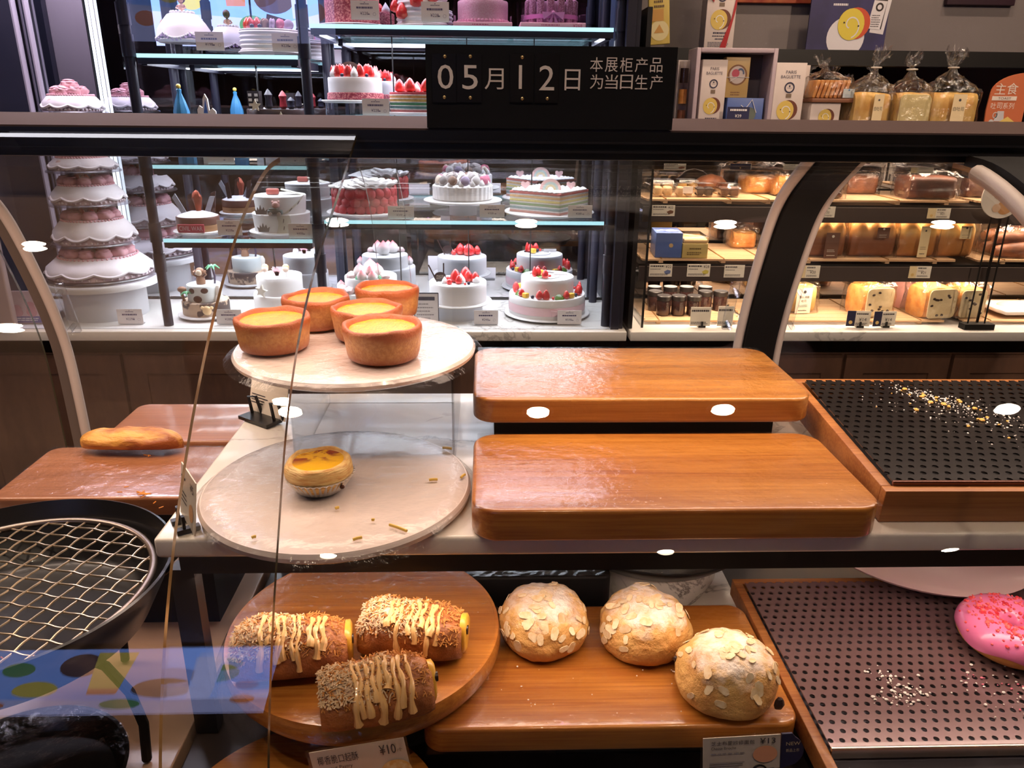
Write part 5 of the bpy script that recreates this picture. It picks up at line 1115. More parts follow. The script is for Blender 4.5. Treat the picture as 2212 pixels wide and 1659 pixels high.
for k in range(8): a = 2*pi*k/8+.2; inst('macaron', MACS[(k*3+1) % 6], t, (r*.40*math.cos(a), r*.40*math.sin(a), h_+.017), (pi/2*.55, 0, a+random.uniform(-.6, .6)), 1.1)
ring_of(DOLL, 'cream_dollop', t, r*.84, h_, 14, .2, .85); ring_of(DOLL, 'cream_dollop', t, r*.2, h_, 4, .2, 1.5)
sz = mpp(1200, 460, 2.19)*124; xc = at(1186, 455, 2.19).x; z = SHELF['R2']+.012
plate_on('white plate under the square rainbow cake', xc, 2.19, z, sz*.78, SHELF['R2'])
t = thing('rainbow_square_cake', 'square rainbow layer cake with rainbow and heart plaques', 'cake', (xc, 2.19, z), math.radians(-35)); h_ = 46*mpp(1200, 460, 2.10); zc = 0
for k, c in enumerate([C(206, 150, 140), C(244, 240, 240), C(150, 170, 170), C(244, 240, 240), C(140, 164, 120), C(244, 240, 240), C(232, 214, 140), C(244, 240, 240), C(232, 188, 134), C(244, 240, 240), C(214, 120, 112)]):
    th = h_*(.105 if k % 2 == 0 else .07); B().rbox((0, 0, zc+th/2), (sz-(.001 if k % 2 else 0), sz-(.001 if k % 2 else 0), th), .002, .0012).build('layer', plain('sq%d' % k, c, .65, col2=tuple(v*.85 for v in c[:3])+(1,), scale=150), t); zc += th
random.seed(6)
for k in range(36):
    e = k % 4; f = (k//4+.5)/9*2-1; q = sz*.45; px_, py_ = ((f*q, -q), (q, f*q), (f*q, q), (-q, f*q))[e]; inst('cream_swirl', DOLL, t, (px_, py_, zc), (0, 0, k), (.95, .95, .35))
B().box((0, 0, zc+.0015), (sz*.86, sz*.86, .003)).build('cream_top', CREAM, t)
rb = B().at((0, 0, zc+.003), (0, 0, math.radians(35)))
for k, (ri, ro) in enumerate(((.022, .030), (.015, .022), (.008, .015))): rb.mat(k); P = [(ro*math.cos(i*pi/14), ro*math.sin(i*pi/14)) for i in range(15)]+[(ri*math.cos(i*pi/14), ri*math.sin(i*pi/14)) for i in range(14, -1, -1)]; rb.prism(P, -.032, -.028)
rb.build('rainbow_plaque', [plain('rb_pink', C(240, 196, 190), .5), plain('rb_blue', C(196, 214, 206), .5), plain('rb_yel', C(240, 220, 180), .5)], t)
HEART = [(0, -.004), (.012, .008), (.012, .015), (.007, .018), (0, .014), (-.007, .018), (-.012, .015), (-.012, .008)]
for dx, dy in ((-.068, -.010), (.058, -.012)): B().at((0, 0, zc+.006), (0, 0, math.radians(35))).at((dx*math.cos(math.radians(35))-dy*math.sin(math.radians(35)), dx*math.sin(math.radians(35))+dy*math.cos(math.radians(35)), zc+.006), (0, 0, math.radians(35))).prism(HEART, -.002, .002).build('heart_plaque', plain('heart_pink', C(240, 196, 196), .5), t)
# --- right floor: peach, strawberry, fruit cakes
x, z, r, s = base(806, 690, 158, 2.20); z = ZF+.010; r = min(r, .098)
plate_on('white plate under the two tier peach cake', x, 2.20, z, r*1.1, ZF)
t = thing('peach_cake', 'two tier white cake with pink peach buns and sugar roses, behind the tarts', 'cake', (x, 2.20, z)); h1 = 46*s; r2 = r*.76; h2 = at(806, 606, 2.20-r2).z-z-h1
tier(t, r, h1, CREAM); tier(t, r2, h2, CREAM, z=h1, name='upper_tier')
for dx, dy, dz, sc in ((-.026, -.030, 0, 1.0), (.024, -.026, 0, 1.0), (-.002, .012, .0, 1.15), (-.016, -.056, -.004, .8), (.014, -.056, -.006, .8), (.006, -.045, .008, .75)): inst('peach', PEACH, t, (dx, dy, h1+h2+dz), (.25 if dy < -.04 else 0, 0, 0), sc)
PROSE = mesh_of('sugar_rose', B().lathe([(.008, 0), (.0125, .004), (.012, .009), (.009, .011), (.0095, .0125), (.005, .014), (.0004, .0145)], seg=20, wob=lambda a, q, zz, i: (.12*q*math.cos(5*a+i), 0)), plain('rose_pale', C(238, 206, 206), .5))
for dx, dy, dz in ((-.048, -.034, h1+h2), (.046, -.040, h1+h2), (-.075, -.040, h1+.002), (-.052, -.066, h1+.002)): inst('sugar_rose', PROSE, t, (dx, dy, dz), (.5, 0, 0), 1.15)
for dx, dy in ((-.085, -.018), (.078, -.030), (.055, -.062), (.0, -.083)): inst('peach', PEACH, t, (dx*.98, dy*.98, h1), (0, 0, 0), .7)
for dx in (-.03, -.008, .020, .034): B().at((dx, -.060, h1+h2+.004), (-.6, 0, .4*dx*30)).sph((0, 0, 0), .010, 10, (.5, .2, 1)).build('leaf', LEAF, t)
x, z, r, s = base(990, 662, 122, 2.17)
plate_on('white cake plate on a round grey stand under the strawberry cake', x, 2.17, z, r*1.19, ZF, .72)
t = thing('strawberry_cake', 'plain white round cake with strawberries, cream peaks and chocolate plaque', 'cake', (x, 2.17, z)); h_ = 41*s; tier(t, r, h_, CREAM)
for k, (dx, dy, me, sc) in enumerate(((-.006, -.02, STRAW, 1.5), (.010, -.034, DOLL, 1.3), (.004, -.042, STRAW, 1.0), (.022, .0, STRAW, 1.6), (.030, -.012, STRAW, 1.3), (.05, -.02, STRAW, 1.2), (.052, -.024, DOLL, 1.2), (-.028, -.012, GRAPE, 1.2), (-.022, -.048, GRAPE, 1.2), (-.036, -.035, DOLL, .9), (.032, -.052, BLUE, .95), (.022, -.056, GRAPE, .5))):
    inst('strawberry' if me is STRAW else ('cream_peak' if me is DOLL else ('red_berry' if me is GRAPE else 'blueberry')), me, t, (dx, dy, h_), (0, 0, k), sc)
b = B().at((-.048, -.022, h_), (0, -.1, .1)); b.prism([(.017*math.cos(i*.393)*1.0, .016+.014*math.sin(i*.393)) for i in range(16)], -.0015, .0015); b.mat(1).text('Paris', -.009, .017, .009, .022, y=-.002); b.text('BAGUETTE', -.010, .0115, .010, .0155, y=-.002); b.build('chocolate_plaque', [CHOC, plain('plaque_print', C(206, 190, 170), .5)], t)
for dx, a in ((-.058, -.45), (-.040, .02)): B().at((dx, -.018, h_), (0, a, 0)).box((0, 0, .027), (.0035, .002, .054)).build('chocolate_stick', CHOC, t)
x, z, r, s = base(1180, 692, 162, 2.19); z = max(ZF+.010, z)
plate_on('large white plate under the two tier fruit cake', x, 2.19, z, r*1.13, ZF)
t = thing('fruit_cake', 'two tier white cake ringed with fruit and tied with a pale pink ribbon', 'cake', (x, 2.19, z)); h1 = 40*s; r2 = r*.69; h2 = 36*s
tier(t, r, h1, CREAM); tier(t, r2, h2, CREAM, z=h1, name='upper_tier')
RIBP = plain('pink_ribbon', C(244, 206, 214), .35, 0, .3); B().lathe([(r+.001, h1*.18), (r+.0015, h1*.62)], seg=64, cap=False).build('ribbon', RIBP, t)
b = B()
for sx in (-1, 1): b.at((.030, -r-.004, h1*.45), (0, sx*.3, 0)); b.prism([(0, 0), (sx*.024, .012), (sx*.026, -.006)], -.006, .002); b.prism([(0, 0), (sx*.014, -.026), (sx*.004, -.026)], -.003, .001)
b.build('bow', RIBP, t); FR = [(STRAW, 'strawberry', 1.0), (YCU, 'mango_cube', 1.1), (KIWI, 'kiwi_slice', 1.25), (HALF, 'strawberry_slice', 1.1), (BLUE, 'blueberry', 1.0), (STRAW, 'strawberry', .9), (GRAPE, 'red_berry', .6)]
random.seed(8)
for k in range(30): a = 2*pi*k/30; me, nm, sc = FR[(k*3) % 7]; inst(nm, me, t, ((r*.86+random.uniform(-.004, .004))*math.cos(a), (r*.86)*math.sin(a), h1+.001), ((1.0 if nm == 'kiwi_slice' else .5)*-math.sin(a)*0+.9*(nm == 'kiwi_slice'), 0, a+pi/2), sc)
for k, (dx, dy) in enumerate(((-.03, -.02), (-.018, -.036), (-.006, -.02), (.004, -.034), (-.022, .0), (-.040, -.030), (-.010, -.048))): me, nm, sc = FR[(k*2) % 7]; inst(nm, me, t, (dx, dy, h1+h2+.002), (0, 0, k), sc*1.1)
B().lathe([(r2*.62, 0), (r2*.62, .003), (r2*.55, .005)], (-.010, -.005, h1+h2), 40, cap=False).build('cream_swirl', CREAM, t)
b = B().at((.036, -.022, h1+h2+.001), (-.35, 0, 0)); b.box((0, 0, .006), (.042, .001, .011)); b.mat(1).text('PARIS BAGUETTE', -.018, .0045, .018, .008, y=-.0008); b.build('plaque', [WHITE, GREYI], t)
# --- price cards standing in front of the cakes
LOGOG = plain('logo_grey', C(150, 140, 160), .5)
def pcard(px, py, wpx, hpx, price, zs, label, Y=2.068):
    p = at(px, py, Y); s = mpp(px, py, Y); wd, h_ = wpx*s, hpx*s; zc = max(p.z, zs+h_/2+.002)
    t = thing('price_card', label, 'price card', (p.x, Y, zs), 0, None)
    B().box((0, 0, zc-zs), (wd, .0012, h_)).build('card', CARDW, t)
    b = B(); z0 = zc-zs-h_/2; b.disc(0, z0+h_*.90, h_*.028, -.0009, 8); b.bars(-wd*.16, wd*.16, z0+h_*.80, 1, .003, h_*.045, -.0009, .0, .0008); b.bars(-wd*.30, wd*.28, z0+h_*.58, 1, .003, h_*.10, -.0009, .0, .0009); b.text(price, -wd*.17, z0+h_*.26, h=h_*.16, y=-.0009); b.bars(wd*.10, wd*.17, z0+h_*.27, 1, 1, h_*.05, -.0009, 0); b.disc(wd*.34, z0+h_*.30, h_*.085, -.0009, 16, ri=h_*.075); b.build('print', plain('card_print', C(92, 86, 122), .5), t)
    b = B(); b.box((0, .002, z0*.5+.002), (wd*.9, .0015, max(z0+.004, .004))); b.box((0, .010, .001), (wd*.9, .020, .002)); b.build('holder', ACRY, t)
    return t
pcard(453, 89, 60, 37, '¥198', SHELF['L1'], 'price card at 198 yuan beside the gown cake'); pcard(617, 92, 58, 37, '¥228', SHELF['L1'], 'price card at 228 yuan before the ribbed macaron cake')
pcard(788, 22, 60, 38, '¥228', SHELF['R1'], 'price card at 228 yuan before the red crumb cake'); pcard(940, 26, 60, 40, '¥228', SHELF['R1'], 'price card at 228 yuan before the layered strawberry cake')
pcard(812, 236, 58, 36, '¥228', SHELF['Rm'], 'price card at 228 yuan left of the date sign')
pcard(496, 492, 52, 32, '¥258', SHELF['L2'], 'price card at 258 yuan beside the chocolate shard cake'); pcard(650, 504, 52, 31, '¥408', SHELF['L2'], 'price card at 408 yuan before the road cake')
pcard(281, 684, 54, 33, '¥2398', ZF, 'price card at 2398 yuan under the cake tower'); pcard(495, 687, 54, 32, '¥288', ZF, 'price card at 288 yuan beside the animal cake')
pcard(866, 460, 56, 28, '¥349', SHELF['R2'], 'price card at 349 yuan before the red petal cake'); pcard(1063, 456, 54, 27, '¥328', SHELF['R2'], 'price card at 328 yuan between macaron and rainbow cakes')
pcard(1253, 457, 52, 27, '¥388', SHELF['R2'], 'price card at 388 yuan at the right end of the rainbow cake shelf'); pcard(1050, 687, 52, 31, '¥248', ZF, 'price card at 248 yuan beside the strawberry cake'); pcard(1230, 688, 52, 31, '¥598', ZF, 'price card at 598 yuan before the fruit cake')
pcard(478, 352, 56, 30, '', SHELF['Lm'], 'price card on the middle left shelf, cut by the case rail'); pcard(632, 373, 58, 30, '', SHELF['Lm'], 'price card on the middle left shelf beside the pole')
p = at(922, 690, 2.09); t = thing('info_sign', 'small white info sign with navy border left of the strawberry cake', 'sign', (p.x, 2.09, ZF)); s = mpp(922, 660, 2.09); wd, h_ = 52*s, 66*s
b = B().box((0, 0, h_/2+.001), (wd, .002, h_)); b.mat(1)
for c, d in (((0, -.0013, h_), (wd, .001, .003)), ((-wd/2, -.0013, h_/2), (.002, .001, h_)), ((wd/2, -.0013, h_/2), (.002, .001, h_)), ((0, -.0013, h_*.82), (wd*.7, .001, h_*.12))): b.box(c, d)
b.mat(2).bars(-wd*.4, wd*.4, h_*.62, 5, h_*.12, h_*.035, -.0016, .4, .001); b.build('panel', [CARDW, NAVYP, GREYI], t); B().box((0, .012, .001), (wd*.8, .024, .002)).build('foot', ACRY, t)
p = at(58, 690, 2.075); t = thing('cake_menu', 'pink cake menu board with small tower pictures at the lower left', 'sign', (p.x, 2.075, ZF)); s = mpp(60, 660, 2.075); wd, h_ = 124*s, 72*s
b = B().box((0, 0, h_/2+.001), (wd, .003, h_)); b.mat(1).box((0, -.0017, h_*.14), (wd*.96, .001, h_*.2)); b.mat(2)
for k in range(4):
    for j in range(k+1): b.disc(-wd*.36+wd*.24*k, h_*.36+.011*j, .012-.0018*j, -.0025-.0001*j, 16, 1.2)
b.mat(3).bars(-wd*.3, wd*.3, h_*.16, 2, h_*.06, h_*.03, -.0026, .3, .0015); b.build('panel', [plain('menu_pink', C(234, 208, 214), .5), plain('menu_purple', C(150, 136, 176), .5), plain('menu_cake', C(228, 176, 182), .5), WHITE], t); B().box((0, .014, .001), (wd*.8, .028, .002)).build('foot', ACRY, t)
# ------------------------------------------------------------------ bread shelves
BAGM = glass('crisp_bag', (.97, .965, .96, 1), .09, .16, 1.0, 70, .9, 2.2)
random.seed(21)
def bread_mat(name, crust, crumb, lo=.4, hi=.62, sc=30): return plain(name, crust, .55, 0, .05, crumb, sc, lo, hi, .35, 120, .002)
GOLD = bread_mat('golden_bread', C(226, 160, 84), C(196, 120, 52)); BROWN = bread_mat('brown_bread', C(150, 92, 62), C(112, 66, 44)); DARKB = bread_mat('dark_bread', C(112, 66, 48), C(86, 48, 36))
CRUMBW = plain('crumb_pale', C(238, 222, 164), .7, bump=.3, bscale=260); RAISB = plain('crumb_raisin', C(236, 214, 168), .7, bump=.3, bscale=260); LOAFM = tricol('crowned_loaf', [(0.0, C(140, 88, 60)), (.052, C(150, 94, 62)), (.066, C(206, 150, 88)), (.10, C(226, 160, 84))], .55, .05); LOAFG = tricol('golden_crowned_loaf', [(0.0, C(196, 130, 70)), (.055, C(204, 140, 76)), (.070, C(232, 186, 110)), (.10, C(226, 156, 74))], .55, .05)
LOAFY = plain('toast_yellow', C(240, 206, 128), .6, col2=C(226, 180, 100), scale=20)
def loaf_body(w_, d, h, lobes=1, seed=0, crown=.3):
    b = B(); nx, ns = 28, 26; R = []
    for i in range(nx+1):
        u = -1+2*i/nx; e = (1-abs(u)**10)**.3 if abs(u) < 1 else .3; e = max(e, .80)
        hh = h*(1+crown*.22*(abs(math.cos(u*lobes*pi/2+(pi/2 if lobes % 2 == 0 else 0)))-.5) if lobes else 1)
        q = []
        for j in range(ns):
            a = 2*pi*j/ns; c_, s_ = math.cos(a), math.sin(a); k = 5.0
            y = math.copysign(abs(c_)**(2/k), c_)*d/2*e; z = (math.copysign(abs(s_)**(2/k), s_)*.5+.5)*hh*(.94+.06*e)
            v = Vector((u*w_/2, y, z)); n_ = 1+.03*nz(v, 24, seed)
            q.append((v.x, v.y*n_, max(0, v.z*n_)))
        R.append(q)
    return b.rings(R)
def bag_over(w_, d, h, seed=0, neck=0.0, flare=.03, lean=0.0, puff=.006, topslope=.5):
    """clear bag: box skirt that closes to a tied neck (neck > 0) or a loose crumpled top"""
    b = B(); n = 64; R = []
    def sup(a, rx, ry, k): c_, s_ = math.cos(a), math.sin(a); return math.copysign(abs(c_)**(2/k), c_)*rx, math.copysign(abs(s_)**(2/k), s_)*ry
    lev = [(0, 1.0, 6)]+[(h*q/6, 1.01, 6) for q in range(1, 6)]+[(h, 1.0, 6)]
    if neck: lev += [(h+neck*.25, .80, 4), (h+neck*.55, .46, 3), (h+neck*.80, .20, 2.4), (h+neck, .10, 2), (h+neck*1.12, .13, 2), (h+neck*1.30, .26, 2), (h+neck*1.55, .36, 2), (h+neck*1.75, .40, 2)]
    else: lev += [(h+flare*.3, .97, 5), (h+flare*.7, .80, 4), (h+flare, .45, 3)]
    top = h
    L2 = []
    for (z0, f0, k0), (z1, f1, k1) in zip(lev[:-1], lev[1:]):
        m = 1 if z1 <= h+1e-6 else 3
        L2 += [(z0+(z1-z0)*i/m, f0+(f1-f0)*i/m, k0+(k1-k0)*i/m) for i in range(m)]
    L2.append(lev[-1])
    for li, (z, f, k) in enumerate(L2):
        q = []; up = z > h+1e-6
        for j in range(n):
            a = 2*pi*j/n; rx, ry = (w_/2+puff)*f, (d/2+puff)*f
            if neck and z > h+neck*.5: rx = ry = min(rx, max(.008, w_*.5*f))
            x, y = sup(a, rx, ry, k); cr = (nz((x, y, z), 60, seed)*.005+nz((x, y, z), 160, seed+2)*.0035)*(1.7 if up else 1.0)*(1 if f > .2 else .4)
            if neck and up: cr += .10*rx*math.sin(11*a+seed)*min(1, (z-h)/neck)
            x += cr*math.cos(a); y += cr*math.sin(a)
            zz = z+(nz((x, y, z), 55, seed+4)*.010 if up else 0)+(.018*nz((math.cos(a)*2.2, math.sin(a)*2.2, 0), 1.7, seed+6) if neck and z > h+neck*1.5 else 0)
            q.append((x+lean*max(0, z-h), y, max(0.0003, zz)))
        R.append(q)
    b.rings(R, True, False, False); return b
def fine_label(t, w_, h_, loc, m, ink, head=None, rot=(0, 0, 0), logo=True, name='label'):
    b = B().at(loc, rot); b.box((0, 0, 0), (w_, .0008, h_)); b.mat(1); y = -.0007
    if head:
        for i, ln in enumerate(head): b.text(ln, 0, h_*(.10-.15*i), -0+w_*.8, h=h_*.10, y=y, align='C')
    if logo: b.disc(0, h_*.36, min(w_, h_)*.10, y, 10)
    b.bars(-w_*.32, w_*.32, -h_*.18, 2, h_*.06, h_*.02, y, .2, .001); b.bars(-w_*.3, w_*.3, -h_*.40, 1, 1, h_*.03, y, .1, .001)
    return b.build(name, [m, ink], t)
def wrapped(name, label, px, pyfb, wpx, hpx, Y, zs, depth, body_m, lobes=1, neck=0.0, rz=0.0, face=None, lab=None, group=None, flare=.018, seed=1, lean=0.0, crown=.3):
    s = mpp(px, pyfb, Y); wd, h_ = wpx*s, hpx*s; x = at(px, pyfb, Y).x
    t = thing(name, label, 'bread', (x, Y, zs), rz, group)
    loaf_body(wd*.95, depth*.95, h_, lobes, seed, crown).build('loaf', body_m, t, ang=70)
    if face: # cut side facing the shopper, with raisins
        B().rbox((0, 0, 0), (wd*.92, h_*.94, .004), wd*.14, .0015).at().build('cut_face', face, t, loc=(0, -depth*.475-.001, h_*.49), rot=(pi/2, 0, 0))
        if face is RAISB:
            for k in range(9): B().sph((random.uniform(-.36, .36)*wd, -depth*.475-.0035, h_*random.uniform(.10, .85)), .0045, 8, (1.2, .5, .8), .3, 200, k).build('raisin', RAIS, t)
    bag_over(wd, depth, h_*1.02, seed, neck, flare, lean).build('clear_bag', BAGM, t, smooth=True, ang=14)
    if lab: fine_label(t, lab[0]*wd, lab[1]*h_, (lab[2]*wd, -depth*.5-.0095, lab[3]*h_), lab[4], lab[5], lab[6] if len(lab) > 6 else None)
    return t
LABW = plain('label_white', C(240, 232, 216), .5); LABBR = plain('label_brown', C(112, 78, 64), .5); LABY = plain('label_cream', C(238, 216, 170), .5)
b1, b2, fl = ZB['B1']+.0125, ZB['B2']+.0125, ZF+.0125
# upper shelf
wrapped('wrapped_loaf', 'dark chocolate coloured loaf in a clear bag on the upper bread shelf', 1992, 437, 104, 46, 2.15, b1, .11, DARKB, 1, 0, 0, seed=2, crown=.1)
wrapped('wrapped_loaf', 'pair of pale loaves end on beside the far post, upper bread shelf, back', 1632, 412, 62, 36, 2.26, b1, .10, GOLD, 0, 0, .15, seed=3); wrapped('wrapped_loaf', 'pale wrapped loaf nearest the far post on the upper bread shelf', 1690, 418, 56, 40, 2.22, b1, .10, GOLD, 0, 0, .15, seed=4)
wrapped('wrapped_loaf', 'dark loaf right of the far black post on the upper bread shelf', 1778, 440, 54, 36, 2.15, b1, .10, DARKB, 0, 0, .0, seed=5)
wrapped('wrapped_loaf', 'reddish brown loaf at the back of the upper bread shelf', 1850, 414, 66, 40, 2.26, b1, .09, BROWN, 0, 0, 0, seed=6); wrapped('wrapped_loaf', 'wrapped dark loaf at the far right of the upper bread shelf', 2110, 425, 90, 42, 2.2, b1, .11, DARKB, 1, 0, 0, seed=7)
CLEARB = glass('clear_tub', (.95, .93, .91, 1), .07, .06, .2, 40, .9, 3.0)
for px, pyb, w_, m, lab in ((1428, 434, 48, C(226, 196, 150), 'clear pastry box with pale cakes, leftmost of the front row'), (1474, 434, 42, C(206, 176, 140), 'clear pastry box with a white label, second of the front row'), (1517, 434, 44, C(50, 34, 32), 'clear pastry box with dark cakes, third of the front row'), (1570, 433, 50, C(96, 60, 46), 'clear pastry box with brown cakes, rightmost of the front row'), (1425, 408, 60, C(206, 160, 100), 'clear pastry box with golden crumbs, back row left'), (1482, 408, 52, C(214, 170, 96), 'clear pastry box with golden crumbs, back row right')):
    Y = 2.14 if pyb > 420 else 2.25; s = mpp(px, pyb, Y); wd = w_*s; h_ = .036
    t = thing('pastry_box', lab, 'box', (at(px, pyb, Y).x, Y, b1), 0, 'clear pastry boxes on the upper bread shelf'); b = B()
    B().lathe([(wd*.36, 0), (wd*.46, h_*.55), (wd*.50, h_*.58), (wd*.50, h_*.64), (wd*.45, h_*.68), (wd*.40, h_), (.001, h_)], seg=4).build('tub', CLEARB, t, rot=(0, 0, pi/4), smooth=False).scale = (1.36, 1.36, 1)
    for dx in (-.22, .22): B().rbox((dx*wd, -.005, h_*.42), (wd*.36, wd*.5, h_*.66), .006, .005).build('small_cake', plain('pb%d' % int(m[0]*1e4), m, .6, col2=tuple(v*.7 for v in m[:3])+(1,), scale=80), t)
    if px == 1474: B().box((.006, -wd*.5, h_*.55), (wd*.5, .001, h_*.5)).build('label', WHITE, t)
t = thing('croissant', 'dark baked croissant behind the clear pastry boxes', 'croissant', (at(1532, 398, 2.28).x, 2.28, b1)); B().tube([(-.05, .0, .016), (-.025, -.010, .024), (0, -.014, .027), (.025, -.010, .024), (.05, 0, .016)], lambda f: .008+.016*math.sin(pi*f), 16).build('body', BROWN, t)
# lower shelf
s = mpp(1437, 558, 2.13); x = at(1438, 558, 2.13).x; BLUEP = plain('blue_box_print', C(86, 112, 178), .4, 0, .2)
t = thing('blue_gift_box', 'blue gift box tied with cord on the lower bread shelf', 'box', (x, 2.14, b2), math.radians(-4)); B().rbox((0, 0, .034), (56*s, .10, .068), .002, .0015).build('carton', BLUEP, t)
b = B().tube([(-.03, -.02, .069), (-.01, -.03, .072), (.012, -.01, .070), (.026, -.03, .071), (.0, -.04, .071), (-.02, -.01, .070)], .0016, 6); b.build('cord', WHITE, t); B().disc(.006, .034, .006, -.0508, 8).build('gold_print', plain('gold_print', C(206, 176, 130), .4), t)
x = at(1492, 560, 2.13).x
t = thing('cream_gift_box', 'yellow cream box with a clear lid of rolled biscuits', 'box', (x, 2.14, b2), math.radians(-2)); B().rbox((0, 0, .020), (54*s, .11, .040), .002, .0015).build('carton', plain('cream_box', C(206, 184, 116), .45), t)
for k in range(6): B().at((0, -.045+.017*k, .045), (0, pi/2, 0)).cyl((0, 0, -24*s), .0075, 48*s, 12).build('biscuit_roll', plain('biscuit', C(232, 200, 150), .6), t)
B().rbox((0, 0, .049), (54*s, .11, .018), .003, .002).build('clear_lid', CLEARB, t); b = B(); b.bars(-.016, .016, .024, 1, 1, .004, -.056, .0, .001); b.bars(-.022, .022, .014, 2, .005, .003, -.056, .2, .001); b.build('print', plain('box_ink', C(120, 100, 60), .5), t)
wrapped('wrapped_loaf', 'seeded loaf at the back of the lower bread shelf, left of the far post', 1602, 497, 50, 34, 2.28, b2, .10, GOLD, 0, 0, 0, seed=9)
wrapped('wrapped_loaf', 'leftmost of the four large wrapped loaves, with brown sleeve', 1758, 558, 96, 74, 2.16, b2, .12, LOAFM, 3, 0, 0, None, (.30, .72, .12, .36, LABBR, LABW), 'four large loaves on the lower bread shelf'  , .012, 10, 0, 1.1)
wrapped('wrapped_loaf', 'second of the four large wrapped loaves, with dark brown label', 1862, 561, 98, 74, 2.16, b2, .12, LOAFM, 3, 0, 0, None, (.26, .30, .10, .72, LABBR, LABW), 'four large loaves on the lower bread shelf'  , .012, 11, 0, 1.1)
wrapped('wrapped_loaf', 'third of the four large wrapped loaves, golden with tall cream label', 1954, 562, 84, 76, 2.16, b2, .12, LOAFG, 2, 0, 0, None, (.24, .84, .06, .46, LABY, INK), 'four large loaves on the lower bread shelf'  , .012, 12, 0, 1.1)
wrapped('wrapped_loaf', 'rightmost of the four large wrapped loaves, golden with tilted label', 2036, 563, 78, 76, 2.16, b2, .12, LOAFG, 2, 0, 0, None, (.30, .34, .08, .72, LABY, INK), 'four large loaves on the lower bread shelf'  , .012, 13, 0, 1.1)
t = thing('baguette_bag', 'heap of long flat breads in a crinkled clear bag at the far right', 'bread', (at(2175, 560, 2.17).x+.02, 2.17, b2)); 
for k, (y, z, l) in enumerate(((-.05, .018, .20), (0, .020, .21), (.05, .018, .2), (-.025, .050, .19), (.025, .052, .2))): B().at((0, y, z), (0, 0, .04*k)).tube([(-l*.5+l*i/8, 0, 0) for i in range(9)], lambda f: .008+.018*math.sin(pi*min(max(f, .02), .98))**.5, 12).build('baguette', BROWN, t)
bag_over(.22, .15, .075, 14, 0, .015).build('clear_bag', BAGM, t, ang=14)
# counter level: jars, toast, raisin loaves
JARG = plain('jar_dark', C(52, 34, 32), .15, 0, .6, C(70, 48, 44), 30); LIDD = plain('jar_lid', C(34, 30, 30), .35, 0, .2)
t0 = None
JL = {0: 'back row', 1: 'middle row', 2: 'front row'}
for k, (px, py, row, w_) in enumerate(((1413, 637, 0, 'first from the left'), (1447, 638, 0, 'second from the left'), (1482, 638, 0, 'third from the left'), (1522, 638, 0, 'fourth from the left'), (1415, 646, 1, 'leftmost'), (1523, 645, 1, 'beside the clear handle'), (1556, 645, 1, 'next to the far black post'), (1434, 654, 2, 'leftmost, film wrapped'), (1466, 652, 2, 'in the middle'), (1499, 654, 2, 'rightmost'))):
    Y = (2.25, 2.19, 2.135)[row]; x = at(px, py, Y).x; lab = 'dark glass jam jar in the %s, %s' % (JL[row], w_)
    if t0 is None:
        t0 = t = thing('jam_jar', lab, 'jar', (x, Y, fl), 0, 'dark jam jars on the counter mat')
        B().lathe([(.016, 0), (.0195, .002), (.020, .006), (.020, .042), (.0185, .046), (.001, .046)], seg=24).build('glass_body', JARG, t); B().lathe([(.0205, .044), (.0208, .046), (.0208, .056), (.0195, .0575), (.001, .0575)], seg=24).build('lid', LIDD, t)
    else: t = copy_obj(t0); t.location = (x, Y, fl); t['label'] = lab
wrapped('wrapped_toast', 'yellow bagged toast with white label beside the far post', 1712, 690, 68, 56, 2.20, fl, .09, LOAFY, 0, .030, .12, None, (.50, .95, -.04, .5, LABW, INK, ('每日清醒', '吐司')), None, .02, 15, .9)
wrapped('wrapped_toast', 'yellow bagged toast half hidden behind the clear door handle', 1655, 706, 60, 52, 2.13, fl, .08, LOAFY, 0, .020, .1, None, None, None, .02, 16)
wrapped('raisin_loaf', 'raisin loaf in a twisted bag above the two small price cards', 1867, 697, 72, 64, 2.16, fl, .10, GOLD, 1, .02, .22, RAISB, None, None, .02, 17, .8, .6)
wrapped('raisin_loaf', 'raisin loaf in the middle of the right hand group', 1998, 701, 74, 66, 2.14, fl, .10, GOLD, 1, 0, .20, RAISB, None, None, .025, 18, 0, .6)
wrapped('raisin_loaf', 'raisin loaf at the right, next to the glass divider', 2066, 699, 62, 62, 2.15, fl, .10, GOLD, 1, 0, .1, RAISB, None, None, .025, 19, 0, .6)
t = wrapped('wrapped_toast', 'pink labelled loaf behind the middle raisin loaf', 1940, 682, 40, 58, 2.24, fl, .09, plain('pink_loaf', C(214, 150, 140), .5), 1, 0, .25, None, (.5, .8, -.1, .5, plain('pink_label', C(236, 190, 186), .5), INK), None, .02, 20)
t = thing('paper_tray', 'white printed paper tray with flat bread right of the divider', 'tray', (at(2180, 690, 2.15).x+.01, 2.16, fl)); B().rbox((0, 0, .006), (.16, .13, .012), .02, .003, 5, lambda p: (p[0], p[1], p[2]+.014*abs(p[0])/.08+.003*nz(p, 40, 2))).build('paper', WHITE, t); B().sph((0, 0, .022), .05, 20, (1.0, .8, .28), .12, 30, 1).build('flat_bread', LABY, t)
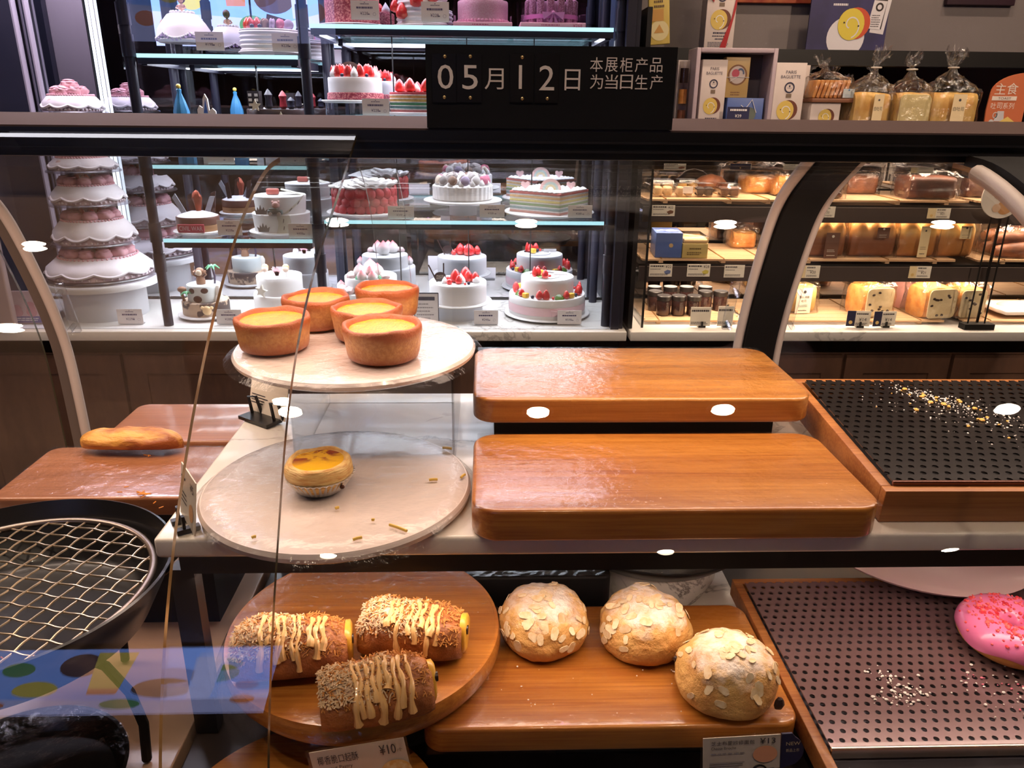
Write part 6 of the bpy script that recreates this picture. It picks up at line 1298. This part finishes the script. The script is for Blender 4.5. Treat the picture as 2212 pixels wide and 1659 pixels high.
# price tags on rails and counter
def rtag(px, py, wpx, hpx, price, label, navy=0, pic=None, Y=2.0585, yl=False):
    p = at(px, py, Y); s = mpp(px, py, Y); wd, h_ = wpx*s, hpx*s; t = thing('price_tag', label, 'price tag', p)
    b = B(); b.box((0, 0, 0), (wd, .0012, h_)); y = -.0009
    if navy: b.mat(1).box((-wd*(.5-navy*.5), -.0004, 0), (wd*navy, .0008, h_)); b.mat(3).disc(-wd*(.5-navy*.5), -h_*.22, h_*.14, y-.0002, 14)
    x0 = -wd*.5+wd*navy+wd*.05; b.mat(2)
    if price: b.text(price, wd*.20 if not navy else x0+(wd*.5-x0)*.25, h_*.20 if not navy else -h_*.14, h=h_*.22, y=y)
    b.bars(x0, x0+(wd*.5-x0)*.62, h_*.28, 1, 1, h_*.12, y, 0, .0012); b.bars(x0, x0+(wd*.5-x0)*.5, h_*.08, 1, 1, h_*.05, y, .2, .001); b.bars(x0, x0+(wd*.5-x0)*.85, -h_*.30, 2, h_*.09, h_*.04, y, .1, .0008)
    if pic: b.mat(4).poly([(wd*.14, -h_*.10), (wd*.30, h_*.06), (wd*.44, -h_*.02), (wd*.42, -h_*.24), (wd*.24, -h_*.34)], y)
    b.build('card', [LABW, LABY if yl else NAVYP, INK, plain('tag_pic', C(226, 190, 120), .5), plain('pic%s' % px, pic, .5) if pic else INK], t)
rtag(1433, 455, 50, 23, '¥22', 'price tag at 22 yuan on the upper bread rail, left end', 0, C(120, 80, 56)); rtag(1778, 458, 52, 23, '¥20', 'price tag with navy end, upper bread rail right of the post', .36); rtag(2028, 461, 50, 22, '¥21', 'price tag with tan end at the right of the upper bread rail', .36, None, 2.0585, True)
rtag(1427, 584, 50, 27, '¥22', 'price tag with blue box picture under the blue gift box', 0, C(110, 124, 170)); rtag(1509, 584, 50, 27, '¥28', 'price tag with yellow picture on the lower bread rail', 0, C(222, 206, 96)); rtag(1586, 586, 44, 27, None, 'plain price tag beside the far black post on the lower rail')
rtag(1746, 587, 50, 27, '¥20', 'price tag with tan end under the leftmost large loaf', .38, None, 2.0585, True); rtag(1987, 588, 48, 26, '¥21', 'price tag with pale end under the third large loaf', .34, None, 2.0585, True)
rtag(1458, 360, 48, 13, None, 'price tag at the top rail above the pastry boxes', 0, C(150, 90, 60)); rtag(1600, 360, 46, 12, None, 'navy price tag at the top rail in the middle', .98); rtag(1712, 361, 40, 12, None, 'white price tag at the top rail beside the far post', 0); rtag(1992, 368, 50, 12, None, 'price tag at the top rail above the dark loaf', .3, None, 2.0585, True)
def ctag(px, py, wpx, hpx, price, label, navy, rz=0):
    Y = 2.045; p = at(px, py, Y); s = mpp(px, py, Y); wd, h_ = wpx*s, hpx*s; t = thing('price_card', label, 'price card', (p.x, Y, ZF), rz); z0 = max(.004, p.z-ZF-h_/2)
    b = B().box((0, 0, z0+h_/2), (wd, .0012, h_)); y = -.0009; x0 = -wd*.5+wd*.04
    if navy: b.mat(1).box((-wd*(.5-navy*.5), -.0004, z0+h_/2), (wd*navy, .0008, h_)); x0 += wd*navy; b.mat(3).disc(-wd*(.5-navy*.5), z0+h_*.25, h_*.12, y-.0003, 14)
    b.mat(2).bars(x0, wd*.4, z0+h_*.76, 1, 1, h_*.10, y, 0, .001)
    if price: b.text(price, x0+wd*.12, z0+h_*.34, h=h_*.22, y=y)
    b.bars(x0, wd*.42, z0+h_*.18, 2, h_*.08, h_*.04, y, .2, .0008); b.build('card', [LABW, NAVYP, INK, plain('tag_pic', C(226, 190, 120), .5)], t)
    b = B().box((wd*.1, .004, .003), (.020, .018, .005)); b.box((wd*.1, -.003, z0+.006), (.005, .004, .014)); b.build('clip', PLAST, t)
ctag(1853, 697, 50, 34, '¥14', 'price card at 14 yuan with egg picture before the raisin loaf', .36, -.08); ctag(1909, 699, 50, 33, '¥14', 'price card at 14 yuan with dark picture right of the egg card', .36, .06); ctag(1512, 696, 44, 42, None, 'pale price card before the jam jars', 0); ctag(1566, 694, 34, 44, None, 'pale price card half behind the far black post', 0)
# round standing sign at the right
p = at(2166, 425, 2.03); s = mpp(2166, 425, 2.03); t = thing('round_sign', 'round white toast sign on two black rods at the right edge', 'sign', (p.x, 2.03, ZF)); zc = p.z-ZF; r = 46*s
B().at((0, 0, zc), (pi/2, 0, 0)).cyl((0, 0, -.002), r, .004, 48).build('disc', plain('sign_white', C(236, 226, 214), .5), t)
b = B(); b.bars(-r*.45, r*.0, zc+r*.26, 1, 1, r*.12, -.0026, 0, .002); b.text('吐司', -r*.40, zc-r*.12, r*.16, zc+r*.16, y=-.0026); b.mat(1).disc(r*.18, zc-r*.48, r*.34, -.0026, 20, 1.1); b.mat(2).disc(-r*.22, zc-r*.52, r*.20, -.0028, 16); b.build('print', [plain('sign_ink', C(110, 84, 70), .5), plain('sign_bread', C(206, 150, 96), .5), plain('sign_egg', C(226, 190, 160), .5)], t)
for dx in (-r*.30, r*.55): B().cyl((dx, .004, .004), .0022, zc, 8).build('rod', BLACKM, t)
B().box((.01, .004, .008), (.085, .03, .016)).build('base', BLACKM, t)
# ------------------------------------------------------------------ above the rail: boxes and toast
ZT = ZB['top']
INKN = plain('box_navy_ink', C(44, 40, 70), .5); RY = plain('roll_yellow', C(226, 196, 96), .5); RB = plain('roll_brown', C(112, 58, 40), .5); RBLK = plain('roll_dark', C(40, 26, 26), .5)
def roll_art(b, cx, cz, r, y, k0):
    b.mat(k0+1).disc(cx+r*.32, cz+r*.06, r, y, 24); b.mat(k0).disc(cx, cz, r, y-.0003, 24, .92)
    V = []; n = 30
    for i in range(n+1):                     # cream swirl wound from the rim to the middle
        a = -1.35+5.6*i/n; q = r*(.80-.62*i/n)
        for e in (.045, -.045): V.append((cx-.04*r+(q+e*r)*math.cos(a)*.9, y-.0006, cz-.06*r+(q+e*r)*math.sin(a)))
    b.mat(k0+2)._a(V, [(2*i, 2*i+1, 2*i+3, 2*i+2) for i in range(n)])
    b.mat(k0+3)
    for dx, dz, q in ((-.50, .10, .06), (.52, -.10, .06)): b.disc(cx+dx*r, cz+dz*r, r*q, y-.0009, 8)
def roll_box(name, label, x, Y, z, wd, dp, h_, parentz=0, rz=0):
    t = thing(name, label, 'box', (x, Y, z), rz); B().rbox((0, 0, h_/2), (wd, dp, h_), .0015, .001).build('carton', plain('carton_white', C(226, 212, 204), .5), t)
    b = B(); y = -dp/2-.0006; b.text('PARIS', -wd*.17, h_*.86, wd*.17, h_*.90, y=y); b.text('BAGUETTE', -wd*.32, h_*.80, wd*.32, h_*.84, y=y)
    b.disc(0, h_*.68, wd*.17, y, 24, 1, 0, 2*pi, wd*.125); b.disc(0, h_*.70, wd*.03, y, 8)
    for i in range(4): b.disc(wd*(-.06+.04*i), h_*.675, wd*.012, y, 6)
    b.bars(-wd*.22, wd*.24, h_*.20, 1, 1, h_*.022, y, 0, .0012); b.bars(-wd*.24, wd*.26, h_*.165, 1, 1, h_*.012, y, .0, .001); b.bars(-wd*.14, wd*.16, h_*.125, 1, 1, h_*.016, y, 0, .001); b.bars(-wd*.38, wd*.40, h_*.085, 4, h_*.018, h_*.007, y, .2, .0008)
    b.mat(5).poly([(-wd*.09, h_*.55), (wd*.09, h_*.55), (wd*.09, h_*.60), (-wd*.09, h_*.60)], y); roll_art(b, -wd*.06, h_*.38, wd*.31, y, 1)
    b.build('print', [INKN, RY, RB, WHITE, RBLK, plain('ribbon_bronze', C(130, 110, 90), .5)], t); return t
def boxpx(x0, x1, ytop, Y, zbase): a = at(x0, ytop, Y); d = at(x1, ytop, Y); return (a.x+d.x)/2, d.x-a.x, at((x0+x1)/2, ytop, Y).z-zbase
Y = 2.17; cx, wd, h_ = boxpx(1497, 1670, 106, Y, ZT)
FRM = plain('frame_lilac', C(196, 178, 186), .5); t = thing('display_frame_box', 'open pale display box standing upright with three gift boxes inside', 'box', (cx, Y, ZT)); dp = .09; th = .011
for c, d in (((-wd/2+th/2, 0, h_/2), (th, dp, h_)), ((wd/2-th/2, 0, h_/2), (th, dp, h_)), ((0, 0, th/2), (wd-2*th, dp, th)), ((0, 0, h_-th/2), (wd-2*th, dp, th))): B().rbox(c, d, .002, .0015).build('wall', FRM, t)
B().box((0, dp/2-.003, h_/2), (wd-2*th, .005, h_-2*th)).build('back_panel', plain('frame_grey', C(96, 88, 92), .6), t)
s = mpp(1580, 190, Y); zi = ZT+th
x1_, w1, h1 = boxpx(1513, 1567, 130, Y-.01, zi); roll_box('roll_cake_box', 'tall white roll cake box at the left inside the display box', x1_, Y-.012, zi+.0002, w1, .05, h1)
xb, wb, hb = boxpx(1566, 1648, 212, Y-.01, zi)
t = thing('blue_gift_box', 'flat blue gift box at the bottom of the display box', 'box', (xb, Y-.005, zi+.0002)); B().rbox((0, 0, hb/2), (wb-.004, .045, hb), .002, .001).build('carton', BLUEP, t); b = B(); b.disc(.012, hb*.55, .018, -.0232, 16); b.build('print', plain('badge_grey', C(110, 120, 110), .5), t); B().tube([(-.012, -.024, hb*.8), (.0, -.026, hb*.7), (.016, -.026, hb*.95), (.03, -.024, hb*.6)], .0012, 6).build('cord', WHITE, t)
xg, wg, hg = boxpx(1567, 1619, 124, Y-.005, zi+hb)
t = thing('gold_gift_box', 'golden gift box with white cord standing on the blue box', 'box', (xg, Y-.002, zi+hb+.0006)); B().rbox((0, 0, hg/2), (wg, .035, hg), .002, .001).build('carton', plain('gold_box', C(206, 172, 108), .4, 0, .2), t)
b = B(); y = -.0182; b.disc(0, hg*.56, wg*.34, y, 28, .95); b.mat(1).disc(0, hg*.56, wg*.40, y+.0002, 28, 1, 0, 2*pi, wg*.34); b.mat(2).disc(-wg*.08, hg*.60, wg*.16, y-.0004, 18); b.mat(3).disc(wg*.12, hg*.60, wg*.2, y-.0003, 18, .8, -.2, pi, wg*.12); b.mat(1).bars(-wg*.22, wg*.2, hg*.12, 2, hg*.06, hg*.025, y, .1, .001)
b.build('print', [plain('badge_pale', C(220, 206, 200), .5), plain('badge_brown', C(140, 96, 66), .5), plain('badge_pink', C(206, 90, 110), .5), plain('badge_blue', C(90, 104, 136), .5)], t); b = B().tube([(-wg*.5, -.019, hg*.50), (0, -.020, hg*.51), (wg*.5, -.019, hg*.50)], .0008, 5); b.tube([(-.002, -.020, hg*.50), (-.02, -.024, hg*.40)], .001, 5); b.build('cord', WHITE, t)
p = at(1594, 262, 2.10); s = mpp(1594, 250, 2.10); t = thing('price_card', 'navy price card at 39 yuan before the display box', 'price card', (p.x, 2.105, ZT)); zt = at(1594, 231, 2.10).z-ZT; wd_ = 48*s
b = B().box((0, 0, zt/2), (wd_, .0015, zt)); b.mat(1); y = -.0011; b.bars(-wd_*.38, wd_*.38, zt-.010, 1, 1, .005, y, 0, .001); b.text('¥39', -wd_*.14, zt-.026, h=.008, y=y); b.disc(-wd_*.25, zt-.041, .007, y, 14); b.disc(wd_*.25, zt-.041, .007, y, 4); b.build('card', [plain('card_navy', C(40, 42, 84), .4, 0, .3), WHITE], t); B().box((0, .012, .001), (wd_*.8, .024, .002)).build('foot', ACRY, t)
x, wd_, h_ = boxpx(1668, 1733, 137, 2.16, ZT); roll_box('roll_cake_box', 'tall white roll cake box right of the display box', x, 2.16, ZT, wd_, .075, h_, 0, 0)
x, wd_, h_ = boxpx(1730, 1750, 140, 2.2, ZT); roll_box('roll_cake_box', 'white roll cake box peeking out behind the one beside the display box', x-.012, 2.245, ZT, .07, .05, h_)
x, wd_, h_ = boxpx(1743, 1806, 222, 2.15, ZT); t = thing('small_carton', 'small white roll cake carton carrying a wooden board with sliced bread', 'box', (x, 2.16, ZT)); B().rbox((0, 0, h_/2), (wd_, .085, h_), .0015, .001).build('carton', plain('carton_white', C(226, 212, 204), .5), t); b = B(); roll_art(b, 0, h_*.62, .019, -.0432, 0); b.build('print', [RY, RB, WHITE, RBLK], t)
t2 = thing('bread_board', 'small brown board on the white carton under sliced bread', 'board', (at(1790, 216, 2.15).x, 2.16, ZT+h_+.0005)); B().rbox((0, 0, .005), (.122, .10, .010), .003, .001).build('plank', plain('board_dark', C(130, 82, 54), .5), t2); zsl = ZT+h_+.0115
t = thing('sliced_bread', 'sliced golden bread in a knotted clear bag on the small board', 'bread', (at(1788, 210, 2.15).x, 2.16, zsl))
for k in range(8): B().at((-.042+.0115*k, 0, .022), (0, .25, 0)).rbox((0, 0, 0), (.009, .066, .046), .003, .003).build('slice', GOLD, t)
bag_over(.10, .075, .045, 31, .030, .02, -.5).build('clear_bag', BAGM, t, ang=14); fine_label(t, .03, .022, (.038, -.048, .012), plain('label_bluish', C(196, 206, 206), .4), plain('lbl_blue', C(60, 110, 160), .5), None, (0, 0, 0), True)
TOASTM = plain('toast_crust', C(236, 194, 112), .6, col2=C(216, 160, 76), scale=24, bump=.2)
def toast(label, px0, px1, ytop, Y, seed, neck, lean, face, lab, rz=0):
    x, wd, h_ = boxpx(px0, px1, ytop, Y, ZT); t = thing('toast_bag', label, 'bread', (x, Y, ZT), rz, 'bagged toast loaves on the top shelf'); dp = .10
    loaf_body(wd*.96, dp*.95, h_, 0, seed).build('loaf', TOASTM, t, ang=70)
    if face: B().rbox((0, 0, 0), (wd*.90, h_*.92, .004), .014, .0015).build('cut_face', plain('toast_crumb', C(232, 212, 150), .75, bump=.4, bscale=200), t, loc=(0, -dp*.475-.001, h_*.5), rot=(pi/2, 0, 0))
    bag_over(wd, dp, h_*1.01, seed, neck, .02, lean, .004).build('clear_bag', BAGM, t, ang=14)
    a = B().tube([(.012*math.cos(2*pi*i/14)+lean*neck, .012*math.sin(2*pi*i/14), h_+neck*1.02) for i in range(14)], .002, 6, True); a.build('tie', plain('tie_white', C(232, 226, 216), .4), t)
    if lab: fine_label(t, wd*.26, h_*.84, (wd*.04, -dp*.5-.0085, h_*.54), LABY, INK, ('白吐司',))
toast('bagged toast loaf with white label, leftmost of the big three', 1832, 1914, 200, 2.14, 41, .060, .25, False, True, .06); toast('bagged toast loaf showing its pale cut face, middle of the big three', 1926, 1998, 200, 2.12, 42, .055, .0, True, False, -.04); toast('bagged toast loaf with labels, rightmost beside the orange sign', 1995, 2100, 200, 2.14, 43, .060, .05, False, True, -.05)
wrapped('wrapped_toast', 'short end of a bagged loaf between the white carton and the toast bags', 1818, 262, 32, 44, 2.24, ZT, .08, TOASTM, 0, .06, 0, None, None, None, .02, 44)
p = at(2165, 262, 2.10); s = mpp(2165, 220, 2.10); t = thing('orange_sign', 'orange rounded toast sign with milk jug picture at the right edge', 'sign', (p.x, 2.10, ZT)); zt = at(2165, 156, 2.10).z-ZT
wL, wR = -41*s, 42*s; A = [(wL+.004, 0), (wR, 0), (wR, zt)]+[(wR-(wR-wL)*math.sin(i*pi/2/10)*.98, zt-.050*(1-math.cos(i*pi/2/10))-.0) for i in range(1, 11)]+[(wL-.001, zt*.45)]
B().prism(A, -.002, .002).build('panel', plain('sign_orange', C(206, 112, 70), .5), t); mz = lambda py: at(2165, py, 2.10).z-ZT; mx_ = lambda px: at(px, 220, 2.10).x-p.x
b = B(); y = -.0026
for ch, x0, x1, y0, y1 in (('主', 2143, 2166, 180, 204), ('食', 2168, 2192, 179, 204), ('吐', 2141, 2152, 222, 235), ('司', 2154, 2165, 222, 235), ('系', 2167, 2178, 222, 235), ('列', 2180, 2191, 222, 235)): b.text(ch, mx_(x0), mz(y1), mx_(x1), mz(y0), y=y)
b.box(((mx_(2140)+mx_(2193))/2, y, mz(212.5)), (mx_(2193)-mx_(2140), .0006, mz(208)-mz(217))); b.mat(1).text('TOAST', mx_(2153), mz(215), mx_(2181), mz(210), y=y-.0006)
b.mat(2).poly([(mx_(2153), mz(262)), (mx_(2175), mz(262)), (mx_(2172), mz(240)), (mx_(2158), mz(240))], y); b.disc(mx_(2154), mz(249), .008, y, 14, .8, 0, 2*pi, .0055); b.mat(3).disc(mx_(2182), mz(264), .014, y-.0003, 4, 1.6); b.mat(2).disc(mx_(2148), mz(264), .007, y-.0004, 12)
b.build('print', [LETW, plain('toast_ink', C(120, 76, 40), .5), plain('jug_white', C(206, 204, 206), .5), plain('butter', C(236, 206, 110), .5)], t); B().box((0, .02, .002), (.08, .04, .004)).build('foot', BLACKM, t)
t = thing('tube_gift_box', 'white gift box with stacked clear tubes just right of the date sign', 'box', (at(1468, 250, 2.2).x, 2.2, ZT)); h_ = at(1468, 130, 2.2).z-ZT; B().rbox((.006, .012, h_/2), (.045, .04, h_), .002, .001).build('carton', plain('carton_white', C(226, 212, 204), .5), t)
B().cyl((-.002, -.024, .03), .014, h_-.035, 20).build('clear_tube', CLEARB, t)
for k in range(3): B().cyl((-.002, -.024, .034+.052*k), .011, .036, 14).build('biscuits', (BROWN, GOLD, CHOC)[k], t)
# upper board of the bread shelving
ZU = 1.6062
Yu = 2.50
x, wd, h_ = boxpx(1528, 1592, -60, 2.44, ZU); t = roll_box('roll_cake_box', 'white roll cake box with a red ribbon on the upper board', x, 2.44, ZU, wd, .06, h_); REDR = plain('red_ribbon', C(176, 24, 32), .3, 0, .3)
b = B(); y0 = -.031; b.poly([(wd*.02, 0), (wd*.24, 0), (wd*.50, h_*.55), (wd*.50, h_*.78), (wd*.36, h_*.40)], y0-.0012); b.poly([(-wd*.5, h_*.70), (-wd*.28, h_*.60), (-wd*.2, h_*.80), (-wd*.5, h_*.95)], y0-.0012); b.sph((-wd*.42, y0-.006, h_*.80), .018, 12, (1.2, .5, .8)); b.build('ribbon', REDR, t)
p = at(1427, 88, 2.30); t = thing('biscuit_packet', 'tall yellow biscuit packet hanging right of the cake cabinet', 'packet', (p.x+.004, 2.335, p.z-.008), 0); wd = 46*mpp(1427, 50, 2.30); b = B().at((0, 0, 0), (0, math.radians(-5), 0)); b.rbox((0, 0, .11), (wd, .012, .22), .003, .003); b.build('packet', plain('packet_yellow', C(232, 206, 110), .35, 0, .3), t)
b = B().at((0, -.0066, 0), (0, math.radians(-5), 0)); b.disc(0, .036, .026, 0, 20, 1.0); b.mat(1).poly([(-.02, .06), (.012, .06), (.012, .09), (-.02, .09)], -.0003); b.poly([(-.016, .03), (.012, .03), (.0, .052)], -.0004); b.mat(2).bars(-.014, .016, .118, 3, .012, .006, -.0002, .3, .0015); b.build('print', [plain('print_cream', C(240, 226, 170), .5), plain('print_tan', C(214, 160, 80), .5), plain('print_brown', C(90, 64, 50), .5)], t)
x, wd, h_ = boxpx(1762, 1935, -70, 2.52, ZU); t = thing('cake_poster', 'navy roll cake poster board leaning on the upper board', 'poster', (x, 2.52, ZU)); B().box((0, 0, h_/2), (wd, .006, h_)).build('panel', plain('poster_navy', C(40, 36, 78), .5, col2=C(56, 50, 104), scale=8), t)
b = B(); y = -.0034; zz = lambda py: at(1848, py, 2.52).z-ZU; xx = lambda px: at(px, 60, 2.52).x-x
b.mat(2).disc(xx(1828), zz(82), .058, y, 28, 1.0); M_ = b; roll_art(b, xx(1836), zz(53), .044, y-.0010, 0)
b.mat(2).poly([(xx(1878), zz(70)), (xx(1908), zz(74)), (xx(1920), zz(-40)), (xx(1888), zz(-40))], y-.0003); b.mat(3).poly([(xx(1877), zz(60)), (xx(1902), zz(63)), (xx(1911), zz(-40)), (xx(1885), zz(-40))], y-.0006); b.mat(2).poly([(xx(1871), zz(61)), (xx(1899), zz(64)), (xx(1907), zz(2)), (xx(1879), zz(0))], y-.0009); b.mat(3).disc(xx(1892), zz(15), .012, y-.0012, 20, 1, 0, 2*pi, .007); b.bars(xx(1878), xx(1900), zz(34), 6, .006, .002, y-.0012, .3, .001)
b.mat(2).bars(xx(1793), xx(1824), zz(13), 1, 1, .006, y, 0, .001); b.build('print', [plain('roll_lemon', C(226, 206, 70), .5), plain('roll_orange', C(206, 80, 44), .5), plain('poster_white', C(226, 222, 226), .5), RBLK], t)
for k, (x0, x1, lab, c) in enumerate(((1560, 1770, 'bottom edge of a red bread picture panel high on the grey wall', C(150, 56, 40)), (2040, 2188, 'bottom edge of a dark maroon panel high on the grey wall', C(52, 28, 40)))):
    A = at(x0, 6 if k == 0 else 11, 2.60); D = at(x1, 6, 2.60); o = B().rbox(((A.x+D.x)/2, 2.598, A.z+.15), (D.x-A.x, .02, .30), .003, .002).build('wall_panel', plain('panel%d' % k, c, .5, col2=C(200, 120, 70) if k == 0 else None, scale=12)); tag(o, lab, 'picture')
